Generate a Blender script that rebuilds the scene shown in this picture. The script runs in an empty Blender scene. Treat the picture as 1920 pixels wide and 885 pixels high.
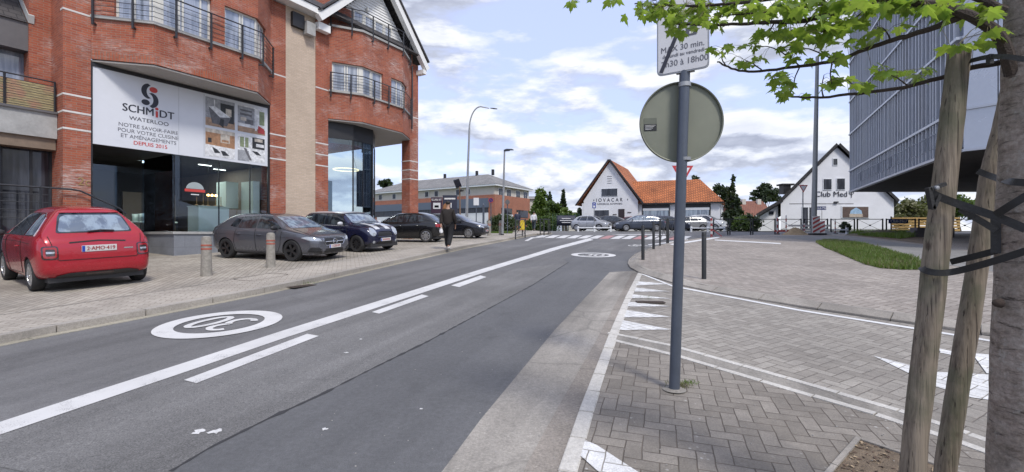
import bpy, bmesh, math, random
from mathutils import Vector, Matrix
from mathutils.bvhtree import BVHTree
random.seed(7)
sc = bpy.context.scene
C = sc.collection
R = math.radians
# ------------------------------------------------------------ camera, sky, sun, exposure
FP, HY, CX, CAMZ = 853.0, 440.0, 960.0, 1.6
cam = bpy.data.cameras.new('camera'); camo = bpy.data.objects.new('camera', cam); C.objects.link(camo)
cam.sensor_width = 36; cam.lens = 36 * FP / 1920; cam.clip_start = .05; cam.clip_end = 5000
cam.shift_y = -(442.5 - HY) / 1920
camo.location = (0, 0, CAMZ); camo.rotation_euler = (R(90), 0, 0)
sc.camera = camo
sc.view_settings.view_transform = 'Standard'; sc.view_settings.look = 'None'
sc.view_settings.exposure = 0.66; sc.view_settings.gamma = 1; sc.view_settings.use_curve_mapping = False
SUN_EL, SUN_AZ = 52, 150     # azimuth clockwise from +Y
w = bpy.data.worlds.new('World'); sc.world = w; w.use_nodes = True
wn = w.node_tree; wn.nodes.clear()

class NT:
    """small helper round a node tree"""
    def __init__(s, nt): s.nt = nt
    def n(s, t, **kw):
        x = s.nt.nodes.new(t)
        for k, v in kw.items():
            if k.startswith('i_'):
                key = k[2:]
                key = int(key) if key.isdigit() else key.replace('_', ' ')
                s.set(x.inputs[key], v)
            else: setattr(x, k, v)
        return x
    def set(s, inp, v):
        if isinstance(v, bpy.types.NodeSocket): s.nt.links.new(v, inp)
        elif v is not None:
            if hasattr(inp.default_value, '__len__') and len(inp.default_value) == 4 and len(v) == 3: v = (*v, 1)
            inp.default_value = v
    def m(s, op, a, b=None, c=None, clamp=False):
        x = s.nt.nodes.new('ShaderNodeMath'); x.operation = op; x.use_clamp = clamp
        for i, v in enumerate((a, b, c)):
            if v is not None: s.set(x.inputs[i], v)
        return x.outputs[0]
    def vm(s, op, a, b=None):
        x = s.nt.nodes.new('ShaderNodeVectorMath'); x.operation = op
        s.set(x.inputs[0], a)
        if b is not None: s.set(x.inputs[1], b)
        return x.outputs[0]
    def mix(s, f, a, b, bt='MIX'):
        x = s.nt.nodes.new('ShaderNodeMix'); x.data_type = 'RGBA'; x.blend_type = bt
        s.set(x.inputs[0], f); s.set(x.inputs[6], a); s.set(x.inputs[7], b)
        return x.outputs[2]
    def noise(s, vec, scale, detail=3, rough=.55, dist=0):
        x = s.n('ShaderNodeTexNoise', i_Scale=scale, i_Detail=detail, i_Roughness=rough, i_Distortion=dist)
        if vec is not None: s.set(x.inputs['Vector'], vec)
        return x.outputs['Fac']
    def ramp(s, f, *stops, interp='LINEAR'):
        x = s.nt.nodes.new('ShaderNodeValToRGB'); x.color_ramp.interpolation = interp
        e = x.color_ramp.elements
        while len(e) < len(stops): e.new(.5)
        for k, (p, c) in enumerate(stops):
            e[k].position = p
            if not hasattr(c, '__len__'): c = (c, c, c)
            e[k].color = (*c[:3], 1)
        s.set(x.inputs[0], f)
        return x.outputs[0]
    def mr(s, v, a, b, c=0, d=1):
        x = s.n('ShaderNodeMapRange'); s.set(x.inputs[0], v)
        for i, q in zip((1, 2, 3, 4), (a, b, c, d)): x.inputs[i].default_value = q
        return x.outputs[0]

W = NT(wn)
sky = W.n('ShaderNodeTexSky', sky_type='NISHITA', sun_disc=False, sun_elevation=R(SUN_EL), sun_rotation=R(SUN_AZ), air_density=1.0, dust_density=1.2, ozone_density=2.5)
tc = W.n('ShaderNodeTexCoord').outputs['Generated']
dirn = W.vm('NORMALIZE', tc)
sp = W.n('ShaderNodeSeparateXYZ', i_0=dirn)
CLOUD_SHIFT = (5.1, 2.2, 8.4)
# cumulus field: cloud planes seen in perspective, stretched along the horizon
def cloudf(up):
    zc = W.m('ADD', sp.outputs[2], up)
    k = W.m('DIVIDE', 1.0, W.m('ADD', W.m('ABSOLUTE', zc), .55))       # clouds get smaller towards the horizon
    v = W.n('ShaderNodeCombineXYZ', i_0=W.m('MULTIPLY', sp.outputs[0], k), i_1=W.m('MULTIPLY', sp.outputs[1], k), i_2=W.m('MULTIPLY', zc, 3.4)).outputs[0]
    v = W.vm('ADD', v, CLOUD_SHIFT)
    return W.m('ADD', W.noise(v, 2.3, 2, .5, 0), W.m('MULTIPLY', W.m('SUBTRACT', W.noise(v, 8.5, 9, .58, 0), .5), .40)), v
c0, vv = cloudf(0); c1, _ = cloudf(.022)
cover = W.mr(c0, .425, .54)
lit = W.m('SUBTRACT', c0, c1)
lit = W.mr(lit, -.05, .06)
thick = W.mr(c0, .50, .68)
fine = W.noise(vv, 16, 6, .6)
bright = W.m('ADD', W.m('MULTIPLY', lit, .46), W.m('SUBTRACT', W.m('ADD', .47, W.m('MULTIPLY', fine, .20)), W.m('MULTIPLY', thick, .24)), clamp=True)
ccol = W.ramp(bright, (0, (.25, .27, .33)), (.42, (.38, .41, .51)), (.66, (.60, .64, .75)), (.84, (.80, .825, .88)), (1, (.95, .955, .97)))
bg1 = W.n('ShaderNodeBackground', i_Strength=.115)
skyc = W.mix(.62, sky.outputs[0], (4.7, 5.3, 8.2))
W.set(bg1.inputs[0], skyc)
bg2 = W.n('ShaderNodeBackground', i_Strength=.74); W.set(bg2.inputs[0], ccol)
mx = W.n('ShaderNodeMixShader'); W.set(mx.inputs[0], W.m('MULTIPLY', cover, .93)); W.set(mx.inputs[1], bg1.outputs[0]); W.set(mx.inputs[2], bg2.outputs[0])
wo = W.n('ShaderNodeOutputWorld'); W.set(wo.inputs[0], mx.outputs[0])
sun = bpy.data.lights.new('sun', 'SUN'); sun.energy = 1.8; sun.angle = R(11); sun.color = (1, .95, .88)
suno = bpy.data.objects.new('sun', sun); C.objects.link(suno)
sd = Vector((math.sin(R(SUN_AZ)) * math.cos(R(SUN_EL)), math.cos(R(SUN_AZ)) * math.cos(R(SUN_EL)), math.sin(R(SUN_EL))))
suno.rotation_euler = sd.to_track_quat('Z', 'Y').to_euler()

# ------------------------------------------------------------ ground profile and pixel helpers
GP = [(-60, -3.0), (-40, -2.344), (0, 0), (18, 1.055), (28, 1.505), (42, 1.925), (80, 2.3), (4000, 2.3)]
def g(y):
    if y <= GP[0][0]: return GP[0][1]
    for (a, za), (b, zb) in zip(GP, GP[1:]):
        if y <= b: return za + (zb - za) * (y - a) / (b - a)
    return GP[-1][1]
def at(px, py, dz=0.0):
    """the point of the ground (raised by dz) seen at this spot"""
    lo = .3; f = lambda Y: CAMZ + (HY - py) / FP * Y - g(Y) - dz
    Y = lo
    while f(Y) > 0 and Y < 300: Y += .25
    a, b = Y - .25, Y
    for _ in range(30):
        c = (a + b) / 2
        if f(c) > 0: a = c
        else: b = c
    return Vector(((px - CX) / FP * a, a, g(a) + dz))
def pt(px, py, Y): return Vector(((px - CX) / FP * Y, Y, CAMZ + (HY - py) / FP * Y))
def gp(px, Y, dz=0.0): return Vector(((px - CX) / FP * Y, Y, g(Y) + dz))

# ------------------------------------------------------------ materials
MT = {}
def newmat(name):
    m = bpy.data.materials.new(name); m.use_nodes = True
    nt = m.node_tree; nt.nodes.clear(); T = NT(nt)
    p = T.n('ShaderNodeBsdfPrincipled'); o = T.n('ShaderNodeOutputMaterial'); T.set(o.inputs[0], p.outputs[0])
    MT[name] = m
    return m, T, p, o
def plain(name, col, rough=.6, var=.12, scale=6, metal=0, bump=0, coat=0, spec=.5, emit=None, estr=0, bscale=None):
    m, T, p, o = newmat(name)
    tcn = T.n('ShaderNodeTexCoord').outputs['Object']
    if var:
        nf = T.noise(tcn, scale, 5, .6)
        nf2 = T.noise(tcn, scale * 7.3, 3, .6)
        f = T.m('ADD', T.m('MULTIPLY', nf, .7), T.m('MULTIPLY', nf2, .3))
        c = T.mix(T.mr(f, .3, .7), tuple(x * (1 - var) for x in col), tuple(min(1, x * (1 + var)) for x in col))
        T.set(p.inputs['Base Color'], c)
        T.set(p.inputs['Roughness'], T.mr(nf, .3, .7, max(0, rough - .06), min(1, rough + .06)))
    else:
        T.set(p.inputs['Base Color'], col); p.inputs['Roughness'].default_value = rough
    p.inputs['Metallic'].default_value = metal
    p.inputs['Specular IOR Level'].default_value = spec
    if coat: p.inputs['Coat Weight'].default_value = coat; p.inputs['Coat Roughness'].default_value = .04
    if bump:
        b = T.n('ShaderNodeBump', i_Strength=bump, i_Distance=.02)
        T.set(b.inputs['Height'], T.noise(tcn, bscale or scale * 6, 4, .6)); T.set(p.inputs['Normal'], b.outputs[0])
    if emit:
        T.set(p.inputs['Emission Color'], emit); p.inputs['Emission Strength'].default_value = estr
    return m

def brickmat(name, c1, c2, mortar, bw=.22, bh=.065, msize=.008, eff=.0, effcol=(.6, .52, .48), swap=False, var=.25, bump=.5, rough=.85, angle=0, objcoord=False, dirt=.0):
    m, T, p, o = newmat(name)
    t = T.n('ShaderNodeTexCoord').outputs['Object' if objcoord else 'UV']
    mp = T.n('ShaderNodeMapping'); T.set(mp.inputs[0], t)
    mp.inputs['Rotation'].default_value = (0, 0, R(angle + (90 if swap else 0)))
    br = T.n('ShaderNodeTexBrick', offset=.5, i_Scale=1.0, i_Mortar_Size=msize, i_Mortar_Smooth=.3, i_Brick_Width=bw, i_Row_Height=bh, i_Bias=0.0)
    T.set(br.inputs['Vector'], mp.outputs[0]); T.set(br.inputs['Color1'], c1); T.set(br.inputs['Color2'], c2); T.set(br.inputs['Mortar'], mortar)
    ob = T.n('ShaderNodeTexCoord').outputs['Object']
    big = T.noise(ob, .8, 4, .6)
    c = T.mix(1, br.outputs['Color'], T.ramp(big, (.3, 1 - var), (.7, 1 + var * .4)), 'MULTIPLY')
    small = T.noise(ob, 55, 3, .6)
    c = T.mix(1, c, T.ramp(small, (.3, .82), (.7, 1.12)), 'MULTIPLY')
    if eff:
        st = T.noise(T.vm('MULTIPLY', ob, (1, 1, 1.3)), .55, 5, .65, .4)
        st2 = T.noise(T.vm('MULTIPLY', ob, (2.5, 2.5, 30)), 1.6, 3, .7)
        f = T.m('MULTIPLY', T.mr(st, .5, .66), T.mr(st2, .45, .6))
        c = T.mix(T.m('MULTIPLY', f, eff), c, effcol)
    if dirt:
        st = T.noise(ob, .45, 5, .6)
        c = T.mix(T.m('MULTIPLY', T.mr(st, .48, .7), dirt), c, (.05, .045, .04))
    T.set(p.inputs['Base Color'], c); p.inputs['Roughness'].default_value = rough
    b = T.n('ShaderNodeBump', i_Strength=bump, i_Distance=.01)
    T.set(b.inputs['Height'], T.m('SUBTRACT', T.m('MULTIPLY', small, .3), br.outputs['Fac'])); T.set(p.inputs['Normal'], b.outputs[0])
    return m

def herringmat(name, ca, cb, joint, cell=.11, angle=0.0, jw=.045, speck=.0, dark=.25, wheel=0, rough=.85, stain=(.09, .085, .075)):
    """herringbone pavers, every brick with its own tone"""
    m, T, p, o = newmat(name)
    ob = T.n('ShaderNodeTexCoord').outputs['Object']
    mp = T.n('ShaderNodeMapping'); T.set(mp.inputs[0], ob)
    mp.inputs['Rotation'].default_value = (0, 0, R(angle)); mp.inputs['Scale'].default_value = (1 / cell, 1 / cell, 0)
    wob = T.n('ShaderNodeTexNoise', i_Scale=7.0, i_Detail=1.0); T.set(wob.inputs[0], ob)
    v = T.vm('ADD', mp.outputs[0], T.vm('MULTIPLY', T.vm('SUBTRACT', wob.outputs[1], (.5, .5, .5)), (.12, .12, 0)))
    s = T.n('ShaderNodeSeparateXYZ', i_0=v)
    x, y = s.outputs[0], s.outputs[1]
    i, j = T.m('FLOOR', x), T.m('FLOOR', y)
    u, q = T.m('FRACT', x), T.m('FRACT', y)
    t = T.m('FLOORED_MODULO', T.m('SUBTRACT', i, j), 4.0)
    t = T.m('ROUND', t)
    e = [T.m('COMPARE', t, float(k), .5) for k in range(4)]
    BIG = 5.0
    dl = T.m('ADD', u, T.m('MULTIPLY', e[1], BIG)); dr = T.m('ADD', T.m('SUBTRACT', 1, u), T.m('MULTIPLY', e[0], BIG))
    dtp = T.m('ADD', T.m('SUBTRACT', 1, q), T.m('MULTIPLY', e[3], BIG)); db = T.m('ADD', q, T.m('MULTIPLY', e[2], BIG))
    d = T.m('MINIMUM', T.m('MINIMUM', dl, dr), T.m('MINIMUM', dtp, db))
    edge = T.mr(d, jw * .6, jw * 1.6)          # 0 in the joint, 1 on the stone
    bi = T.m('SUBTRACT', i, e[1]); bj = T.m('ADD', j, e[3])
    wn_ = T.n('ShaderNodeTexWhiteNoise', noise_dimensions='2D'); T.set(wn_.inputs['Vector'], T.n('ShaderNodeCombineXYZ', i_0=bi, i_1=bj).outputs[0])
    rnd = wn_.outputs['Value']
    c = T.mix(rnd, ca, cb)
    fine = T.noise(ob, 90, 4, .7); mid = T.noise(ob, 9, 4, .6); big = T.noise(ob, .7, 4, .6)
    c = T.mix(1, c, T.ramp(fine, (.3, .75), (.7, 1.22)), 'MULTIPLY')
    c = T.mix(1, c, T.ramp(mid, (.3, .86), (.7, 1.1)), 'MULTIPLY')
    c = T.mix(1, c, T.ramp(big, (.3, 1 - dark), (.7, 1.08)), 'MULTIPLY')
    if speck:
        vo = T.n('ShaderNodeTexVoronoi', i_Scale=14.0); T.set(vo.inputs[0], ob)
        sel = T.m('MULTIPLY', T.mr(vo.outputs['Distance'], .10, .17, 1, 0), T.mr(T.noise(ob, 2.0, 3), .5, .62))
        c = T.mix(T.m('MULTIPLY', sel, speck), c, (.42, .41, .38))
    jn = T.mix(T.mr(T.noise(ob, 5, 3), .45, .6), joint, tuple(k * 1.5 for k in joint))
    c = T.mix(edge, jn, c)
    T.set(p.inputs['Base Color'], c); p.inputs['Roughness'].default_value = rough
    b = T.n('ShaderNodeBump', i_Strength=.7, i_Distance=.006)
    T.set(b.inputs['Height'], T.m('ADD', T.m('ADD', edge, T.m('MULTIPLY', rnd, .35)), T.m('MULTIPLY', fine, .35))); T.set(p.inputs['Normal'], b.outputs[0])
    return m

def asphaltmat(name, col, speck=.5, patch=.12, scale=150, rough=.85, cracks=0):
    m, T, p, o = newmat(name)
    ob = T.n('ShaderNodeTexCoord').outputs['Object']
    a = T.noise(ob, scale, 3, .8); b_ = T.noise(ob, scale * .35, 3, .7); big = T.noise(ob, .5, 5, .6); 
    rot = T.n('ShaderNodeMapping'); T.set(rot.inputs[0], ob); rot.inputs['Rotation'].default_value = (0, 0, R(20))
    st = T.noise(T.vm('MULTIPLY', rot.outputs[0], (1.9, .10, 1)), 1.0, 3, .6, .3)
    vo = T.n('ShaderNodeTexVoronoi', i_Scale=scale * .55); T.set(vo.inputs[0], ob)
    c = T.mix(T.mr(a, .3, .7), tuple(k * (1 - speck) for k in col), tuple(k * (1 + speck) for k in col))
    chip = T.m('MULTIPLY', T.mr(vo.outputs['Distance'], .1, .3, 1, 0), T.mr(b_, .5, .62))
    c = T.mix(T.m('MULTIPLY', chip, speck * .9), c, tuple(min(1, k * 2.6) for k in col))
    c = T.mix(1, c, T.ramp(big, (.3, 1 - patch), (.7, 1 + patch)), 'MULTIPLY')
    c = T.mix(1, c, T.ramp(st, (.35, 1 - patch * 1.0), (.7, 1 + patch * .9)), 'MULTIPLY')
    c = T.mix(1, c, T.ramp(T.noise(ob, 26, 4, .75), (.32, .86), (.68, 1.14)), 'MULTIPLY')
    c = T.mix(T.m('MULTIPLY', T.mr(T.noise(ob, 1.7, 5, .65, .6), .58, .70), .35), c, tuple(k * .55 for k in col))
    if cracks:
        vc = T.n('ShaderNodeTexVoronoi', feature='DISTANCE_TO_EDGE', i_Scale=.55); T.set(vc.inputs[0], T.vm('ADD', ob, T.vm('MULTIPLY', T.n('ShaderNodeTexNoise', i_Scale=2.5, i_Detail=5.0).outputs[1], (.9, .9, 0))))
        c = T.mix(T.m('MULTIPLY', T.mr(vc.outputs['Distance'], .001, .012, 1, 0), cracks), c, (.03, .028, .025))
    T.set(p.inputs['Base Color'], c); p.inputs['Roughness'].default_value = rough
    bb = T.n('ShaderNodeBump', i_Strength=.55, i_Distance=.006); T.set(bb.inputs['Height'], T.m('ADD', a, T.m('MULTIPLY', b_, .6))); T.set(p.inputs['Normal'], bb.outputs[0])
    return m

def paintmat(name, col=(.68, .68, .67), under=(.11, .11, .115), wear=.35):
    m, T, p, o = newmat(name)
    ob = T.n('ShaderNodeTexCoord').outputs['Object']
    f = T.m('ADD', T.m('MULTIPLY', T.noise(ob, 130, 3, .7), .55), T.m('MULTIPLY', T.noise(ob, 4, 5, .7), .45))
    k = T.mr(f, .5 + wear * .1, .62 + wear * .05)
    c = T.mix(T.m('MULTIPLY', k, wear * 1.6, clamp=True), col, under)
    c = T.mix(1, c, T.ramp(T.noise(ob, 1.3, 4, .6), (.3, .86), (.7, 1.05)), 'MULTIPLY')
    T.set(p.inputs['Base Color'], c); p.inputs['Roughness'].default_value = .6
    b = T.n('ShaderNodeBump', i_Strength=.3, i_Distance=.004); T.set(b.inputs['Height'], f); T.set(p.inputs['Normal'], b.outputs[0])
    return m

def glassmat(name, tint=(.75, .82, .85), base=.10, refl=(.9, .95, 1), fres=1.45, rough=.0):
    m, T, p, o = newmat(name); T.nt.nodes.remove(p)
    tr = T.n('ShaderNodeBsdfTransparent'); T.set(tr.inputs[0], tint)
    gl = T.n('ShaderNodeBsdfGlossy', i_Roughness=rough); T.set(gl.inputs[0], refl)
    fr = T.n('ShaderNodeFresnel', i_IOR=fres)
    x = T.n('ShaderNodeMixShader'); T.set(x.inputs[0], T.m('ADD', T.m('MULTIPLY', fr.outputs[0], 1.0), base, clamp=True)); T.set(x.inputs[1], tr.outputs[0]); T.set(x.inputs[2], gl.outputs[0])
    T.set(o.inputs[0], x.outputs[0])
    return m

def carpaint(name, col, metal=.35, rough=.28):
    m, T, p, o = newmat(name)
    ob = T.n('ShaderNodeTexCoord').outputs['Object']
    T.set(p.inputs['Base Color'], T.mix(T.mr(T.noise(ob, 2.5, 4), .35, .7), col, tuple(c * .88 for c in col)))
    sz = T.n('ShaderNodeSeparateXYZ', i_0=ob).outputs[2]
    dust = T.m('MULTIPLY', T.mr(sz, .15, .6, 1, .12), T.mr(T.noise(ob, 9, 5, .7), .35, .7))
    p.inputs['Metallic'].default_value = metal
    T.set(p.inputs['Roughness'], T.m('ADD', rough, T.m('MULTIPLY', dust, .18)))
    p.inputs['Coat Weight'].default_value = .7; p.inputs['Coat Roughness'].default_value = .04
    return m

# ------------------------------------------------------------ mesh builder
INV = {}
class MB:
    def __init__(s): s.v = []; s.f = []; s.mi = []; s.cur = 0
    def add(s, vs, fs):
        b = len(s.v); s.v += [tuple(v) for v in vs]; s.f += [tuple(b + i for i in f) for f in fs]; s.mi += [s.cur] * len(fs)
        return s
    def hexa(s, P):   # 4 bottom, 4 top
        return s.add(P, [(3, 2, 1, 0), (4, 5, 6, 7), (0, 1, 5, 4), (1, 2, 6, 5), (2, 3, 7, 6), (3, 0, 4, 7)])
    def box(s, x0, x1, y0, y1, z0, z1, M=None):
        P = [Vector(p) for p in ((x0, y0, z0), (x1, y0, z0), (x1, y1, z0), (x0, y1, z0), (x0, y0, z1), (x1, y0, z1), (x1, y1, z1), (x0, y1, z1))]
        if M: P = [M @ p for p in P]
        return s.hexa(P)
    def quad(s, *P): return s.add(P, [tuple(range(len(P)))])
    def prism(s, poly, d):   # poly: 3d points, d: extrusion vector
        n = len(poly); d = Vector(d); a = [Vector(p) for p in poly]; b = [p + d for p in a]
        return s.add(a + b, [tuple(reversed(range(n))), tuple(range(n, 2 * n))] + [(i, (i + 1) % n, n + (i + 1) % n, n + i) for i in range(n)])
    def tube(s, pts, r, seg=8, caps=True):
        pts = [Vector(p) for p in pts]; n = len(pts)
        rs = r if hasattr(r, '__len__') else [r] * n
        ref = None; rings = []
        for i, p in enumerate(pts):
            d = (pts[min(i + 1, n - 1)] - pts[max(i - 1, 0)]).normalized()
            if ref is None:
                ref = Vector((0, 0, 1)) if abs(d.z) < .9 else Vector((1, 0, 0))
            a = d.cross(ref).normalized(); b = a.cross(d).normalized(); ref = b
            rings.append([p + (a * math.cos(2 * math.pi * k / seg) + b * math.sin(2 * math.pi * k / seg)) * rs[i] for k in range(seg)])
        vs = [v for r_ in rings for v in r_]; fs = []
        for i in range(n - 1):
            for k in range(seg):
                k2 = (k + 1) % seg
                fs.append((i * seg + k, i * seg + k2, (i + 1) * seg + k2, (i + 1) * seg + k))
        if caps: fs += [tuple(range(seg)), tuple(reversed(range((n - 1) * seg, n * seg)))]
        return s.add(vs, fs)
    def bar(s, a, b, w_, h_, up=(0, 0, 1)):
        a = Vector(a); b = Vector(b); d = (b - a).normalized(); up = Vector(up)
        x = d.cross(up)
        if x.length < .01: x = d.cross(Vector((1, 0, 0)))
        x.normalize(); y = x.cross(d).normalized()
        P = []
        for q in (a, b):
            P += [q - x * w_ / 2 - y * h_ / 2, q + x * w_ / 2 - y * h_ / 2, q + x * w_ / 2 + y * h_ / 2, q - x * w_ / 2 + y * h_ / 2]
        return s.hexa(P)
    def lathe(s, prof, c=(0, 0, 0), axis='z', seg=24, close=True):
        vs = []; n = len(prof); c = Vector(c)
        for k in range(seg):
            a = 2 * math.pi * k / seg
            for (r_, h_) in prof:
                if axis == 'z': q = Vector((r_ * math.cos(a), r_ * math.sin(a), h_))
                elif axis == 'y': q = Vector((r_ * math.cos(a), h_, r_ * math.sin(a)))
                else: q = Vector((h_, r_ * math.cos(a), r_ * math.sin(a)))
                vs.append(c + q)
        fs = []
        for k in range(seg):
            k2 = (k + 1) % seg
            for i in range(n - 1): fs.append((k * n + i, k2 * n + i, k2 * n + i + 1, k * n + i + 1))
        return s.add(vs, fs)
    def build(s, name, mat, parent=None, smooth=False, uv=True, bevel=0, fixn=True, loc=None):
        me = bpy.data.meshes.new(name); me.from_pydata([tuple(v) for v in s.v], [], s.f)
        mats = mat if isinstance(mat, (list, tuple)) else [mat]
        for m_ in mats: me.materials.append(m_)
        if len(mats) > 1: me.polygons.foreach_set('material_index', s.mi)
        me.validate(); me.update()
        if fixn:
            bm = bmesh.new(); bm.from_mesh(me); bmesh.ops.recalc_face_normals(bm, faces=bm.faces)
            if bevel: 
                bmesh.ops.remove_doubles(bm, verts=bm.verts, dist=1e-5)
                bmesh.ops.bevel(bm, geom=[e for e in bm.edges if len(e.link_faces) == 2 and e.calc_face_angle(0) > .5], offset=bevel, segments=2, affect='EDGES')
            bm.to_mesh(me); bm.free()
        return link(name, me, parent, smooth, uv)
def link(name, me, parent=None, smooth=False, uv=True):
    if uv: boxuv(me)
    if smooth:
        me.polygons.foreach_set('use_smooth', [True] * len(me.polygons))
        if smooth != 'full': 
            try: me.set_sharp_from_angle(angle=R(smooth if smooth is not True else 40))
            except Exception: pass
    o = bpy.data.objects.new(name, me); C.objects.link(o)
    if parent is not None:
        o.parent = parent
        if parent.name in INV: o.matrix_parent_inverse = INV[parent.name]
    return o
def boxuv(me):
    uvl = me.uv_layers.new(name='UVMap')
    vs = me.vertices
    for p in me.polygons:
        n = p.normal
        if abs(n.z) > .75:
            for li in p.loop_indices:
                c = vs[me.loops[li].vertex_index].co; uvl.data[li].uv = (c.x, c.y)
        else:
            t = Vector((-n.y, n.x, 0)).normalized()
            for li in p.loop_indices:
                c = vs[me.loops[li].vertex_index].co; uvl.data[li].uv = (c.x * t.x + c.y * t.y, c.z)
def thing(name, label, cat, loc=(0, 0, 0), rz=0, group=None, local=False):
    """an Empty at a thing's base; its parts are given in the world unless local"""
    o = bpy.data.objects.new(name, None); C.objects.link(o); o.empty_display_size = .2
    o.location = loc; o.rotation_euler = (0, 0, rz)
    tag(o, label, cat, group)
    if not local: INV[o.name] = (Matrix.Translation(Vector(loc)) @ Matrix.Rotation(rz, 4, 'Z')).inverted()
    return o
def tag(o, label=None, cat=None, group=None, kind=None):
    if label: o['label'] = label
    if cat: o['category'] = cat
    if group: o['group'] = group
    if kind: o['kind'] = kind
    return o
def copytree(o, parent=None):
    c = o.copy(); C.objects.link(c)
    if parent is not None: c.parent = parent
    for ch in list(o.children): copytree(ch, c)
    return c
def text(body, size, mat, parent, org, xd, yd, name='lettering', align='CENTER', depth=.004, bold=0, sx=1.0):
    cu = bpy.data.curves.new('t', 'FONT'); cu.body = body; cu.size = size; cu.align_x = align; cu.align_y = 'CENTER'
    cu.extrude = depth / 2; cu.resolution_u = 3
    o = bpy.data.objects.new('t', cu); C.objects.link(o)
    dg = bpy.context.evaluated_depsgraph_get(); dg.update()
    me = bpy.data.meshes.new_from_object(o.evaluated_get(dg)); bpy.data.objects.remove(o)
    if bold:
        bm = bmesh.new(); bm.from_mesh(me); r_ = bmesh.ops.duplicate(bm, geom=bm.verts[:] + bm.edges[:] + bm.faces[:])
        for v in r_['geom']:
            if isinstance(v, bmesh.types.BMVert): v.co.x += bold * 2; v.co.y += bold * .8; v.co.z += .0006
        bm.to_mesh(me); bm.free()
    xd = Vector(xd).normalized(); yd = Vector(yd).normalized(); zd = xd.cross(yd)
    M = Matrix(((xd.x * sx, yd.x, zd.x, org[0]), (xd.y * sx, yd.y, zd.y, org[1]), (xd.z * sx, yd.z, zd.z, org[2]), (0, 0, 0, 1)))
    me.transform(M); me.materials.clear(); me.materials.append(mat)
    return link(name, me, parent, False, False)
def evalmesh(o):
    dg = bpy.context.evaluated_depsgraph_get(); dg.update()
    return bpy.data.meshes.new_from_object(o.evaluated_get(dg))
def offpath(P, d):
    """offset a plan polyline to its right-hand side by d"""
    P = [Vector(p[:2]) for p in P]; out = []
    for i, p in enumerate(P):
        ns = []
        if i > 0: t = (P[i] - P[i - 1]).normalized(); ns.append(Vector((t.y, -t.x)))
        if i < len(P) - 1: t = (P[i + 1] - P[i]).normalized(); ns.append(Vector((t.y, -t.x)))
        n = ns[0] if len(ns) == 1 else (ns[0] + ns[1]).normalized()
        k = 1 / max(.3, n.dot(ns[0])); out.append(p + n * d * k)
    return out
def subpath(P, u0, u1):
    P = [Vector(p[:2]) for p in P]; out = []; acc = 0
    for a, b in zip(P, P[1:]):
        L = (b - a).length
        if acc + L > u0 and acc < u1:
            s0 = max(0, (u0 - acc) / L); s1 = min(1, (u1 - acc) / L)
            if not out: out.append(a.lerp(b, s0))
            out.append(a.lerp(b, s1))
        acc += L
    return out
def plen(P): return sum((Vector(b[:2]) - Vector(a[:2])).length for a, b in zip(P, P[1:]))
def resample(P, step):
    L = plen(P); n = max(1, round(L / step)); return [subpath(P, max(0, L * k / n - 1e-6), L)[0] for k in range(n)] + [Vector(P[-1][:2])]
def wallstrip(mb, path, z0, z1, out=0., inn=.25):
    """upright wall along a plan path, its outer face on the path's right side"""
    A = offpath(path, out); B = offpath(path, -inn)
    for i in range(len(path) - 1):
        a0, a1, b0, b1 = A[i], A[i + 1], B[i], B[i + 1]
        mb.hexa([(a0.x, a0.y, z0), (a1.x, a1.y, z0), (b1.x, b1.y, z0), (b0.x, b0.y, z0), (a0.x, a0.y, z1), (a1.x, a1.y, z1), (b1.x, b1.y, z1), (b0.x, b0.y, z1)])
    return mb
def smoothpath(P, k=2):
    P = [Vector(p[:2]) for p in P]
    for _ in range(k):
        Q = [P[0]]
        for a, b in zip(P, P[1:]): Q += [a.lerp(b, .25), a.lerp(b, .75)]
        Q.append(P[-1]); P = Q
    return P
def sheet(name, poly, dz, mat, thick=0, kind='structure', build=True, parent=None):
    """a surface laid on the sloping ground"""
    bm = bmesh.new(); vs = [bm.verts.new((p[0], p[1], 0)) for p in poly]
    bm.faces.new(vs); bmesh.ops.triangulate(bm, faces=bm.faces)
    for yb, _ in GP[1:-1]:
        bmesh.ops.bisect_plane(bm, geom=bm.verts[:] + bm.edges[:] + bm.faces[:], plane_co=(0, yb, 0), plane_no=(0, 1, 0))
    bmesh.ops.recalc_face_normals(bm, faces=bm.faces)
    if bm.faces and sum(f.normal.z for f in bm.faces) < 0: bmesh.ops.reverse_faces(bm, faces=bm.faces)
    if thick:
        be = [e for e in bm.edges if len(e.link_faces) == 1]
        r = bmesh.ops.extrude_edge_only(bm, edges=be)
        low = [v for v in r['geom'] if isinstance(v, bmesh.types.BMVert)]
        lows = set(low)
        for v in bm.verts: v.co.z = g(v.co.y) + dz - (thick if v in lows else 0)
    else:
        for v in bm.verts: v.co.z = g(v.co.y) + dz
    me = bpy.data.meshes.new(name); bm.to_mesh(me); bm.free(); me.materials.append(mat)
    o = link(name, me, parent)
    if kind: o['kind'] = kind
    return o
def stones(name, path, w_, dz, thick, L, gap, mat, side=1, kind='structure', drop=0):
    """a row of kerb stones along a plan path"""
    P = resample(path, L); Q = offpath(P, w_ * side); mb = MB()
    for i in range(len(P) - 1):
        a, b, c, d = P[i], P[i + 1], Q[i + 1], Q[i]
        t = (b - a); l = t.length
        if l < .02: continue
        e = t / l * gap / 2
        jz = random.uniform(-.003, .003)
        pts = [a + e, b - e, c - e, d + e]
        mb.hexa([(p.x, p.y, g(p.y) + dz - thick) for p in pts] + [(p.x, p.y, g(p.y) + dz + jz - (drop if i_ < 2 else 0)) for i_, p in enumerate(pts)])
    o = mb.build(name, mat, bevel=.006 if thick > .03 else 0)
    if kind: o['kind'] = kind
    return o
def px2(*L, dz=0): return [at(a, b, dz).xy for a, b in L]
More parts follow.
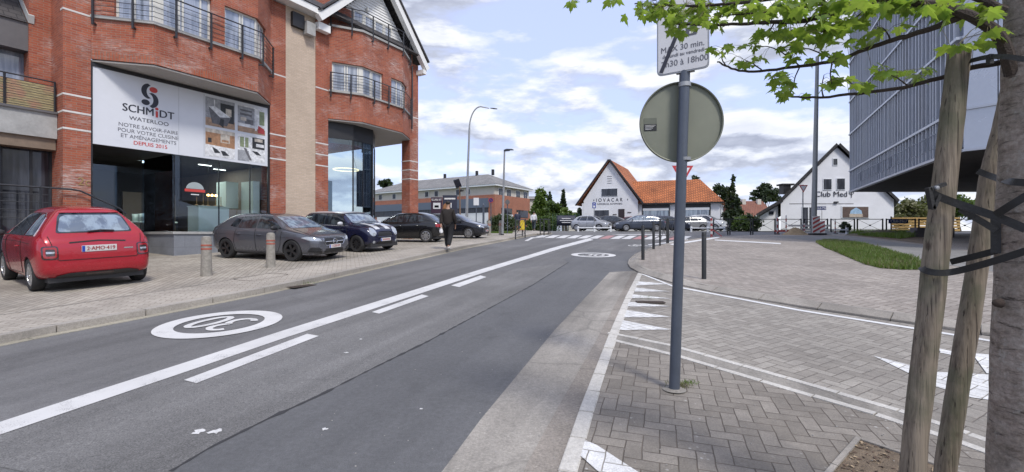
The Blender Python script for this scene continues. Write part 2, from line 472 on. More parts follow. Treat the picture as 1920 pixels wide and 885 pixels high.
# ------------------------------------------------------------ ground, road, pavements, markings
asph = asphaltmat('asphalt_old', (.135, .133, .132), .42, .18)
asph2 = asphaltmat('asphalt_new', (.112, .113, .116), .30, .12, 180)
asph3 = asphaltmat('asphalt_coarse', (.148, .145, .141), .60, .20, 100)
conc = asphaltmat('gutter_concrete', (.255, .236, .208), .24, .34, 60, cracks=.25)
conc2 = asphaltmat('gutter_channel', (.225, .20, .172), .30, .34, 50, cracks=.3)
kerbw = asphaltmat('pale_stone', (.50, .48, .44), .16, .16, 70)
kerbg = asphaltmat('grey_kerb', (.31, .285, .25), .2, .22, 70)
pavA = herringmat('pavers_near', (.185, .165, .14), (.262, .236, .203), (.085, .07, .056), .11, 18, jw=.030, speck=.85, dark=.18)
pavB = herringmat('pavers_side_road', (.25, .228, .198), (.335, .31, .272), (.115, .10, .085), .11, -30, jw=.032, dark=.24, speck=.3)
pavC = herringmat('pavers_plaza', (.275, .243, .212), (.365, .327, .287), (.13, .108, .09), .125, -28, jw=.05, dark=.22)
pavL = brickmat('pavers_parking', (.335, .30, .25), (.43, .392, .33), (.15, .13, .105), .22, .11, .007, var=.22, bump=.4, angle=70, objcoord=True, dirt=.35)
pavL2 = brickmat('pavers_footway', (.38, .343, .29), (.46, .418, .358), (.17, .145, .118), .22, .11, .006, var=.18, bump=.4, angle=-20, objcoord=True, dirt=.25)
soil = plain('earth', (.19, .145, .10), .95, .5, 14, bump=1)
white = paintmat('road_paint_white', (.62, .615, .60), wear=.5)
white2 = paintmat('road_paint_fresh', (.70, .70, .69), (.20, .19, .17), .25)
redp = paintmat('road_paint_red', (.42, .20, .19), wear=.6)
terr = plain('terrain', (.10, .12, .055), .95, .3, .8)

B = 2500
ter = MB(); ys = [-B, -60, -40, 0, 18, 28, 42, 80, B]
for a, b in zip(ys, ys[1:]): ter.quad((-B, a, g(a) - .06), (B, a, g(a) - .06), (B, b, g(b) - .06), (-B, b, g(b) - .06))
tag(ter.build('ground', terr), kind='structure')

kerbL = px2((-260, 700), (0, 644), (300, 588), (520, 545), (700, 504), (880, 464), (960, 449), (1003, 441), dz=0)
kerbL = [Vector((-9.2, -3.5))] + kerbL
endk = [Vector(gp(1028, 31.5).xy), Vector(gp(1035, 35).xy), Vector(gp(1020, 38.5).xy), Vector(gp(960, 41).xy)]
kerbL = smoothpath(kerbL, 1) + smoothpath(endk, 1)
sheet('road', [(-40, -30), (40, -30), (60, 46), (-45, 46), (-45, 41)] + [tuple(p) for p in reversed(kerbL)], 0, asph)
# raised footway and parking forecourt on the left
kin = offpath(kerbL, -.16)
left_poly = [(-60, -12), (-14, -12)] + [tuple(p) for p in kin] + [(-60, 41)]
sheet('forecourt', left_poly, .09, pavL, .12)
fw_in = offpath(kerbL, -.162); fw_out = offpath(kerbL, -1.45)
sheet('footway', [tuple(p) for p in fw_in] + [tuple(p) for p in reversed(fw_out)], .0945, pavL2)
stones('footway_kerb', kerbL, .155, .10, .16, 1.0, .012, kerbg, side=-1)
ed = offpath(kerbL, -1.452)
stones('footway_edging', ed, .05, .099, .01, 1.0, .01, kerbg, side=-1)
stones('channel_strip', kerbL[:30], .13, .005, .01, .6, .008, asphaltmat('pale_channel', (.30, .275, .215), .2, .25, 60), side=1)

# coarser worn asphalt lane between centre line and patch, new asphalt patch on the right
pl = px2((250, 930), (320, 885), (393, 841), (503, 786), (600, 742), (700, 691), (800, 642), (900, 588), (1000, 534), (1066, 492), (1056, 486), (1078, 479), (1104, 472), (1100, 467), (1190, 473), (1184, 482), (1176, 494), (1190, 509), (1143, 512), (1040, 620), (900, 790), (830, 885), (800, 920))
sheet('asphalt_patch', pl, .004, asph2)
cl = px2((-120, 850), (0, 806), (300, 707), (700, 575), (900, 514), (1066, 492), (1000, 534), (900, 588), (800, 642), (700, 691), (600, 742), (503, 786), (393, 841), (320, 885), (250, 930))
sheet('worn_asphalt_lane', cl, .0035, asph3)
# ragged tar seam along the patch edge
mb = MB(); seam = px2((320, 885), (393, 841), (503, 786), (600, 742), (700, 691), (800, 642), (900, 588), (1000, 534), (1066, 492))
sm = resample(seam, .06); wid = [abs(random.gauss(.010, .007)) + .003 for _ in sm]
for k in range(len(sm) - 1):
    a, b = sm[k], sm[k + 1]; t = (b - a).normalized(); n = Vector((t.y, -t.x)); j = random.uniform(-.006, .006)
    mb.quad(*[(q.x, q.y, g(q.y) + .0065) for q in (a - n * wid[k], b - n * wid[k + 1], b + n * wid[k + 1], a + n * wid[k])])
tag(mb.build('road_seam', plain('tar', (.035, .035, .037), .8, .3, 30), fixn=False), kind='structure')

# concrete gutter, channel and pale kerb blocks
gut = px2((800, 920), (830, 885), (900, 790), (1040, 620), (1143, 511), (1193, 508), (1205, 512), (1140, 632), (1092, 770), (1050, 885), (1040, 920))
sheet('gutter', gut, .009, conc)
chn = px2((968, 920), (990, 870), (1050, 760), (1118, 640), (1160, 560), (1184, 514), (1197, 512), (1140, 631), (1088, 767), (1047, 885), (1038, 920))
sheet('gutter_channel', chn, .013, conc2)
kw = px2((1020, 975), (1047, 885), (1088, 767), (1142, 628), (1172, 560), (1196, 513))
stones('pale_kerb', kw, .115, .024, .06, .42, .010, kerbw, side=1)
# paved areas on the right
R0 = px2((1046, 975), (1075, 885), (1108, 780), (1152, 638), (1261, 662), (1500, 730), (1699, 792), (1850, 845), (2100, 935), (2400, 1500), (1060, 1500))
R0 = px2((1050, 975), (1078, 885), (1110, 775), (1153, 637), (1261, 662), (1500, 730), (1699, 792), (1850, 845), (2150, 950)) + [Vector((3.2, -4)), Vector((-.2, -4))]
sheet('pavement', R0, .018, pavA)
R1 = px2((1150, 633), (1202, 513), (1261, 533), (1500, 579), (1719, 612), (1860, 634), (2200, 690)) + [Vector((30, 4.0)), Vector((30, 0)), Vector((9, -4)), Vector((3.2, -4))] + px2((2150, 950), (1850, 838), (1699, 785), (1500, 726), (1261, 656))
sheet('side_road', R1, .017, pavB)
mk = px2((1143, 626), (1261, 650), (1500, 718), (1689, 773), (1852, 827), (2200, 950))
sheet('edging_bed', mk + list(reversed(px2((1150, 640), (1261, 667), (1500, 738), (1699, 796), (1850, 849), (2180, 975)))), .0215, conc)
stones('pale_edging', mk, .070, .025, .03, .42, .012, kerbw, side=1)
mk2 = px2((1150, 639), (1261, 666), (1500, 737), (1699, 795), (1850, 848), (2170, 970))
stones('pale_edging', mk2, .070, .025, .03, .42, .012, kerbw, side=1)
# raised plaza on the far right with its kerb
rk = px2((2300, 678), (1860, 627), (1719, 606), (1500, 574), (1341, 548), (1281, 536), (1225, 519), (1195, 509), (1183, 501), (1179, 493), (1184, 484), (1198, 474), (1228, 463), (1262, 455), (1320, 447), dz=.025)
rk = smoothpath(rk, 2)
farR = [Vector(gp(1360, 26.5).xy), Vector(gp(1440, 28.2).xy), Vector(gp(1560, 29).xy), Vector(gp(1760, 30.5).xy), Vector((45, 34)), Vector((60, 20)), Vector((40, 3))]
sheet('plaza', [tuple(p) for p in offpath(rk, .15)] + [tuple(p) for p in farR], .09, pavC, .12)
stones('plaza_kerb', rk, .155, .10, .10, .9, .010, kerbg, side=1, drop=.055)
stones('plaza_kerb_foot', rk, .045, .042, .04, .9, .010, kerbg, side=-1, drop=-.012)
rk2 = offpath(rk, .158)
stones('plaza_kerb_row', rk2, .10, .096, .01, .22, .008, kerbg, side=1)
# asphalt cycle path running across behind the grass
cp = px2((1500, 452), (1560, 448), (1620, 443), (1590, 441), (1660, 452), (1750, 462), (1900, 476), (2100, 500), (2100, 540), (1900, 508), (1730, 492), (1660, 470), (1600, 458), (1560, 456), dz=.09)
cp = px2((1440, 443), (1590, 442), (1640, 450), (1750, 462), (1950, 490), (2100, 500), (2100, 545), (1900, 515), (1730, 490), (1660, 466), (1600, 455), (1530, 452), dz=.09)
sheet('cycle_path', cp, .0945, asphaltmat('path_asphalt', (.20, .195, .185), .3, .12, 120))

# ---- painted markings
joint_paint = herringmat('paint_over_pavers', (.60, .60, .585), (.70, .70, .69), (.22, .20, .17), .11, -30, jw=.032, dark=.12)
joint_paint2 = herringmat('paint_over_near_pavers', (.60, .60, .585), (.70, .70, .69), (.22, .20, .17), .11, 18, jw=.030, dark=.12)
def paint(name, poly, mat=white, dz=.0085): return sheet(name, poly, dz, mat)
ca = px2((-150, 838), (0, 793), (150, 744), (350, 680), (530, 621), (700, 568), (900, 506), (1000, 476), (1104, 447))
cb = px2((-150, 866), (0, 817), (150, 766), (350, 698), (530, 636), (700, 580), (900, 514), (1000, 482.5), (1113, 450))
paint('centre_line', ca + list(reversed(cb)))
paint('lane_dash', px2((345, 714), (368, 720), (598, 631), (576, 627)))
paint('lane_dash', px2((697, 586), (711, 589), (804, 556), (791, 553)))
paint('lane_dash', px2((846, 536), (861, 539), (912, 520), (901, 517)))
def disc30(name, cx, cy, r, ang, txt='30'):
    """painted speed roundel: a ring and the figures"""
    mb = MB(); n = 64
    for k in range(n):
        a0, a1 = 2 * math.pi * k / n, 2 * math.pi * (k + 1) / n
        P = [(cx + q * math.cos(a), cy + q2 * math.sin(a)) for (q, q2, a) in ((r * .70, r * .70, a0), (r, r, a0), (r, r, a1), (r * .70, r * .70, a1))]
        mb.quad(*[(x, y, g(y) + .0095) for x, y in P])
    o = mb.build(name, white, fixn=False); o['kind'] = 'structure'
    xd = Vector((math.cos(ang), math.sin(ang), 0)); yd = Vector((-math.sin(ang), math.cos(ang), 0))
    h = r * .42; hw = r * .185; th = r * .052
    def arc(cx0, cy0, rx, ry, a0, a1, n=18): return [(cx0 + rx * math.cos(R(a0 + (a1 - a0) * k / n)), cy0 + ry * math.sin(R(a0 + (a1 - a0) * k / n))) for k in range(n + 1)]
    three = arc(-r * .27, h * .47, hw, h * .47, 150, -80) + arc(-r * .27, -h * .47, hw * 1.05, h * .50, 80, -150)
    zero = arc(r * .27, 0, hw * 1.0, h * .95, 0, 360, 30)
    for P, closed in ((three, 0), (zero, 1)):
        n = len(P); L_ = []
        for k in range(n):
            a = Vector(P[(k - 1) % (n - 1)] if closed else P[max(k - 1, 0)]); b = Vector(P[(k + 1) % (n - 1)] if closed and k == n - 1 else P[min(k + 1, n - 1)])
            if closed and k == n - 1: b = Vector(P[1])
            d = (b - a).normalized(); m_ = Vector((-d.y, d.x)) * th * (1.25 if abs(d.y) > .7 else 1); c_ = Vector(P[k]); L_.append((c_ - m_, c_ + m_))
        fb = MB()
        for (a, b), (c_, d) in zip(L_, L_[1:]):
            fb.quad(*[(cx + xd.x * q.x + yd.x * q.y, cy + xd.y * q.x + yd.y * q.y, g(cy + xd.y * q.x + yd.y * q.y) + .0095) for q in (a, b, d, c_)])
        fb.build('painted_figure', white, fixn=False)['kind'] = 'structure'
disc30('speed_roundel', -4.03, 6.3, .76, R(162))
disc30('speed_roundel', 2.76, 15.45, .75, R(-22))
# cycle symbol
mb = MB()
for cx_ in (0, .62):
    for k in range(20):
        a0, a1 = 2 * math.pi * k / 20, 2 * math.pi * (k + 1) / 20
        mb.quad(*[(cx_ + q * math.cos(a), q * math.sin(a), 0) for q, a in ((.15, a0), (.21, a0), (.21, a1), (.15, a1))])
for a, b in (((0, 0), (.2, .34)), ((.2, .34), (.5, .34)), ((.5, .34), (.62, 0)), ((.2, .34), (.33, 0)), ((.33, 0), (.5, .34)), ((0, 0), (.33, 0)), ((.45, .44), (.62, .44)), ((.12, .42), (.28, .42))):
    a = Vector(a); b = Vector(b); n = Vector((-(b - a).y, (b - a).x)).normalized() * .03
    mb.quad(*[(p.x, p.y, 0) for p in (a - n, b - n, b + n, a + n)])
o_ = at(1187, 461); mb.v = [(o_.x + x * .95 + y * .2, o_.y + y * 2.0 - x * .2, 0) for x, y, z in mb.v]
mb.v = [(x, y, g(y) + .0085) for x, y, z in mb.v]
tag(mb.build('cycle_symbol', white, fixn=False), kind='structure')
for L in (((1193, 529), (1193, 537), (1255, 534.5)), ((1191, 541), (1190, 549), (1256, 548.5)), ((1186, 554), (1183, 561), (1258, 562)), ((1179, 568), (1176, 577), (1259, 577)), ((1172, 583), (1168, 598), (1259, 597)), ((1166, 603), (1161, 622), (1260, 621))):
    paint('give_way_tooth', px2(*L), joint_paint, .0225)
e1 = px2((1201, 513), (1261, 537), (1500, 583), (1719, 618), (1860, 641), (2200, 696)); e2 = px2((1198, 514), (1261, 539.5), (1500, 585.8), (1719, 621), (1860, 644.3), (2200, 699))
paint('edge_line', e1 + list(reversed(e2)), white2, .0225)
paint('arrow_marking', px2((1638, 671), (1711, 690), (1756.5, 701.5), (1856, 706.5), (1960, 705), (1960, 770), (1822, 750), (1754, 729)), joint_paint, .0225)
paint('arrow_marking', px2((1822, 666), (1880, 672), (1880, 707), (1850, 705), (1832, 680)), joint_paint, .0265)
paint('arrow_marking', px2((1761, 657), (1785, 662), (1783, 669), (1763, 665)), joint_paint, .0225)
paint('arrow_marking', px2((1067, 842), (1098, 832), (1120, 842), (1200, 895), (1125, 895)), joint_paint2, .0255)
# crossing in the distance: pale and red bars across both carriageways, cycle strip before it
bars = [(1020, 1042), (1052, 1075), (1085, 1108), (1117, 1140)]
for k in range(14):
    x0 = 1003 + k * 20.5; ya, yb = 441.2 + .12 * k, 446.2 + .28 * k
    m_ = redp if k in (6, 9, 12) else white
    paint('crossing_bar', px2((x0 + 14, ya), (x0 + 28, ya), (x0 + 14, yb), (x0 - 3, yb)), m_)
paint('stop_line', px2((983, 452), (990, 452), (1000, 447), (1020, 446), (1020, 444.6), (996, 445.4)))
paint('lane_edge', [gp(1145, 32).xy, gp(1250, 32.2).xy, gp(1250, 30.6).xy, gp(1160, 30.8).xy])
paint('lane_edge', px2((1215, 458.5), (1240, 455.5), (1290, 449), (1290, 451), (1240, 458), (1216, 460)))
paint('plaza_line', px2((1255, 458), (1345, 444.5), (1350, 446), (1262, 460), dz=.09), white2, .0985)
paint('plaza_line', px2((1340, 449.5), (1464, 456), (1464, 458), (1340, 451), dz=.09), white2, .0985)
# tree pit in the near pavement
pit = [Vector((2.37, 3.13)), Vector((1.55, 2.45)), Vector((2.3, 1.35)), Vector((3.15, 2.1))]
sheet('tree_pit', pit, .0215, soil)
for a, b in zip(pit, pit[1:] + pit[:1]):
    stones('tree_pit_edging', [a, b], .03, .034, .03, .6, .004, kerbg, side=-1)
# drain grates, covers
def grate(loc, ang, L, Wd, label, nb=10, mat=None):
    t = thing('drain_grate', label, 'drain', loc, ang, local=True)
    f = MB(); f.box(-L / 2, L / 2, -Wd / 2, -Wd / 2 + .03, 0, .012); f.box(-L / 2, L / 2, Wd / 2 - .03, Wd / 2, 0, .012); f.box(-L / 2, -L / 2 + .03, -Wd / 2 + .03, Wd / 2 - .03, 0, .012); f.box(L / 2 - .03, L / 2, -Wd / 2 + .03, Wd / 2 - .03, 0, .012)
    f.build('frame', irn, t)
    b = MB()
    for k in range(nb): x = -L / 2 + .05 + (L - .1) * k / (nb - 1); b.box(x - .010, x + .010, -Wd / 2 + .03, Wd / 2 - .03, .001, .010)
    b.build('bars', irn, t)
    d = MB(); d.quad((-L / 2 + .02, -Wd / 2 + .02, .0005), (L / 2 - .02, -Wd / 2 + .02, .0005), (L / 2 - .02, Wd / 2 - .02, .0005), (-L / 2 + .02, Wd / 2 - .02, .0005)); d.build('pit', soil, t)
irn = plain('cast_iron', (.09, .07, .058), .75, .3, 12, metal=.4, bump=.4)
p_ = at(1215, 567, .022); grate((p_.x + .04, p_.y, p_.z + .003), R(-6), .46, .17, 'rusty slot drain grate set among the white give way triangles', 12)
p_ = at(562, 536, 0); grate((p_.x + .1, p_.y - .12, p_.z + .006), R(68), .55, .22, 'weedy drain grate in the channel of the road beside the left kerb', 9)
mb = MB(); c_ = at(490, 519, .0945); ring = []
for k in range(32):
    a = 2 * math.pi * k / 32; ca_, sa_ = math.cos(a), math.sin(a)
    ring.append((math.copysign(abs(ca_) ** .5, ca_) * .52, math.copysign(abs(sa_) ** .5, sa_) * .34))
ca_, sa_ = math.cos(R(65)), math.sin(R(65))
ring = [Vector((c_.x + x * ca_ - y * sa_, c_.y + x * sa_ + y * ca_)) for x, y in ring]
for k in range(32):
    a, b = ring[k], ring[(k + 1) % 32]; a2 = a.lerp(c_.xy, .05); b2 = b.lerp(c_.xy, .05)
    mb.quad(*[(q.x, q.y, g(q.y) + .0975) for q in (a, b, b2, a2)])
tag(mb.build('manhole_cover', irn, fixn=False), 'rounded access cover outline let into the footway near the grey car', 'manhole cover')

rs_ = random.Random(5)
for (a, b, r_) in ((372, 811, .05), (405, 810, .06), (650, 662, .03), (676, 637, .025), (790, 768, .02), (608, 806, .03)):
    c_ = at(a, b, 0); mb = MB(); P = []
    for k in range(12): q = r_ * rs_.uniform(.4, 1.1); P.append((c_.x + q * math.cos(k * .5236), c_.y + q * .8 * math.sin(k * .5236)))
    mb.quad(*[(x, y, g(y) + .0075) for x, y in P]); tag(mb.build('paint_splash', white, fixn=False), kind='structure')
# ------------------------------------------------------------ brick corner building with the showroom
brick = brickmat('red_brick', (.42, .115, .058), (.30, .073, .042), (.30, .20, .15), .22, .065, .007, eff=.75, bump=.45)
brickS = brickmat('red_brick_soldier', (.43, .115, .052), (.33, .08, .04), (.25, .15, .11), .22, .068, .009, eff=.6, swap=True, bump=.45)
beige = brickmat('beige_brick', (.60, .475, .365), (.53, .415, .315), (.46, .39, .32), .22, .065, .007, var=.10, bump=.4)
strip = plain('white_stone_band', (.62, .60, .57), .7, .15, 3)
slabm = plain('pale_concrete', (.36, .36, .35), .85, .25, 2.2, bump=.3)
soff = plain('soffit_board', (.42, .40, .37), .8, .08, 2)
blackm = plain('black_metal', (.018, .018, .020), .45, .1, 5)
railm = plain('dark_railing', (.03, .032, .038), .45, .1, 8)
framew = plain('cream_window_frame', (.66, .65, .60), .5, .06, 4)
whitewood = plain('white_boarding', (.82, .82, .80), .6, .08, 2)
slate = brickmat('dark_slate', (.055, .052, .055), (.085, .078, .078), (.02, .02, .022), .24, .16, .010, var=.2, bump=.6, rough=.7)
lead = plain('grey_cladding', (.115, .108, .11), .6, .15, 2)
def winglass(name, c1, c2, ior=1.9):
    m, T, p, o = newmat(name)
    ob = T.n('ShaderNodeTexCoord').outputs['Object']
    f = T.noise(T.vm('MULTIPLY', ob, (5, 5, .5)), 1.2, 3, .6)
    T.set(p.inputs['Base Color'], T.mix(T.mr(f, .42, .58), c1, c2)); p.inputs['Roughness'].default_value = .03
    p.inputs['IOR'].default_value = ior
    return m
glassR = winglass('curtained_window_glass', (.20, .235, .30), (.36, .40, .48))
glassD = winglass('dark_window_glass', (.02, .022, .028), (.05, .055, .07), 1.45)
shop = glassmat('showroom_glass', (.95, .97, .97), .0, (.85, .92, 1))
shop2 = glassmat('curved_glass', (.80, .87, .89), .05, (.75, .85, .95), 1.4)
F0 = Vector((-11.71, 12.65)); fd = Vector((.521, .8535)); fn = Vector((.8535, -.521))
def F(s, off=0): return F0 + fd * s + fn * off
def F3(s, off, z): q = F(s, off); return Vector((q.x, q.y, z))
def fbox(mb, s0, s1, o0, o1, z0, z1):
    a, b, c, d = F(s0, o0), F(s1, o0), F(s1, o1), F(s0, o1)
    mb.hexa([(q.x, q.y, z0) for q in (a, b, c, d)] + [(q.x, q.y, z1) for q in (a, b, c, d)])
ZL, ZB, ZW, ZE = 6.50, 7.70, 9.02, 10.42    # lintel, balcony sill, window head, eaves
bb = thing('apartment_building', 'red brick corner building with faceted upper bays, beige brick column and ground floor kitchen showroom', 'building', (F(0).x, F(0).y, g(12.6)))
mb = MB()
fbox(mb, -.57, 0, 0, -1.6, .3, ZE)                 # end pier and return wall
fbox(mb, 5.12, 5.73, 0, -.6, .3, ZE)
fbox(mb, 7.04, 7.62, 0, -.6, .5, ZE)
fbox(mb, 12.44, 13.06, 0, -.56, .8, ZE)
fbox(mb, 12.9, 13.06, -.561, -7.8, ZL, ZE)         # far side wall above the open corner
fbox(mb, -.565, -.3, -1.601, -7.8, .3, ZE)
bay1 = [F(0, -.02), F(1.1, 1.0), F(4.1, 1.0), F(5.12, .02)]
bay2 = [F(7.62, 0), F(8.8, .75), F(11.2, .75), F(12.44, .02)]
# path right side must face the street
def bayw(mb, bay, z0, z1, u0=0, u1=99, out=0, inn=.28): wallstrip(mb, subpath(bay, u0, min(u1, plen(bay))), z0, z1, out, inn)
W1, W2 = (.55, 3.02), (3.42, 5.35)
W3, W4 = (.15, 2.55), (3.05, 4.55)
for bay, (wa, wb) in ((bay1, (W1, W2)), (bay2, (W3, W4))):
    L = plen(bay)
    bayw(mb, bay, ZL + .235, ZB)
    bayw(mb, bay, ZW + (0), ZE)
    for u0, u1 in ((0, wa[0]), (wa[1], wb[0]), (wb[1], L)): bayw(mb, bay, ZB, ZW, u0, u1)
# top floor wall beside the gable window
fbox(mb, 7.05, 8.95, -.05, -.3, ZE, 11.55); fbox(mb, 11.25, 12.7, -.05, -.3, ZE, 11.0)
mb.build('brick_wall', brick, bb)
for bay in (bay1, bay2): mb = MB(); bayw(mb, bay, ZL, ZL + .233, 0, 99, .004, .28); mb.build('soldier_course', brickS, bb)
mb = MB(); fbox(mb, 5.731, 7.039, -.03, -.6, .4, 10.5); mb.build('beige_column', beige, bb)
mb = MB()
for s0, s1, e in ((-.575, .003, 1), (5.115, 5.735, 0), (7.035, 7.625, 0), (12.435, 13.065, 0)):
    for z in (4.44, 4.90, 5.36): mb = MB(); fbox(mb, s0, s1, .006, -.58 if s0 > 0 else -.5, z, z + .05); mb.build('stone_band', strip, bb)
for s0, s1 in ((5.115, 5.735), (7.035, 7.625), (12.44, 13.066), (-.576, .003)): mb = MB(); fbox(mb, s0, s1, .006, -.2, ZB - .06, ZB - .01); mb.build('stone_band', strip, bb)
# sills of the bays
for bay in (bay1, bay2):
    mb = MB(); bayw(mb, bay, ZB - .07, ZB + .012, .02, plen(bay) - .02, .07, -.001); mb.build('bay_sill', slabm, bb)
mb = MB(); bayw(mb, bay2, ZE - .04, ZE + .05, .02, plen(bay2) - .02, .08, .6)
mb.build('bay_sill', slabm, bb)
mb = MB(); mb.prism([(q.x, q.y, ZL - .06) for q in [F(0, -.3)] + offpath(bay1, -.03) + [F(5.12, -.3)]], (0, 0, .04)); mb.build('soffit', soff, bb)
mb = MB(); q = [F(7.62, -.5)] + offpath(bay2, -.03) + [F(12.9, -.1), F(12.9, -3.1), F(7.62, -5.5)]
mb.prism([(v.x, v.y, ZL - .06) for v in q], (0, 0, .05)); mb.build('soffit', soff, bb)
# windows of the bays
def baywindow(bay, u0, u1, z0, z1, mull, parent, inset=.12, gl=None, bars=.42):
    f = MB(); P = offpath(subpath(bay, u0, u1), -inset); sub = subpath(bay, u0, u1)
    rng = plen(sub)
    wallstrip(f, sub, z0, z0 + .06, -inset + .03, inset + .04); wallstrip(f, sub, z1 - .06, z1, -inset + .03, inset + .04)
    for u, w_ in mull:
        a, b = max(0, u - w_ / 2), min(rng, u + w_ / 2)
        wallstrip(f, subpath(sub, a, b), z0 + .06, z1 - .06, -inset + .025, inset + .035)
    o = f.build('window', framew, parent)
    gm = MB(); wallstrip(gm, sub, z0 + .03, z1 - .03, -inset, inset + .02); gm.build('pane', gl or glassR, o)
    return o
baywindow(bay1, W1[0], W1[1], ZB + .01, ZW, [(.03, .06), (.42, .09), (.82, .05), (1.05, .34), (1.62, .05), (1.72, .05), (2.2, .05), (2.44, .06)], bb)
baywindow(bay1, W2[0], W2[1], ZB + .01, ZW, [(.03, .06), (.52, .05), (.60, .05), (1.04, .05), (1.2, .3), (1.55, .05), (1.9, .06)], bb)
baywindow(bay2, W3[0], W3[1], ZB + .01, ZW - .1, [(.03, .06), (.52, .05), (.62, .05), (1.05, .05), (1.22, .26), (1.75, .05), (1.84, .05), (2.37, .06)], bb)
baywindow(bay2, W4[0], W4[1], ZB + .01, ZW - .1, [(.03, .06), (.42, .05), (.8, .05), (1.2, .05), (1.47, .06)], bb)
mb = MB(); bayw(mb, bay2, ZW - .1, ZW, W3[0], W3[1]); bayw(mb, bay2, ZW - .1, ZW, W4[0], W4[1]); mb.build('window_lintel', brickS, bb)
# railings round the bays
def railing(bay, u0, u1, z, posts, out=.15, h=.82, n=6):
    mb = MB(); P = offpath(subpath(bay, u0, u1), out)
    for k in range(n):
        zz = z + .10 + (h - .10) * k / (n - 1); r = .022 if k == n - 1 else .009
        mb.tube([(q.x, q.y, zz) for q in P], r, 5)
    for u in posts:
        sub = subpath(bay, u, 99); q = sub[0]; t = (sub[1] - sub[0]).normalized(); o_ = q + Vector((t.y, -t.x)) * (out - .005)
        mb.bar((o_.x, o_.y, z - .30), (o_.x, o_.y, z + h), .035, .05)
        mb.bar((q.x, q.y, z - .24), (o_.x, o_.y, z - .24), .05, .04)
    return mb.build('balcony_railing', railm, bb)
railing(bay1, .1, plen(bay1) - .1, ZB, [.12, 1.05, 2.0, 2.95, 3.9, 4.55, 5.7], .15)
railing(bay2, .05, plen(bay2) - .1, ZB, [.1, .9, 1.95, 2.8, 3.75, 4.9], .13, h=.72)
railing(bay2, .05, plen(bay2) - .02, ZE, [.1, .95, 1.9, 2.8, 3.75, 4.9], .10, h=.85)
# roof with its eaves, gable and verges
mb = MB()
mb.prism([F3(-3, .45, ZE + .05), F3(-3, .45, ZE + .30), F3(-3, -.6, ZE + .30), F3(-3, -.6, ZE + .05)], Vector((*(fd * 10.1), 0)))
mb.build('eaves', whitewood, bb)
mb = MB(); mb.prism([F3(-3, .5, ZE + .32), F3(-3, -6, ZE + 6.2), F3(-3, -6, ZE + 6.0), F3(-3, .3, ZE + .28)], Vector((*(fd * 15.8), 0))); mb.build('roof', slate, bb)
gl_, gr_, ga = (6.95, 10.22), (13.12, 10.1), (10.3, 13.45)
def gline(a, b, o0, o1, th, nm, mat, dz=0):
    mb = MB(); d = Vector((b[0] - a[0], b[1] - a[1])).normalized(); nrm = Vector((-d.y, d.x)) if d.x > 0 else Vector((d.y, -d.x))
    A = [F3(a[0], o0, a[1] + dz), F3(b[0], o0, b[1] + dz), F3(b[0] + nrm.x * th, o0, b[1] + nrm.y * th + dz), F3(a[0] + nrm.x * th, o0, a[1] + nrm.y * th + dz)]
    mb.prism(A, Vector((*(fn * (o1 - o0)), 0))); return mb.build(nm, mat, bb)
gline(gl_, ga, .55, .30, .28, 'verge_board', whitewood); gline(gr_, ga, .55, .30, .28, 'verge_board', whitewood)
gline((gl_[0] - .1, gl_[1] + .02), ga, .62, -6, .07, 'gable_roof', slate, .36); gline((gr_[0] + .1, gr_[1] + .02), ga, .62, -6, .07, 'gable_roof', slate, .40)
mb = MB()   # white boarding, lapped
z = 11.72
while z < 13.3:
    h = .13; sl = gl_[0] + (z - gl_[1]) / .92 + .1; sr = gr_[0] - (z - gr_[1]) / 1.18 - .1
    if sr > sl + .1: mb.prism([F3(max(sl, 8.3), -.04, z), F3(sr, -.04, z), F3(sr - .05, -.075, z + h), F3(max(sl, 8.3), -.075, z + h)], Vector((*(fn * -.03), 0)))
    z += h
mb.prism([F3(gl_[0] + 1.0, -.10, 11.0), F3(gr_[0] - .4, -.10, 10.5), F3(ga[0], -.10, ga[1] - .1)], Vector((*(fn * -.1), 0)))
mb.build('gable_boarding', whitewood, bb)
mb = MB(); fbox(mb, 6.95, 7.5, .32, .05, 9.95, 10.25); mb.build('eaves_return', whitewood, bb); mb = MB(); fbox(mb, 12.9, 13.15, .5, .0, 9.9, 10.12); mb.build('eaves_return', whitewood, bb)
f = MB()
fbox(f, 8.95, 11.25, -.02, -.1, ZE + .06, ZE + .14); fbox(f, 8.95, 11.25, -.02, -.1, 11.62, 11.70)
for s in (8.95, 9.45, 9.55, 10.05, 10.15, 10.65, 10.75, 11.17): fbox(f, s, s + .07, -.025, -.1, ZE + .14, 11.62)
o = f.build('window', framew, bb); f = MB(); fbox(f, 8.97, 11.2, -.05, -.09, ZE + .1, 11.66); f.build('pane', glassR, o)
mb = MB(); mb.lathe([(0, -.09), (.06, -.08), (.085, 0), (.06, .08), (0, .09)], F3(9.7, .02, 11.95), 'z', 12); mb.build('alarm_bell', plain('bell_white', (.6, .6, .58), .4, .05), bb, True)
mb = MB(); fbox(mb, 5.95, 6.45, .12, -.02, 9.75, 10.3); mb.build('vent_box', blackm, bb); mb = MB(); fbox(mb, 6.47, 6.85, .25, -.02, 9.6, 10.1); mb.build('junction_box', slabm, bb)
mb = MB(); mb.tube([F3(12.5, .12, 10.2), F3(12.52, .1, 8.2), F3(12.5, .1, 7.0)], .035, 8); mb.build('drainpipe', railm, bb)
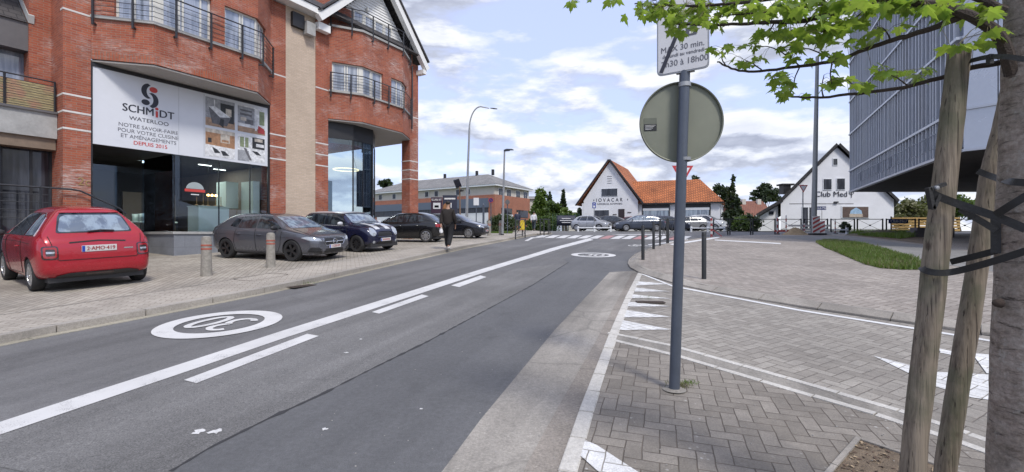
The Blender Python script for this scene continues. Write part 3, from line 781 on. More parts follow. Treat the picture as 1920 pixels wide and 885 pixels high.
# ---- showroom glazing, plinth and banner
OG = -.06
mb = MB(); fbox(mb, 0, 5.12, OG + .03, OG - .04, 6.32, 6.42); fbox(mb, 5.05, 5.12, OG + .03, OG - .04, 1.7, 6.32); fbox(mb, .0, .05, OG + .02, OG - .04, 1.0, 6.32)
for s in (2.02, 3.35, 4.4): fbox(mb, s, s + .03, OG - .01, OG - .05, 1.72, 4.17)
mb.build('glazing_frame', blackm, bb)
mb = MB(); fbox(mb, 2.0, 5.12, OG - .01, OG - .025, 1.7, 4.15); mb.build('shop_window', shop, bb)
mb = MB(); fbox(mb, 2.0, 2.015, OG - .03, -2.4, 1.7, 4.15); mb.build('shop_window', shop, bb)
mb = MB(); fbox(mb, .05, 2.0, -2.4, -2.42, .8, 4.15); mb.build('entrance_glazing', shop, bb)
plin = brickmat('bluestone_plinth', (.21, .225, .255), (.25, .265, .29), (.15, .16, .18), 1.4, 1.2, .006, var=.3, bump=.2, dirt=.15)
mb = MB(); fbox(mb, 2.0, 5.12, .0, -.3, .5, 1.62); fbox(mb, 2.0, 2.3, -.3, -2.4, .5, 1.62); mb.build('plinth', plin, bb)
mb = MB(); fbox(mb, 1.96, 5.12, .04, -.32, 1.62, 1.70); fbox(mb, 1.96, 2.3, -.32, -2.42, 1.62, 1.70); mb.build('plinth_coping', slabm, bb)
# interior
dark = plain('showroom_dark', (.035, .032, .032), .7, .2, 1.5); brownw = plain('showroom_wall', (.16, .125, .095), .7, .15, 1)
mint = plain('mint_lacquer', (.68, .80, .74), .35, .04, 2); floorm = plain('showroom_floor', (.12, .10, .085), .35, .15, 2)
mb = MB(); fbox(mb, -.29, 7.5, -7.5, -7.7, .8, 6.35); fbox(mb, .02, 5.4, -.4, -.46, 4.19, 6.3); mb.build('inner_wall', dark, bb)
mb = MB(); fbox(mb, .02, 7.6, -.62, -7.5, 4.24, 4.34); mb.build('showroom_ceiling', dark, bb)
mb = MB(); fbox(mb, 2.31, 7.6, -.31, -7.5, 1.5, 1.6); mb.build('showroom_floor', floorm, bb)
mb = MB(); fbox(mb, 2.6, 4.4, -5.8, -5.9, 1.6, 3.3); fbox(mb, 5.2, 5.3, -.62, -7.5, 1.6, 4.2); mb.build('inner_partition', brownw, bb)
# sticker on the glass
lw = plain('decal_white', (.7, .7, .7), .5, .05); lr = plain('decal_red', (.55, .06, .05), .5, .05); lk = plain('logo_black', (.025, .027, .04), .5, .05)
mb = MB(); cS, cZ = 2.62, 3.0
mb.prism([F3(cS + .26 * math.cos(a), OG + .004, cZ + .10 + .22 * math.sin(a)) for a in [math.pi * k / 12 for k in range(13)]], Vector((*(fn * .003), 0))); st = mb.build('window_sticker', plain('sticker_grey', (.35, .40, .40), .5, .1), bb)
mb = MB(); fbox(mb, cS - .30, cS + .30, OG + .009, OG + .006, cZ, cZ + .09); mb.build('sticker_band', lr, st)
mb = MB(); fbox(mb, cS - .12, cS + .12, OG + .009, OG + .006, cZ - .10, cZ - .07); mb.build('sticker_band', lw, st)
# the banner above the showroom
bn = MB(); fbox(bn, .05, 5.05, OG + .004, OG - .02, 4.15, 6.32)
banm = plain('banner_vinyl', (.66, .68, .72), .35, .04, .8)
ban = thing('shop_banner', 'wide pale banner reading SCHMIDT WATERLOO with four kitchen photographs, over the showroom window', 'banner', F3(2.5, OG, 4.15))
bn.build('banner_sheet', banm, ban)
OB = OG + .007
fd3 = Vector((fd.x, fd.y, 0)); up = Vector((0, 0, 1))
def btext(body, s, z, size, mat, sx=1.0, bold=0): text(body, size, mat, ban, F3(s, OB, z), fd3, up, sx=sx, depth=.004, bold=bold)
sC = 1.36
lgrey = plain('lettering_grey', (.13, .13, .15), .5, .05)
btext('SCHM', sC - .26, 5.33, .32, lk, .92, .006); btext('DT', sC + .46, 5.33, .32, lk, .95, .006)
mb = MB(); 
fbox(mb, sC + .175, sC + .235, OB + .002, OB - .002, 5.21, 5.40); mb.prism([F3(sC + .205 + .045 * math.cos(a), OB - .001, 5.47 + .045 * math.sin(a)) for a in [R(24 * k) for k in range(15)]], Vector((*(fn * .004), 0)))
mb.build('letter_i', lr, ban)
btext('WATERLOO', sC + .02, 5.05, .165, lk, 1.1)
btext('NOTRE SAVOIR-FAIRE', sC + .02, 4.82, .155, lgrey); btext('POUR VOTRE CUISINE', sC + .02, 4.66, .155, lgrey); btext('ET AMÉNAGEMENTS', sC + .02, 4.50, .155, lgrey)
btext('DEPUIS 2015', sC + .05, 4.33, .16, lr, 1.0, .002)
# emblem: two crescents and two dots
def bpoly(pts, mat, nm='emblem', lift=0.0, parent=None):
    mb = MB(); mb.prism([F3(s, OB - .001 + lift, z) for s, z in pts], Vector((*(fn * .003), 0))); return mb.build(nm, mat, parent or ban)
def cres(cx, cz, sgn):
    P = []; n = 14
    for k in range(n + 1):
        a = R(95 + 170 * k / n); P.append((cx + sgn * .19 * math.cos(a), cz + sgn * .23 * math.sin(a)))
    for k in range(n + 1):
        a = R(262 - 160 * k / n); P.append((cx + sgn * (.075 + .13 * math.cos(a)), cz + sgn * (-.01 + .19 * math.sin(a))))
    return P
eS, eZ = sC + .02, 5.83
bpoly(cres(eS - .02, eZ + .13, 1), lk); bpoly(cres(eS + .04, eZ - .13, -1), lk)
bpoly([(eS + .10 + .105 * math.cos(a), eZ + .20 + .085 * math.sin(a)) for a in [2 * math.pi * k / 20 for k in range(20)]], lr)
bpoly([(eS - .10 + .105 * math.cos(a), eZ - .22 + .085 * math.sin(a)) for a in [2 * math.pi * k / 20 for k in range(20)]], lk)
# four kitchen photographs printed on it
pc = {k: plain('print_' + k, c, .45, .45, 9) for k, c in dict(cream=(.52, .47, .40), wood=(.36, .20, .11), dark=(.03, .032, .035), grey=(.30, .31, .33), floor=(.36, .24, .16), white=(.66, .67, .68), green=(.22, .26, .15), red=(.38, .05, .05), mid=(.12, .12, .13)).items()}
def pic(s0, z0, s1, z1, base, shapes):
    pr = bpoly([(s0, z0), (s1, z0), (s1, z1), (s0, z1)], pc[base], 'printed_photo', .001)
    for i, (col, pts) in enumerate(shapes):
        bpoly([(s0 + (s1 - s0) * u, z0 + (z1 - z0) * v) for u, v in pts], pc[col], 'printed_shape', .003 + .0006 * i, pr)
def rc(a, b, c, d): return [(a, b), (c, b), (c, d), (a, d)]
pS = [(2.93, 3.87), (3.97, 4.95)]
pic(pS[0][0], 5.27, pS[0][1], 6.22, 'grey', [('floor', rc(0, 0, 1, .28)), ('dark', rc(.5, .2, .97, .88)), ('cream', rc(.68, .45, .88, .72)), ('mid', [(.1, .66), (.22, .1), (.72, .08), (.85, .4)]), ('white', [(.1, .68), (.32, .72), (.85, .42), (.48, .36)]), ('dark', [(.45, .1), (.6, 0), (.62, .3), (.5, .32)]), ('white', rc(.28, .7, .31, .95))])
pic(pS[1][0], 5.27, pS[1][1], 6.22, 'white', [('floor', rc(0, 0, 1, .2)), ('grey', rc(0, .3, .6, .95)), ('mid', rc(.08, .62, .5, .7)), ('mid', rc(.08, .78, .5, .84)), ('mid', rc(.25, .32, .55, .5)), ('cream', rc(.1, .42, .3, .55)), ('white', rc(.0, .2, .45, .32)), ('green', rc(.78, .38, .97, .9)), ('white', rc(.62, .12, .68, .95)), ('red', [(.72, .05), (.98, .05), (.96, .24), (.74, .34)])])
pic(pS[0][0], 4.24, pS[0][1], 5.18, 'wood', [('white', [(0, .0), (1, 0), (1, .38), (0, .42)]), ('cream', rc(.5, .55, .82, .85)), ('wood', rc(.54, .58, .78, .66)), ('dark', rc(.08, .5, .2, .66)), ('dark', [(.22, .35), (.38, .28), (.5, .16), (.3, .14)]), ('dark', [(.5, .26), (.66, .24), (.8, .1), (.58, .08)]), ('cream', rc(0, .86, 1, 1))])
pic(pS[1][0], 4.24, pS[1][1], 5.18, 'white', [('grey', rc(0, 0, .4, .4)), ('green', rc(.08, .52, .38, .9)), ('white', rc(.22, .5, .26, .92)), ('dark', rc(.52, .52, .98, .95)), ('white', rc(.66, .6, .96, .72)), ('mid', [(.2, .5), (.3, .48), (.5, .06), (.42, .04)]), ('dark', [(.5, .42), (.66, .3), (.85, .28), (.7, .42)]), ('cream', rc(.6, .8, .9, .92))])
bpoly([(2.88, 4.2), (2.90, 4.2), (2.90, 6.27), (2.88, 6.27)], plain('banner_seam', (.5, .52, .55), .5), 'seam')
bpoly([(2.15, 4.16), (2.16, 4.16), (2.16, 6.31), (2.15, 6.31)], MT['banner_seam'], 'seam')
# house number on the pier
brass = plain('brass', (.42, .27, .12), .4, .1, metal=.6)
text('2c', .30, brass, bb, F3(-.14, .006, 3.05), fd3, up, 'house_number', depth=.02)
# ---- curved glass hall under the right bay
gp_ = [F(7.62, -.30), F(8.75, .18), F(9.9, .12), F(10.75, -.7), F(11.1, -1.9)]
mb = MB(); wallstrip(mb, gp_, 1.25, 5.75, 0, .03); mb.build('curved_glazing', shop2, bb)
mb = MB(); wallstrip(mb, gp_, 5.75, ZL + .06, .02, .1)
for q in gp_[1:]: mb.bar((q.x, q.y, 1.2), (q.x, q.y, 5.75), .05, .05)
q = gp_[1].lerp(gp_[2], .5); mb.bar((q.x, q.y, 1.2), (q.x, q.y, 5.75), .02, .03)
wallstrip(mb, gp_, 1.0, 1.25, .02, .1)
mb.build('glazing_frame', blackm, bb)
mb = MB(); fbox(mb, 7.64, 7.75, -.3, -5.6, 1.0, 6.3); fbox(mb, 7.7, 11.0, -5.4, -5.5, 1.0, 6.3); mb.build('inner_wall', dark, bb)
mb = MB(); fbox(mb, 8.0, 8.5, -.9, -1.4, 1.1, 4.0); mb.build('hall_column', plain('hall_grey', (.25, .28, .30), .6, .05), bb)
mb = MB(); fbox(mb, 9.55, 10.25, -.5, -.56, 2.9, 4.6); mb.build('hanging_screen', plain('screen_brown', (.045, .03, .028), .3, .1), bb)
mb = MB(); c_ = F3(9.0, -.6, 4.55)
mb.tube([c_ + Vector((.55 * math.cos(a), .55 * math.sin(a), 0)) for a in [2 * math.pi * k / 32 for k in range(33)]], .02, 6)
o = mb.build('ring_light', plain('ring_glow', (.9, .8, .5), .5, 0, emit=(1, .85, .55), estr=1.6), bb); mb = MB(); mb.tube([c_ + Vector((.5, 0, 0)), F3(9.0, -.6, 6.3)], .006, 4); mb.build('cord', blackm, o)
# arrow disc and letters standing in the hall window
mb = MB(); t = (gp_[2] - gp_[1]).normalized(); nn = Vector((t.y, -t.x)); 
q = gp_[2].lerp(gp_[1], .22) + nn * .03
ar = MB(); c3 = Vector((q.x, q.y, 2.13)); t3 = Vector((t.x, t.y, 0))
ar.prism([c3 + t3 * x + up * z for x, z in ((-.26, -.1), (0, -.1), (0, -.24), (.3, 0), (0, .24), (0, .1), (-.26, .1))], Vector((nn.x, nn.y, 0)) * .004)
ds = MB(); ds.prism([c3 - Vector((nn.x, nn.y, 0)) * .01 + t3 * .36 * math.cos(a) + up * .36 * math.sin(a) for a in [2 * math.pi * k / 28 for k in range(28)]], Vector((nn.x, nn.y, 0)) * .006)
sg = thing('window_sign', 'black disc with red arrow and white letters SC on the curved glass', 'sign', (q.x, q.y, 1.3))
ds.build('disc', lk, sg); ar.build('arrow', plain('arrow_red', (.62, .04, .05), .4, .05), sg)
t2 = (gp_[3] - gp_[2]).normalized(); q2 = gp_[2].lerp(gp_[3], .5) + Vector((t2.y, -t2.x)) * .03
text('SC', .72, plain('letter_white', (.75, .75, .74), .4, .03), sg, (q2.x, q2.y, 2.0), (t2.x, t2.y, 0), up, bold=.015)

# ---- furniture seen through the showroom window
def chair3(s, off, z, rz, first=None, lab=''):
    if first:
        c = copytree(first); c.location = F3(s, off, z); c.rotation_euler.z = rz; c['label'] = lab; return c
    t = thing('showroom_chair', lab, 'chair', F3(s, off, z), rz, 'mint showroom chairs', local=True)
    m_ = MB(); n = 10; P = []
    for k in range(n + 1):
        a = R(-100 + 200 * k / n); rr = .24
        P.append((rr * math.cos(a) - .02, rr * math.sin(a)))
    v = []
    for x, y in P: v += [(x, y, .46), (x * 1.08, y * 1.12, .80 - .06 * abs(y) / .24)]
    m_.add(v, [(2 * k, 2 * k + 2, 2 * k + 3, 2 * k + 1) for k in range(n)]); o = m_.build('backrest', mint, t, True)
    md = o.modifiers.new('s', 'SOLIDIFY'); md.thickness = .03
    m_ = MB(); m_.lathe([(0, .42), (.22, .42), (.25, .45), (.23, .48), (0, .48)], (0, 0, 0), 'z', 16); m_.build('seat', mint, t, True)
    for sx, sy in ((1, 1), (1, -1), (-1, 1), (-1, -1)):
        m_ = MB(); m_.tube([(sx * .13, sy * .13, .43), (sx * .22, sy * .22, 0)], .012, 6); m_.build('leg', blackm, t)
    return t
ch = chair3(2.2, -3.3, 1.6, R(60), None, 'mint shell chair at the left side of the small table behind the glass')
chair3(3.2, -3.3, 1.6, R(-130), ch, 'mint shell chair at the right side of the small table behind the glass')
t = thing('showroom_table', 'thin dark table between the two mint chairs in the showroom', 'table', F3(2.7, -3.3, 1.6))
m_ = MB(); fbox(m_, 2.4, 3.0, -3.1, -3.7, 2.30, 2.33); m_.build('tabletop', plain('table_grey', (.3, .31, .3), .3), t)
for s, o_ in ((2.43, -3.13), (2.97, -3.13), (2.43, -3.67), (2.97, -3.67)):
    m_ = MB(); a = F3(s, o_, 1.6); m_.bar(a, a + Vector((0, 0, .7)), .03, .03); m_.build('leg', blackm, t)
t = thing('display_island', 'pale mint kitchen island with brass fittings on top, behind the showroom glass', 'kitchen island', F3(4.0, -.8, 1.6))
m_ = MB(); fbox(m_, 2.9, 3.88, -.45, -1.2, 1.6, 2.56); m_.build('cabinet', mint, t); m_ = MB(); fbox(m_, 2.88, 3.90, -.43, -1.22, 2.56, 2.59); m_.build('worktop', mint, t)
for k, (s, h) in enumerate(((3.0, .30), (3.2, .42), (3.35, .46), (3.6, .28), (3.78, .36))):
    m_ = MB(); a = F3(s, -.8, 2.59); m_.tube([a, a + up * h], .012, 6); m_.lathe([(0, 0), (.07, 0), (.07, .015), (0, .03)], a + up * (.02), 'z', 12); m_.build('brass_fitting', brass, t)
t = thing('tall_cabinet', 'tall pale mint cupboard with an open niche at the right end of the showroom', 'cabinet', F3(4.9, -.9, 1.6))
m_ = MB(); fbox(m_, 4.75, 5.0, -.5, -1.3, 1.6, 3.6); m_.build('side_tower', mint, t); m_ = MB(); fbox(m_, 4.3, 4.748, -1.5, -2.2, 2.6, 3.6); m_.build('wall_cupboard', mint, t)
m_ = MB(); fbox(m_, 4.3, 4.748, -1.5, -2.2, 1.6, 2.15); m_.build('base_cupboard', brownw, t)
glow = plain('bulb_glow', (1, .6, .25), .5, 0, emit=(1, .55, .18), estr=9)
first = None
for k, s in enumerate((3.45, 3.58, 3.71)):
    lab = ('left', 'middle', 'right')[k] + ' glowing amber bulb of the three hanging in the showroom'
    t = thing('pendant_lamp', lab, 'lamp', F3(s, -1.0, 3.0), 0, 'three pendant bulbs in the showroom')
    m_ = MB(); m_.tube([F3(s, -1.0, 3.1), F3(s, -1.0, 4.24)], .005, 4); m_.build('cord', blackm, t)
    m_ = MB(); m_.lathe([(0, -.04), (.03, -.03), (.04, 0), (.03, .03), (0, .05)], F3(s, -1.0, 3.0), 'z', 10); m_.build('bulb', glow, t, True)
# ---- neighbour on the far left: slate roof, balcony with a reed screen, glass entrance
nb = thing('neighbour_house', 'low house with dark slate roof, concrete balcony and dark glass entrance left of the pier', 'building', F3(-3, -1.3, g(11)))
mb = MB(); fbox(mb, -9, -.575, -1.4, -1.6, 3.95, 4.9); mb.build('wall', brick, nb)
mb = MB(); fbox(mb, -9, -.58, -.42, -1.5, 4.20, 4.86); o = mb.build('balcony_slab', slabm, nb)
mb = MB(); fbox(mb, -9, -.585, -.36, -1.39, 4.86, 4.92); mb.build('balcony_coping', lead, nb)
mb = MB(); fbox(mb, -9, -.59, -.5, -.9, 3.9, 4.20); mb.build('beam', plain('brown_beam', (.20, .15, .11), .8, .2), nb)
mb = MB(); fbox(mb, -9, -.58, -.92, -.96, .3, 3.9); mb.build('entrance_glazing', glassD, nb)
mb = MB(); fbox(mb, -2.0, -1.6, -.6, -.91, .3, 3.95); mb.build('post', plain('blue_grey_post', (.10, .13, .18), .6, .1), nb)
for s in (-1.55, -1.0, -.62):
    mb = MB(); fbox(mb, s, s + .05, -.89, -.92, .3, 3.97); mb.build('frame', blackm, nb)
mb = MB(); fbox(mb, -9, -.575, -1.36, -1.40, 4.95, 6.6); mb.build('window_pane', glassR, nb)
mb = MB(); fbox(mb, -1.0, -.6, -1.32, -1.358, 5.1, 6.6); mb.build('window_shade', lead, nb)
mb = MB(); fbox(mb, -9, -1.0, -.95, -1.7, 6.55, 7.30); mb.build('dormer_fascia', lead, nb)
mb = MB(); mb.prism([F3(-9, -.9, 7.30), F3(-9, -6.9, 13.0), F3(-9, -6.9, 12.8), F3(-9, -1.1, 7.28)], Vector((*(fd * 7.95), 0))); mb.build('roof', slate, nb)
mb = MB(); fbox(mb, -1.02, -.575, -.9, -7, 5.0, 8.4); mb.prism([F3(-1.02, -.9, 8.4), F3(-1.02, -7, 8.4), F3(-1.02, -7, 13.4), F3(-1.02, -2.6, 10)], Vector((*(fd * .44), 0)))
mb.build('party_wall', brick, nb)
mb = MB(); mb.prism([F3(-1.04, -.88, 7.3), F3(-1.04, -6.9, 13.05), F3(-1.04, -6.9, 13.2), F3(-1.04, -.85, 7.5)], Vector((*(fd * .12), 0))); mb.build('roof_verge', slabm, nb)
mb = MB(); rl = [F3(-6, -.44, 0), F3(-.6, -.44, 0)]
for k in range(7):
    z = 4.98 + k * .125; mb.tube([rl[0] + up * z, rl[1] + up * z], .02 if k == 6 else .009, 5)
for s in (-.62, -1.55, -2.5, -3.5): q = F3(s, -.44, 0); mb.bar(q + up * 4.93, q + up * 5.74, .035, .035)
mb.build('balcony_railing', railm, nb)
m, T, p, o = newmat('reed_screen')
ob = T.n('ShaderNodeTexCoord').outputs['Object']
f_ = T.noise(T.vm('MULTIPLY', ob, (3, 3, 40)), 3, 3, .7); f2 = T.noise(ob, 2.2, 3, .6)
c = T.mix(T.mr(f_, .35, .65), (.20, .15, .08), (.55, .47, .26)); c = T.mix(T.m('MULTIPLY', T.mr(f2, .5, .62), .55), c, (.45, .18, .15)); T.set(p.inputs['Base Color'], c); p.inputs['Roughness'].default_value = .9
mb = MB(); fbox(mb, -6, -.62, -.48, -.50, 4.95, 5.62); mb.build('reed_screen', m, nb)
# handrail by the entrance, running down past the pier
hr = thing('entrance_railing', 'dark tubular railing before the glass entrance, sloping down past the brick pier', 'railing', F3(-1, .3, g(12)))
mb = MB(); zt = 2.85
mb.tube([F3(-6, .12, zt), F3(-.45, .12, zt - .03), F3(-.25, .12, zt - .06), F3(.6, .12, 2.35), F3(.75, .12, 2.2)], .024, 8)
mb.build('handrail', railm, hr)
mb = MB()
for k in range(4): mb.tube([F3(-6, .12, zt - .22 - k * .2), F3(-.85, .12, zt - .22 - k * .2)], .009, 5)
mb.build('rails', railm, hr)
for s in (-.85, -1.02, -2.6):
    mb = MB(); q = F3(s, .12, .9); mb.bar(q, F3(s, .12, zt), .035, .035); mb.build('post', railm, hr)

def arealamp(nm, loc, size, e, col, sy=None):
    l = bpy.data.lights.new(nm, 'AREA'); l.shape = 'RECTANGLE'; l.size = size; l.size_y = sy or size; l.energy = e; l.color = col
    o = bpy.data.objects.new(nm, l); C.objects.link(o); o.location = loc; o.rotation_euler.z = math.atan2(fd.y, fd.x)
arealamp('showroom_ceiling_light', F3(3.4, -2.6, 4.2), 2.6, 42, (.9, 1, .97), 1.6)
arealamp('hall_ceiling_light', F3(9.3, -2.5, 5.9), 1.2, 15, (1, .95, .85))
lm = plain('downlight', (.9, .9, .9), .5, 0, emit=(.9, 1, 1), estr=2.5)
for k, (s, o_) in enumerate(((3.9, -2.2), (4.8, -3.0))):
    t = thing('ceiling_strip_light', ('left', 'right')[k] + ' small white strip light on the dark showroom ceiling', 'lamp', F3(s, o_, 4.2), 0, 'strip lights on the showroom ceiling')
    m_ = MB(); fbox(m_, s - .22, s + .22, o_ + .03, o_ - .03, 4.205, 4.235); m_.build('diffuser', lm, t)
    m_ = MB(); fbox(m_, s - .25, s + .25, o_ + .035, o_ - .035, 4.226, 4.238); m_.build('housing', blackm, t)
# ------------------------------------------------------------ cars
def tri_poly(poly, step):
    """2-D outline -> fine planar mesh (verts, faces)"""
    bm = bmesh.new(); bm.faces.new([bm.verts.new((a, b, 0)) for a, b in poly]); bmesh.ops.triangulate(bm, faces=bm.faces)
    xs = [a for a, b in poly]; ys = [b for a, b in poly]
    for lo, hi, no, ax in ((min(xs), max(xs), (1, 0, 0), 0), (min(ys), max(ys), (0, 1, 0), 1)):
        n = int((hi - lo) / step)
        for k in range(1, n + 1):
            co = [0, 0, 0]; co[ax] = lo + (hi - lo) * k / (n + 1)
            bmesh.ops.bisect_plane(bm, geom=bm.verts[:] + bm.edges[:] + bm.faces[:], plane_co=co, plane_no=no)
    bm.verts.ensure_lookup_table(); bm.verts.index_update()
    r_ = ([(v.co.x, v.co.y) for v in bm.verts], [tuple(v.index for v in f.verts) for f in bm.faces]); bm.free(); return r_
def rnd_poly(P, r_=.04, n=4):
    out = []; P = [Vector(p) for p in P]; m_ = len(P)
    for i in range(m_):
        a, b, c = P[i - 1], P[i], P[(i + 1) % m_]
        d1 = min(r_, (a - b).length * .45); d2 = min(r_, (c - b).length * .45)
        p1 = b + (a - b).normalized() * d1; p2 = b + (c - b).normalized() * d2
        for k in range(n + 1):
            t = k / n; out.append(tuple(p1 * (1 - t) ** 2 + b * 2 * t * (1 - t) + p2 * t * t))
    return out
def interp(tab, x):
    if x <= tab[0][0]: return tab[0][1:]
    for a, b in zip(tab, tab[1:]):
        if x <= b[0]:
            t = (x - a[0]) / (b[0] - a[0]); return tuple(a[i] + (b[i] - a[i]) * t for i in range(1, len(a)))
    return tab[-1][1:]
class Car:
    """x forward, y left, z up. prof: (x, zbottom, zbelt, ztop, halfwidth)"""
    def __init__(s, P): s.P = P; s.hull()
    def hull(s):
        P = s.P; tab = P['prof']; xs = []
        for a, b in zip(tab, tab[1:]):
            n = max(1, int((b[0] - a[0]) / .14)); xs += [a[0] + (b[0] - a[0]) * k / n for k in range(n)]
        xs.append(tab[-1][0])
        rings = []
        for x in xs:
            zb, bl, zt, w_ = interp(tab, x)
            be = min(bl, zt - .035); gh = max(0, zt - be); k = min(1, gh / .35)
            wr = w_ * .955 - P.get('tumble', .34) * max(0, gh - .05)
            h = be - zb
            ring = [(0, zb), (w_ * .62, zb), (w_ * .90, zb + .015), (w_ * .965, zb + .13 * h), (w_ * .985, zb + .34 * h), (w_, zb + .62 * h), (w_ * .992, zb + .84 * h), (w_ * .965, be - .012),
                    (w_ * (.93 + .0 * k), be + .012), (w_ * .94 + (wr - w_ * .94) * .5 - .02 * (1 - k), be + gh * .45), (wr + .008, zt - .10 * k - .012), (wr - .03 - .03 * k, zt - .045 * k - .004), (wr * .80, zt - .008 * k), (wr * .45, zt + .012), (0, zt + .018)]
            rings.append([(x, y, z) for y, z in ring])
        m_ = len(rings[0]); vs = []; fs = []; full = []
        for r_ in rings: full.append(r_ + [(x, -y, z) for x, y, z in reversed(r_[1:-1])])
        M_ = len(full[0])
        for r_ in full: vs += r_
        for i in range(len(full) - 1):
            for k in range(M_):
                k2 = (k + 1) % M_; fs.append((i * M_ + k, (i + 1) * M_ + k, (i + 1) * M_ + k2, i * M_ + k2))
        fs.append(tuple(range(M_))); fs.append(tuple(reversed(range((len(full) - 1) * M_, len(full) * M_))))
        me = bpy.data.meshes.new('hull'); me.from_pydata(vs, [], fs)
        bm = bmesh.new(); bm.from_mesh(me); bmesh.ops.recalc_face_normals(bm, faces=bm.faces); bm.to_mesh(me); bm.free()
        o = bpy.data.objects.new('hull', me); C.objects.link(o); md = o.modifiers.new('s', 'SUBSURF'); md.levels = P.get('sub', 2); md.render_levels = md.levels
        hm = evalmesh(o); s.bvh = BVHTree.FromPolygons([v.co for v in hm.vertices], [tuple(p.vertices) for p in hm.polygons])
        # wheel arches
        cut = MB(); ra = P['wr'] + P.get('gap', .045)
        for x in P['axles']:
            for sy in (1, -1):
                prof = [(0, .0), (ra, .0), (ra, .5), (0, .5)] if sy > 0 else [(0, -.5), (ra, -.5), (ra, 0), (0, 0)]
                yy = (P['prof'][len(tab) // 2][4] - .30) * sy
                cut.lathe(prof, (x, yy, P['wr'] - .005), 'y', 40)
        co = cut.build('cut', None, uv=False); 
        b = o.modifiers.new('b', 'BOOLEAN'); b.object = co; b.operation = 'DIFFERENCE'; b.solver = 'EXACT'
        me = evalmesh(o); bpy.data.objects.remove(o); bpy.data.objects.remove(co)
        me.name = 'car_body'; me.materials.clear(); s.me = me
        s.me.polygons.foreach_set('use_smooth', [True] * len(me.polygons)); s.me.set_sharp_from_angle(angle=R(42))
    def body(s, paint, root, darkbelow=.0):
        me = s.me; me.materials.append(paint); me.materials.append(MT['tyre_rubber']); me.materials.append(MT['car_plastic'])
        ra = s.P['wr'] + s.P.get('gap', .045)
        idx = []
        for p in me.polygons:
            c = p.center; mi = 0
            for x in s.P['axles']:
                if math.hypot(c.x - x, c.z - s.P['wr'] + .005) < ra + .004 and abs(p.normal.y) < .9 or (math.hypot(c.x - x, c.z - s.P['wr']) < ra and abs(c.y) < .62): mi = 1
            if c.z < darkbelow and mi == 0: mi = 2
            idx.append(mi)
        me.polygons.foreach_set('material_index', idx)
        return link('body', me, root, False, False)
    def patch(s, name, poly, ax, mat, parent, off=.006, step=.07, r_=.0, flat=None, mirror=False, thick=0):
        """an outline projected on the hull. ax: 'L','R' side (x,z); 'F','B' front/back (y,z); 'T' top (x,y)"""
        if r_: poly = rnd_poly(poly, r_)
        vs, fs = tri_poly(poly, step); out = []
        for a, b in vs:
            if ax == 'L': o_, d = Vector((a, 3, b)), Vector((0, -1, 0))
            elif ax == 'R': o_, d = Vector((a, -3, b)), Vector((0, 1, 0))
            elif ax == 'F': o_, d = Vector((5, a, b)), Vector((-1, 0, 0))
            elif ax == 'B': o_, d = Vector((-5, a, b)), Vector((1, 0, 0))
            else: o_, d = Vector((a, b, 5)), Vector((0, 0, -1))
            h, n, i, dist = s.bvh.ray_cast(o_, d)
            if h is None: h, n, i, dist = s.bvh.find_nearest(o_ + d * (2.2 if ax in 'LR' else 3.2))
            out.append(h + n * off)
        mb = MB(); mb.add(out, fs); o = mb.build(name, mat, parent, 'full', False)
        # make the facing consistent
        d = {'L': (0, 1, 0), 'R': (0, -1, 0), 'F': (1, 0, 0), 'B': (-1, 0, 0), 'T': (0, 0, 1)}[ax]
        if sum(p.normal.dot(Vector(d)) for p in o.data.polygons) < 0: o.data.flip_normals()
        return o
    def line(s, name, pts, ax, mat, parent, w_=.008, off=.004):
        """a seam drawn along projected points"""
        out = []
        for a, b in zip(pts, pts[1:]):
            a = Vector(a); b = Vector(b); n = max(1, int((b - a).length / .05))
            for k in range(n + (1 if b == Vector(pts[-1]) else 0)): out.append(a.lerp(b, k / n))
        L = []
        for q in out:
            if ax == 'L': o_, d = Vector((q.x, 3, q.y)), Vector((0, -1, 0))
            elif ax == 'R': o_, d = Vector((q.x, -3, q.y)), Vector((0, 1, 0))
            elif ax == 'F': o_, d = Vector((5, q.x, q.y)), Vector((-1, 0, 0))
            elif ax == 'B': o_, d = Vector((-5, q.x, q.y)), Vector((1, 0, 0))
            else: o_, d = Vector((q.x, q.y, 5)), Vector((0, 0, -1))
            h, n, i, dist = s.bvh.ray_cast(o_, d)
            if h is not None: L.append(h + n * off)
        if len(L) < 2: return None
        mb = MB(); mb.tube(L, w_ / 2, 5); return mb.build(name, mat, parent, False, False)
    def hit(s, a, b, ax):
        if ax == 'L': o_, d = Vector((a, 3, b)), Vector((0, -1, 0))
        elif ax == 'R': o_, d = Vector((a, -3, b)), Vector((0, 1, 0))
        elif ax == 'F': o_, d = Vector((5, a, b)), Vector((-1, 0, 0))
        elif ax == 'B': o_, d = Vector((-5, a, b)), Vector((1, 0, 0))
        else: o_, d = Vector((a, b, 5)), Vector((0, 0, -1))
        h, n, i, _ = s.bvh.ray_cast(o_, d)
        if h is None: h, n, i, _ = s.bvh.find_nearest(o_ + d * 2)
        return h, n

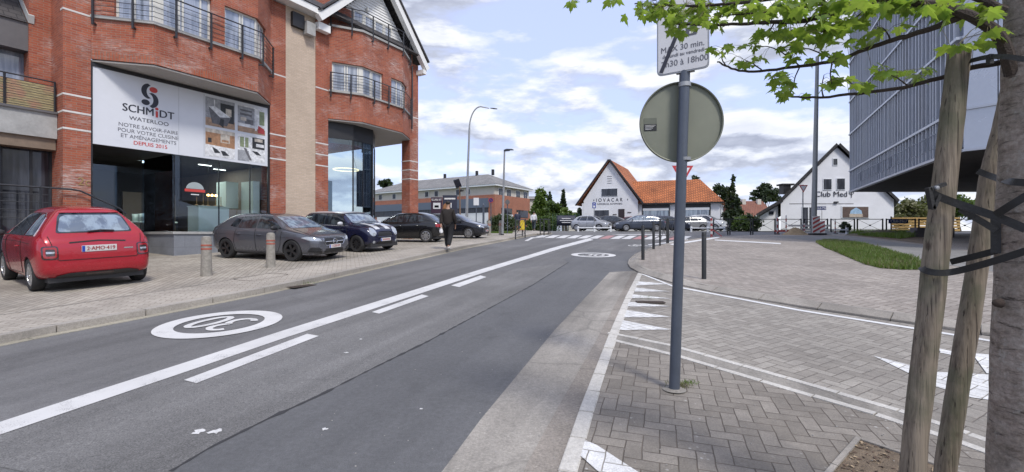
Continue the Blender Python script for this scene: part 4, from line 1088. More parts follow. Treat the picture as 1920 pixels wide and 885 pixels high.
tyre = plain('tyre_rubber', (.022, .022, .023), .85, .2, 20)
cplast = plain('car_plastic', (.028, .028, .030), .6, .1, 10)
cglass = winglass('car_glass', (.012, .014, .018), (.04, .05, .06)); MT['car_glass'].node_tree.nodes['Principled BSDF'].inputs['IOR'].default_value = 1.7
cglassB = winglass('car_glass_sky', (.10, .13, .18), (.24, .30, .36))
seamm = plain('panel_gap', (.008, .008, .008), .8, 0)
alloy = plain('alloy_silver', (.50, .50, .51), .32, .05, 10, metal=.8); alloyD = plain('alloy_black', (.035, .035, .038), .35, .1, 10, metal=.5, coat=.3)
chrome = plain('chrome', (.75, .76, .78), .12, 0, metal=1)
lampR = plain('tail_lamp_red', (.30, .008, .012), .12, .15, 20, coat=1); lampC = plain('head_lamp_clear', (.42, .45, .48), .08, .3, 30, coat=1, metal=.4); lampDk = plain('lamp_dark', (.03, .01, .012), .15, .1, 10, coat=1)
plateW = plain('number_plate', (.62, .61, .60), .4, .05, 10); plateT = plain('plate_red', (.30, .03, .03), .5, 0)
blueP = plain('plate_blue', (.02, .06, .40), .4, 0)

def wheel(root, x, y, r_, style, side, first=None, rimmat=None, wd=.20):
    """tyre with rim, built as part and sub-part; later wheels share the meshes"""
    if first:
        c = copytree(first, root); c.location = (x, y, r_); c.rotation_euler = (0, 0, 0 if side > 0 else math.pi); return c
    t = MB(); rr = r_ * .70
    t.lathe([(rr, -wd / 2 + .01), (r_ - .03, -wd / 2), (r_ - .008, -wd / 2 + .02), (r_, -wd / 4), (r_, wd / 4), (r_ - .008, wd / 2 - .02), (r_ - .03, wd / 2), (rr, wd / 2 - .01), (rr - .01, wd / 2 - .03), (rr - .01, -wd / 2 + .03), (rr, -wd / 2 + .01)], (0, 0, 0), 'y', 36)
    o = t.build('wheel', tyre, root, 45, False); o.location = (x, y, r_); o.rotation_euler = (0, 0, 0 if side > 0 else math.pi)
    m_ = MB(); yo = wd / 2 - .02
    m_.lathe([(rr - .002, yo + .008), (rr - .028, yo + .012), (rr - .035, yo - .02), (rr - .04, -wd / 2 + .03)], (0, 0, 0), 'y', 36)
    m_.lathe([(0, yo + .0), (.05, yo), (.062, yo - .02), (.062, yo - .06)], (0, 0, 0), 'y', 20)
    n = {'five': 5, 'ten': 10, 'multi': 14, 'eight': 8, 'steel': 7}[style]
    for k in range(n):
        a = 2 * math.pi * k / n
        wds = {'five': (.10, .075), 'ten': (.05, .035), 'multi': (.03, .03), 'eight': (.06, .07), 'steel': (.09, .12)}[style]
        for s_ in ((-.16, .16) if style == 'five' else (0,)):
            a1 = a + s_ * .45; a2 = a + s_ * .8
            p0 = Vector((math.cos(a1) * .05, yo - .01, math.sin(a1) * .05)); p1 = Vector((math.cos(a2) * (rr - .03), yo - .002, math.sin(a2) * (rr - .03)))
            ww = wds[0] * (.45 if style == 'five' else 1)
            m_.bar(p0, p1, ww, .022, up=(0, 1, 0))
    ri = m_.build('rim', rimmat or alloy, o, 30, False)
    b = MB(); b.lathe([(0, -.02), (rr - .05, -.02), (rr - .05, 0), (0, 0)], (0, yo - .075, 0), 'y', 24); b.build('brake', cplast, ri, False, False)
    return o
def wheels(root, car, style, rimmat, y=None, wd=.20):
    P = car.P; f = None; w_ = P['prof'][len(P['prof']) // 2][4]; yy = y or (w_ - wd / 2 - .012)
    for x in P['axles']:
        for sd_ in (1, -1):
            o = wheel(root, x, yy * sd_, P['wr'], style, sd_, f, rimmat, wd); f = f or o
def plate(root, p, rz, txt, w_=.50, h=.11, tilt=0):
    t = MB(); t.box(-w_ / 2, w_ / 2, -.008, .008, -h / 2, h / 2); o = t.build('number_plate', plateW, root, bevel=.004)
    o.location = p; o.rotation_euler = (tilt, 0, rz)
    if not txt:
        x = MB()
        for k in range(7): x.box(-w_ / 2 + .085 + k * .055, -w_ / 2 + .118 + k * .055, -.0105, -.009, -h * .28, h * .28)
        x.build('plate_marks', plateT, o)
    else: x = text(txt, h * .86, plateT, o, (.02, -.0095, -.002), (1, 0, 0), (0, 0, 1), 'plate_text', sx=.86, bold=.002)
    b = MB(); b.box(-w_ / 2 + .004, -w_ / 2 + .045, -.0105, -.008, -h / 2 + .004, h / 2 - .004); b.build('plate_band', blueP, o)
    return o
def mirror_(root, x, y, z, mat, sgn, glass=None):
    m_ = MB(); m_.lathe([(0, -.11), (.05, -.10), (.078, -.04), (.085, .02), (.07, .09), (0, .115)], (0, 0, 0), 'y', 12)
    m_.v = [(a * .62, b, c * .85) for a, b, c in m_.v]
    o = m_.build('mirror', mat, root, 'full', False); o.location = (x, y + sgn * .09, z)
    a = MB(); a.bar((0, -sgn * .16, -.03), (0, -sgn * .04, -.02), .05, .03); a.build('arm', cplast, o, False, False)
    return o
def handle(root, car, x, z, side, mat, L=.19):
    h, n = car.hit(x, z, side); sg = 1 if side == 'L' else -1
    m_ = MB(); m_.tube([h + Vector((-L / 2, sg * .004, 0)), h + Vector((-L / 2 + .03, sg * .032, 0)), h + Vector((L / 2 - .03, sg * .032, 0)), h + Vector((L / 2, sg * .004, 0))], .011, 6)
    return m_.build('door_handle', mat, root, True, False)
def sides(fn_):
    for s_ in 'LR': fn_(s_)
UNDER = lambda root, L, w_: None
def underbody(root, car):
    P = car.P; tab = P['prof']; m_ = MB(); w_ = tab[len(tab) // 2][4]
    m_.box(P['axles'][0] - .55, P['axles'][1] + .55, -w_ + .16, w_ - .16, .17, .34); m_.build('underbody', cplast, root, False, False)

# ---- red hatchback, seen from behind
def red_car():
    L = 3.63 / 2
    P = dict(prof=[(-L, .46, .56, .70, .62), (-L + .025, .34, .70, .80, .72), (-L + .07, .27, .84, .93, .765), (-L + .16, .24, .92, 1.03, .81), (-L + .28, .22, .95, 1.19, .835), (-L + .44, .20, .955, 1.38, .845), (-L + .60, .19, .955, 1.485, .845),
                   (-L + .95, .18, .955, 1.52, .845), (-.25, .17, .955, 1.53, .845), (.30, .17, .95, 1.50, .845), (.62, .18, .945, 1.36, .845), (.95, .18, .94, 1.10, .84), (1.12, .19, .93, 1.00, .835), (1.45, .21, .88, .91, .80), (1.66, .23, .78, .80, .72), (1.76, .28, .62, .66, .62), (L, .36, .50, .54, .50)],
             axles=(-1.13, 1.19), wr=.30, tumble=.60, gap=.035)
    c = Car(P)
    t = thing('parked_car', 'small bright red three door hatchback seen from behind, parked at the far left', 'car', (0, 0, 0), 0, local=True)
    c.body(carpaint('paint_red', (.38, .008, .020), .15, .24), t, .0)
    c.patch('rear_window', [(-.52, 1.07), (.52, 1.07), (.44, 1.33), (.37, 1.37), (-.37, 1.37), (-.44, 1.33)], 'B', cglassB, t, .008, .06, .05)
    c.patch('window_surround', [(-.55, 1.05), (.55, 1.05), (.47, 1.34), (.41, 1.42), (-.41, 1.42), (-.47, 1.34)], 'B', cglass, t, .004, .06, .05)
    sp_ = c.patch('spoiler', [(-.44, 1.405), (.44, 1.405), (.40, 1.445), (-.40, 1.445)], 'B', MT['paint_red'], t, .02, .05, .01)
    for s_ in 'LR':
        c.patch('side_window', [(-1.30, 1.02), (-.66, 1.0), (-.66, 1.39), (-.90, 1.385), (-1.12, 1.30)], s_, cglassB if s_ == 'L' else cglass, t, .007, .06, .05)
        c.patch('side_window', [(-.60, 1.0), (.72, .99), (.55, 1.16), (.30, 1.36), (.10, 1.40), (-.60, 1.40)], s_, cglass, t, .007, .06, .04)
        c.line('window_trim', [(-1.33, 1.005), (-1.30, 1.12), (-1.13, 1.325), (-.90, 1.405), (.1, 1.42), (.32, 1.38), (.76, .985), (-1.33, 1.005)], s_, chrome if s_ == 'L' else chrome, t, .014)
        c.line('door_seam', [(-.63, .97), (-.66, .55), (-.60, .30), (.50, .28), (.62, .5), (.68, .95)], s_, seamm, t)
        c.line('waist_crease', [(-1.3, .87), (-.2, .885), (1.2, .86)], s_, seamm, t, .006, .001)
        handle(t, c, -.40, .80, s_, MT['paint_red'])
        sg = 1 if s_ == 'L' else -1
        y0, y1 = sorted((sg * .555, sg * .755))
        o = c.patch('tail_lamp', [(y0, .60), (y1, .60), (y1, .83), (y0, .83)], 'B', lampDk, t, .012, .03, .045); c.patch('lamp_glow_ring', [(y0 + .02, .62), (y1 - .02, .62), (y1 - .02, .81), (y0 + .02, .81)], 'B', lampR, o, .016, .03, .035)
        ym = (y0 + y1) / 2
        c.patch('lamp_core', [(ym - .055, .66), (ym + .055, .66), (ym + .055, .775), (ym - .055, .775)], 'B', lampDk, o, .020, .03, .02)
        c.patch('lamp_bar', [(ym - .05, .70), (ym + .05, .70), (ym + .05, .735), (ym - .05, .735)], 'B', lampC, o, .024, .03, .01)
        c.patch('head_lamp', [(sg * .42, .66), (sg * .66, .66), (sg * .64, .82), (sg * .46, .82)], 'F', lampC, t, .01, .04, .05)
    c.patch('windscreen', [(-.60, 1.03), (.60, 1.03), (.50, 1.40), (-.50, 1.40)], 'F', cglass, t, .006, .06, .05)
    c.line('tailgate_seam', [(-.66, 1.0), (-.58, .62), (-.55, .575), (.55, .575), (.58, .62), (.66, 1.0)], 'B', seamm, t, .012)
    c.line('plate_recess', [(-.40, .88), (.0, .905), (.40, .88)], 'B', cplast, t, .035, -.004)
    c.patch('bumper_diffuser', [(-.56, .20), (.56, .20), (.60, .30), (.42, .345), (-.42, .345), (-.60, .30)], 'B', cplast, t, .014, .05, .03)
    c.patch('rear_reflector', [(-.20, .295), (.20, .295), (.20, .33), (-.20, .33)], 'B', lampDk, t, .02, .05, .01)
    h, n = c.hit(0, .765, 'B'); plate(t, h + Vector((-.018, 0, 0)), R(-90), '2·AMO·419', .50, .115, R(6))
    c.line('rear_wiper', [(.12, 1.055), (-.06, 1.075), (-.26, 1.06)], 'B', blackm, t, .03, .03)
    h, n = c.hit(-.43, .745, 'B'); m_ = MB(); m_.bar(h + Vector((-.006, -.07, 0)), h + Vector((-.006, .07, 0)), .006, .022); m_.build('badge', chrome, t)
    mirror_(t, .62, .86, 1.02, cplast, 1); mirror_(t, .62, -.86, 1.02, cplast, -1)
    underbody(t, c); wheels(t, c, 'multi', alloy, wd=.19)
    return t
rc_ = red_car()
def putcar(o, p, yaw, s_=1.0):
    """stand a car on the sloping ground"""
    f = Vector((math.cos(yaw), math.sin(yaw))); l = Vector((-f.y, f.x)); 
    sl = (g(p.y + f.y) - g(p.y - f.y)) / 2; sr = (g(p.y + l.y) - g(p.y - l.y)) / 2
    X = Vector((f.x, f.y, sl)).normalized(); Y = Vector((l.x, l.y, sr)); Z = X.cross(Y).normalized(); Y = Z.cross(X)
    o.rotation_euler = Matrix((X, Y, Z)).transposed().to_euler(); o.location = p; o.scale = (s_,) * 3
CARS = []
def contact(px, py): return at(px, py, .09)
# rear-left tyre at (70,545), rear-right at (258,525)
putcar(rc_, Vector((-9.2, 9.55, g(9.55) + .092)), R(146))

# ---- grey five door hatchback, front three quarter
def hatch(name, label, L, W_, H, paint, darkw=True, plate_txt='1 CXR 879', rims=('five', None), front='wide', wb=2.73, sub=2, group=None, glass=None, detail=2, belt=.93):
    h = L / 2; rear = h - .80; wr = .325 if detail == 2 else .32
    P = dict(prof=[(-h, .48, .60, .74, .66 * W_), (-h + .04, .34, .76, .86, .80 * W_), (-h + .12, .28, .90, 1.0, .88 * W_), (-h + .28, .24, belt + .02, 1.04, .94 * W_), (-h + .50, .21, belt + .03, H - .25, .98 * W_), (-h + .74, .19, belt + .03, H - .09, W_), (-h + .98, .19, belt + .03, H - .025, W_),
                   (-h + 1.2, .18, belt + .02, H, W_), (-.1, .17, belt, H - .005, W_), (.35, .17, belt - .01, H - .05, W_), (.70, .17, belt - .01, H - .20, W_), (1.05, .17, belt - .02, H - .42, W_), (1.22, .18, belt - .03, H - .47, .995 * W_), (h - .55, .19, belt - .08, H - .56, .97 * W_), (h - .25, .20, .78, H - .645, .90 * W_), (h - .09, .22, .68, .73, .82 * W_), (h, .30, .55, .60, .70 * W_)],
             axles=(-wb / 2 - .02, wb / 2 - .02), wr=wr, tumble=.42, gap=.035, sub=sub)
    c = Car(P); t = thing(name, label, 'car', (0, 0, 0), 0, group, local=True)
    c.body(paint, t, .19)
    g1 = glass or cglass
    for s_ in 'LR':
        sg = 1 if s_ == 'L' else -1
        sw = c.patch('side_window', [(.95, belt + .05), (.62, H - .245), (.32, H - .10), (-.08, H - .075), (-.08, belt + .06)], s_, g1, t, .007, .07, .02)
        c.patch('side_window', [(-.13, belt + .06), (-.13, H - .075), (-.75, H - .09), (-.88, belt + .07)], s_, g1, t, .007, .07, .02)
        c.patch('side_window', [(-.93, belt + .075), (-.80, H - .10), (-1.05, H - .15), (-1.22, belt + .12)], s_, g1, t, .007, .07, .02)
        if detail:
            c.line('door_seam', [(.98, belt), (.92, .5), (.80, .28), (-.08, .27), (-.11, belt + .03)], s_, seamm, t, .012)
            c.line('door_seam', [(-.11, .27), (-.95, .28), (-1.02, .55), (-.92, belt + .03)], s_, seamm, t, .012)
            c.line('flank_crease', [(-1.9, .80), (-.5, .78), (1.3, .72)], s_, seamm, t, .006, .0005)
            c.line('sill_line', [(-.95, .235), (.95, .235)], s_, cplast, t, .03, .004)
            handle(t, c, .08, .80, s_, paint); handle(t, c, -.80, .82, s_, paint)
        if front == 'wide':
            c.patch('head_lamp', [(sg * .50, .60), (sg * .56, .69), (sg * .80, .755), (sg * .86, .72), (sg * .80, .64)], 'F', lampC, t, .008, .04, .02)
            if detail == 2:
                o = c.patch('air_intake', [(sg * .48, .26), (sg * .80, .29), (sg * .78, .44), (sg * .60, .42)], 'F', blackm, t, .008, .04, .03)
                for zz in (.32, .37): c.line('intake_fin', [(sg * .52, zz), (sg * .79, zz + .02)], 'F', cplast, o, .014, .012)
        else:
            c.patch('head_lamp', [(sg * .46, .60), (sg * .52, .70), (sg * .76, .75), (sg * .80, .66)], 'F', lampC, t, .008, .04, .03)
        c.patch('tail_lamp', [(sg * .52, .74), (sg * .765, .75), (sg * .75, .90), (sg * .54, .88)], 'B', lampR, t, .01, .05, .03)
        mirror_(t, .78, sg * (W_ * .98), belt + .08, blackm if darkw else paint, sg)
    c.patch('windscreen', [(-.64, H - .445), (.64, H - .445), (.53, H - .10), (-.53, H - .10)], 'F', cglassB if detail == 2 else g1, t, .007, .07, .04)
    c.patch('rear_window', [(-.56, 1.06), (.56, 1.06), (.48, H - .13), (-.48, H - .13)], 'B', g1, t, .007, .07, .04)
    if detail:
        c.line('bonnet_seam', [(-.66, H - .47), (-.70, .80), (-.56, .72), (.56, .72), (.70, .80), (.66, H - .47)], 'F', seamm, t, .010)
        if front == 'wide':
            gr = c.patch('grille', [(-.36, .47), (.36, .47), (.45, .60), (.40, .685), (-.40, .685), (-.45, .60)], 'F', blackm, t, .010, .05, .05)
            if detail == 2:
                c.line('grille_bar', [(-.40, .585), (.40, .585)], 'F', chrome, gr, .022, .02)
                c.line('grille_rim', [(-.36, .475), (.36, .475), (.455, .60), (.41, .69), (-.41, .69), (-.455, .60), (-.36, .475)], 'F', chrome, gr, .012, .014)
                h_, n = c.hit(0, .585, 'F'); m_ = MB(); q = h_ + Vector((.035, 0, 0))
                m_.tube([q + Vector((0, .085 * math.cos(a), .085 * math.sin(a))) for a in [2 * math.pi * k / 24 for k in range(25)]], .010, 6, False)
                for a in (90, 210, 330): m_.bar(q, q + Vector((0, .08 * math.cos(R(a)), .08 * math.sin(R(a)))), .014, .012)
                m_.build('emblem', chrome, gr)
                c.patch('lower_intake', [(-.42, .26), (.42, .26), (.36, .375), (-.36, .375)], 'F', blackm, t, .009, .05, .03)
                c.line('splitter', [(-.84, .235), (-.5, .21), (.5, .21), (.84, .235)], 'F', alloy, t, .018, .012)
        else:
            c.patch('grille', [(-.34, .60), (.34, .60), (.30, .69), (-.30, .69)], 'F', blackm, t, .008, .05, .02)
            c.patch('lower_intake', [(-.55, .26), (.55, .26), (.48, .42), (-.48, .42)], 'F', blackm, t, .009, .05, .03)
        h_, n = c.hit(0, .44, 'F'); plate(t, h_ + Vector((.02, 0, 0)), R(90), plate_txt, .50, .11)
        h_, n = c.hit(0, .62, 'B'); plate(t, h_ + Vector((-.02, 0, 0)), R(-90), plate_txt, .50, .11)
        if detail == 2:
            c.patch('glass_roof', [(-.75, -.46), (.25, -.44), (.25, .44), (-.75, .46)], 'T', g1, t, .006, .1, .05)
    underbody(t, c); wheels(t, c, rims[0], rims[1] or alloy)
    return t
gc = hatch('parked_car', 'dark grey five door hatchback with black wheels behind the two wooden bollards', 4.42, .90, 1.44, carpaint('paint_mountain_grey', (.12, .125, .145), .4, .22), rims=('five', alloyD))
putcar(gc, Vector((-7.10, 14.0, g(14.0) + .092)), R(-20), .93)

# ---- small dark blue hatchback with pale roof and bonnet stripes
def mini():
    L = 3.65 / 2; H = 1.41; W_ = .845; belt = .92
    P = dict(prof=[(-L, .46, .60, .78, .62), (-L + .04, .32, .78, .90, .74), (-L + .12, .26, .90, 1.02, .79), (-L + .24, .23, .93, 1.22, .82), (-L + .38, .20, .935, H - .04, .84), (-L + .7, .19, .935, H, W_), (-.1, .18, .93, H, W_), (.32, .18, .92, H - .03, W_), (.50, .18, .92, H - .10, W_), (.82, .18, .91, 1.04, W_), (.95, .19, .90, .985, .84), (1.35, .21, .87, .93, .82), (1.62, .22, .80, .86, .77), (1.75, .26, .68, .74, .68), (L, .34, .54, .60, .58)],
             axles=(-1.24, 1.22), wr=.30, tumble=.26, gap=.035)
    c = Car(P); pnt = carpaint('paint_navy', (.012, .014, .045), .3, .22); wh = carpaint('paint_white_roof', (.62, .63, .65), .1, .3)
    t = thing('parked_car', 'small dark blue three door car with white roof and white bonnet stripes', 'car', (0, 0, 0), 0, local=True)
    c.body(pnt, t, .2)
    c.patch('roof_panel', [(-1.47, -.555), (-1.40, -.60), (.30, -.60), (.36, -.54), (.36, .54), (.30, .60), (-1.40, .60), (-1.47, .555)], 'T', wh, t, .008, .08)
    for s_ in 'LR':
        sg = 1 if s_ == 'L' else -1
        c.patch('side_window', [(.72, belt + .04), (.42, H - .085), (-.30, H - .065), (-.30, belt + .045)], s_, cglass, t, .007, .07, .02)
        c.patch('side_window', [(-.33, belt + .045), (-.33, H - .065), (-1.35, H - .085), (-1.50, belt + .06)], s_, cglass, t, .007, .07, .02)
        c.line('door_seam', [(.80, belt), (.78, .5), (.70, .28), (-.30, .28), (-.35, belt)], s_, seamm, t, .012)
        c.line('sill_line', [(-.9, .235), (.9, .235)], s_, cplast, t, .035, .004)
        c.line('belt_trim', [(-1.6, belt + .02), (.85, belt)], s_, chrome, t, .016, .005)
        handle(t, c, -.15, .80, s_, chrome); mirror_(t, .60, sg * .86, belt + .08, wh, sg)
        n = 18; hx = sg * .555; hz = .71
        o = c.patch('head_lamp', [(hx + .12 * math.cos(2 * math.pi * k / n), hz + .135 * math.sin(2 * math.pi * k / n)) for k in range(n)], 'F', lampC, t, .012, .05)
        c.line('lamp_ring', [(hx + .125 * math.cos(2 * math.pi * k / n), hz + .14 * math.sin(2 * math.pi * k / n)) for k in range(n + 1)], 'F', chrome, o, .014, .012)
        c.patch('bonnet_stripe', [(1.70, sg * .14), (1.70, sg * .36), (.98, sg * .42), (.98, sg * .16)] if sg > 0 else [(1.70, -.36), (1.70, -.14), (.98, -.16), (.98, -.42)], 'T', wh, t, .006, .08)
        c.patch('tail_lamp', [(sg * .58, .62), (sg * .74, .62), (sg * .73, .88), (sg * .60, .88)], 'B', lampR, t, .01, .05, .03)
        c.patch('fog_lamp', [(sg * .55 + .05 * math.cos(2 * math.pi * k / 10), .36 + .05 * math.sin(2 * math.pi * k / 10)) for k in range(10)], 'F', lampC, t, .012, .05)
    c.patch('windscreen', [(-.62, 1.0), (.62, 1.0), (.56, H - .075), (-.56, H - .075)], 'F', cglassB, t, .007, .07, .04)
    c.patch('bonnet_scoop', [(1.38, -.17), (1.48, -.17), (1.48, .17), (1.38, .17)], 'T', blackm, t, .02, .05)
    c.patch('grille', [(-.36, .54), (.36, .54), (.33, .66), (.24, .70), (-.24, .70), (-.33, .66)], 'F', blackm, t, .010, .05, .04)
    c.line('grille_rim', [(-.40, .53), (.40, .53), (.36, .67), (.25, .715), (-.25, .715), (-.36, .67), (-.40, .53)], 'F', pnt, t, .03, .010)
    c.patch('lower_intake', [(-.42, .25), (.42, .25), (.38, .36), (-.38, .36)], 'F', blackm, t, .009, .05, .03)
    c.line('wiper', [(-.42, 1.02), (.06, 1.03)], 'F', blackm, t, .02, .014); c.line('wiper', [(.02, 1.02), (.52, 1.04)], 'F', blackm, t, .02, .014)
    h_, n = c.hit(0, .43, 'F'); plate(t, h_ + Vector((.02, 0, 0)), R(90), '', .50, .11)
    m_ = MB(); m_.tube([(-1.30, 0, H + .01), (-1.36, 0, H + .16)], .006, 5); m_.build('aerial', blackm, t)
    underbody(t, c); wheels(t, c, 'ten', alloyD)
    return t
mc = mini(); putcar(mc, Vector((-6.0, 16.75, g(16.75) + .092)), R(-27), .97)

# ---- black hatchbacks beyond
blk = carpaint('paint_black', (.012, .012, .014), .2, .2); blk2 = carpaint('paint_black_blue', (.018, .020, .028), .4, .22)
bc = hatch('parked_car', 'black five door hatchback with silver wheels facing the building behind the walking man', 4.0, .84, 1.44, blk, rims=('eight', alloy), front='soft', plate_txt='', wb=2.55, detail=1, sub=1)
putcar(bc, Vector((-4.9, 21.3, g(21.3) + .092)), R(170), .92)
scar = hatch('parked_car', 'black sporty hatchback facing the road, partly behind the walking man', 4.28, .90, 1.44, blk2, rims=('ten', alloy), front='soft', plate_txt='', wb=2.63, detail=1, sub=1)
putcar(scar, Vector((-3.2, 24.6, g(24.6) + .092)), R(-14), .90)
# ---- cars on the forecourt of the orange roofed garage
def far(label, col, px, Y, yaw, L=4.3, H=1.45, name='parked_car', gl=None, metal=.3):
    o = hatch(name, label, L, .89, H, carpaint('paint_far', col, metal, .3), rims=('ten', alloy), front='soft', plate_txt='', wb=2.6 * L / 4.3, detail=1, sub=1, group='cars for sale before the white garage', glass=gl)
    p = gp(px, Y); putcar(o, Vector((p.x, p.y, g(p.y) + .02)), R(yaw)); return o
far('silver hatchback behind the left end of the low white rail', (.42, .43, .45), 1109, 44.5, -35, 3.9, 1.50)
far('dark brown hatchback between the silver hatchback and the blue grey saloon', (.035, .032, .032), 1150, 45, -25, 4.0, 1.50)
far('dull red hatchback in the back row, mostly hidden by other cars', (.22, .035, .03), 1180, 47.5, 170, 4.1, 1.5)
far('silver grey estate car in the back row behind the saloon', (.22, .24, .26), 1222, 46.5, -30, 4.5, 1.52)
far('dark blue compact car beside the right end of the saloon', (.02, .028, .05), 1252, 45, -20, 4.2, 1.48)
far('pale silver car half hidden behind the tall sign pole', (.35, .36, .37), 1288, 46, 175, 4.2, 1.48)
far('blue grey saloon in front of the garage, nearest the road', (.07, .085, .12), 1198, 41.3, 178, 4.45, 1.45, gl=cglassB)
sv = far('white sport utility car with dark graphics on its door', (.62, .63, .64), 1322, 46.0, -42, 4.2, 1.62, metal=.05)
# ------------------------------------------------------------ buildings beyond the junction
brickC = brickmat('far_brick', (.40, .135, .075), (.32, .10, .055), (.33, .22, .17), .22, .07, .010, var=.15, bump=.2)
render_w = plain('white_render', (.70, .71, .74), .8, .07, 1.2); cream = plain('cream_render', (.52, .49, .44), .8, .08, 1)
tileo = brickmat('orange_pantiles', (.52, .175, .06), (.42, .135, .045), (.20, .065, .025), .24, .34, .04, var=.35, bump=.8, rough=.8)
tiled = brickmat('dark_tiles', (.035, .033, .036), (.05, .048, .05), (.015, .015, .015), .28, .30, .03, bump=.6)
tileg = brickmat('grey_tiles', (.22, .215, .21), (.28, .27, .26), (.12, .12, .12), .28, .30, .03, var=.2, bump=.5)
tiler = brickmat('brown_red_tiles', (.22, .085, .055), (.27, .11, .07), (.10, .05, .04), .28, .30, .03, var=.2, bump=.5)
bluef = plain('blue_grey_fascia', (.10, .125, .17), .5, .08, 2); whitep = plain('white_panel', (.68, .70, .72), .5, .08, 2)
K = Vector((-2.2, 58)); dA = Vector((.541, .841)); dB = Vector((-.841, .541))
def kb(mb, a0, a1, b0, b1, z0, z1):      # a along the right face, b along the left face
    P = [K + dA * a + dB * b for a, b in ((a0, b0), (a1, b0), (a1, b1), (a0, b1))]
    mb.hexa([(q.x, q.y, z0) for q in P] + [(q.x, q.y, z1) for q in P])
def k3(a, b, z): q = K + dA * a + dB * b; return Vector((q.x, q.y, z))
t = thing('shopping_block', 'long two storey block with brick ground floor, cream upper storey and grey hipped roof', 'building', (K.x, K.y, g(58)))
mb = MB(); kb(mb, 0, 8.8, 0, 24, 1.9, 6.75); mb.build('brick_wall', brickC, t)
mb = MB(); kb(mb, .12, 8.7, .12, 24, 6.75, 7.85); mb.build('upper_wall', cream, t)
mb = MB(); kb(mb, -.35, 9.1, -.35, 24.3, 7.85, 8.08); mb.build('gutter', whitep, t)
mb = MB(); e = [k3(-.4, -.4, 8.08), k3(9.2, -.4, 8.08), k3(9.2, 24.4, 8.08), k3(-.4, 24.4, 8.08), k3(4.4, 4.2, 10.1), k3(4.4, 20.2, 10.1)]
mb.add(e, [(0, 1, 4), (1, 2, 5, 4), (2, 3, 5), (3, 0, 4, 5), (0, 3, 2, 1)]); mb.build('roof', tileg, t)
for b in (3.2, 6.0, 12): mb = MB(); kb(mb, 4.2, 4.5, b, b + .3, 9.9, 10.7); mb.build('roof_vent', blackm, t)
for a in (1.0, 2.9, 5.2, 7.2):
    f = MB(); kb(f, a, a + 1.1, .10, .16, 6.35, 7.7); o = f.build('window', whitep, t); f = MB(); kb(f, a + .08, a + .5, .07, .12, 6.42, 7.6); kb(f, a + .6, a + 1.02, .07, .12, 6.42, 7.6); f.build('pane', glassD, o)
for b in (4.0, 5.7, 9.6, 11.4, 15, 18, 21):
    f = MB(); kb(f, .06, .16, b, b + .75, 6.9, 7.72); o = f.build('window', whitep, t); f = MB(); kb(f, .02, .08, b + .08, b + .67, 6.96, 7.66); f.build('pane', glassD, o)
mb = MB(); kb(mb, -.35, -.002, .9, 6.2, 5.1, 6.3); kb(mb, -.35, -.002, 9.6, 23, 5.1, 6.1); mb.build('shop_fascia', bluef, t)
mb = MB(); kb(mb, -.06, -.003, 1.0, 6.1, 4.45, 5.08); kb(mb, -.06, -.003, 9.8, 23, 4.3, 5.08); kb(mb, 1.5, 4.0, -.06, -.003, 4.3, 5.1); kb(mb, 5.2, 8.2, -.06, -.003, 4.0, 5.0); mb.build('shop_glazing', glassD, t)
mb = MB(); kb(mb, -.07, -.004, 1.0, 6.1, 2.1, 4.44); kb(mb, -.07, -.004, 10, 15, 2.1, 4.29); kb(mb, -.07, -.004, 17, 22, 2.1, 4.29); kb(mb, 1.2, 4.2, -.07, -.004, 2.1, 4.29); mb.build('whitened_windows', whitep, t)
mb = MB(); kb(mb, -.08, -.075, 11.2, 14, 2.5, 3.8); mb.build('window_poster', plain('poster_mix', (.40, .25, .18), .5, .6, 3), t)

# ---- white house with the orange roof
def XY(px, Y): return ((px - CX) / FP * Y, Y)
ap = Vector(((1143 - CX) / FP * 50, 50)); tt = Vector((.95, -.31)); aa = Vector((.46, .887))
def D3(k, m_, z): q = ap + tt * k + aa * m_; return Vector((q.x, q.y, z))
def dbox(mb, k0, k1, m0, m1, z0, z1):
    P = [D3(k0, m0, 0), D3(k1, m0, 0), D3(k1, m1, 0), D3(k0, m1, 0)]; mb.hexa([(q.x, q.y, z0) for q in P] + [(q.x, q.y, z1) for q in P])
t = thing('garage_house', 'white rendered house with steep gable, orange tiled wing and shop windows, lettered OVACAR', 'house', D3(0, 0, g(50)))
mb = MB(); ex = Vector((*(aa * 8), 0))
mb.prism([D3(-2.85, 0, 1.9), D3(3.0, 0, 1.9), D3(3.0, 0, 5.3), D3(.02, 0, 9.6), D3(-2.85, 0, 5.4)], ex)
dbox(mb, 3.0, 11.1, .5, 7, 1.9, 5.05); dbox(mb, -3.05, -2.85, .02, 8, 1.9, 5.1); mb.build('wall', render_w, t)
def slab(mb, a, b, th, m0, m1):
    d = Vector((b[0] - a[0], b[1] - a[1])).normalized(); n = Vector((-d.y, d.x)); n = n if n.y > 0 else -n
    mb.prism([D3(a[0], m0, a[1]), D3(b[0], m0, b[1]), D3(b[0] + n.x * th, m0, b[1] + n.y * th), D3(a[0] + n.x * th, m0, a[1] + n.y * th)], Vector((*(aa * (m1 - m0)), 0)))
mb = MB(); slab(mb, (-3.55, 4.85), (.05, 9.75), .12, -.3, 8.2); slab(mb, (3.55, 4.85), (0, 9.75), .12, -.3, 8.2); mb.build('gable_roof', tileo, t)
mb = MB(); slab(mb, (-3.6, 4.80), (.05, 9.78), .17, -.34, -.3); slab(mb, (3.6, 4.80), (.0, 9.78), .17, -.34, -.3); mb.build('verge_board', blackm, t)
mb = MB(); e = [D3(2.6, .1, 5.0), D3(11.5, .1, 5.0), D3(11.5, 7.4, 5.0), D3(2.6, 7.4, 5.0), D3(1.6, 3.6, 7.75), D3(8.9, 3.6, 7.75)]
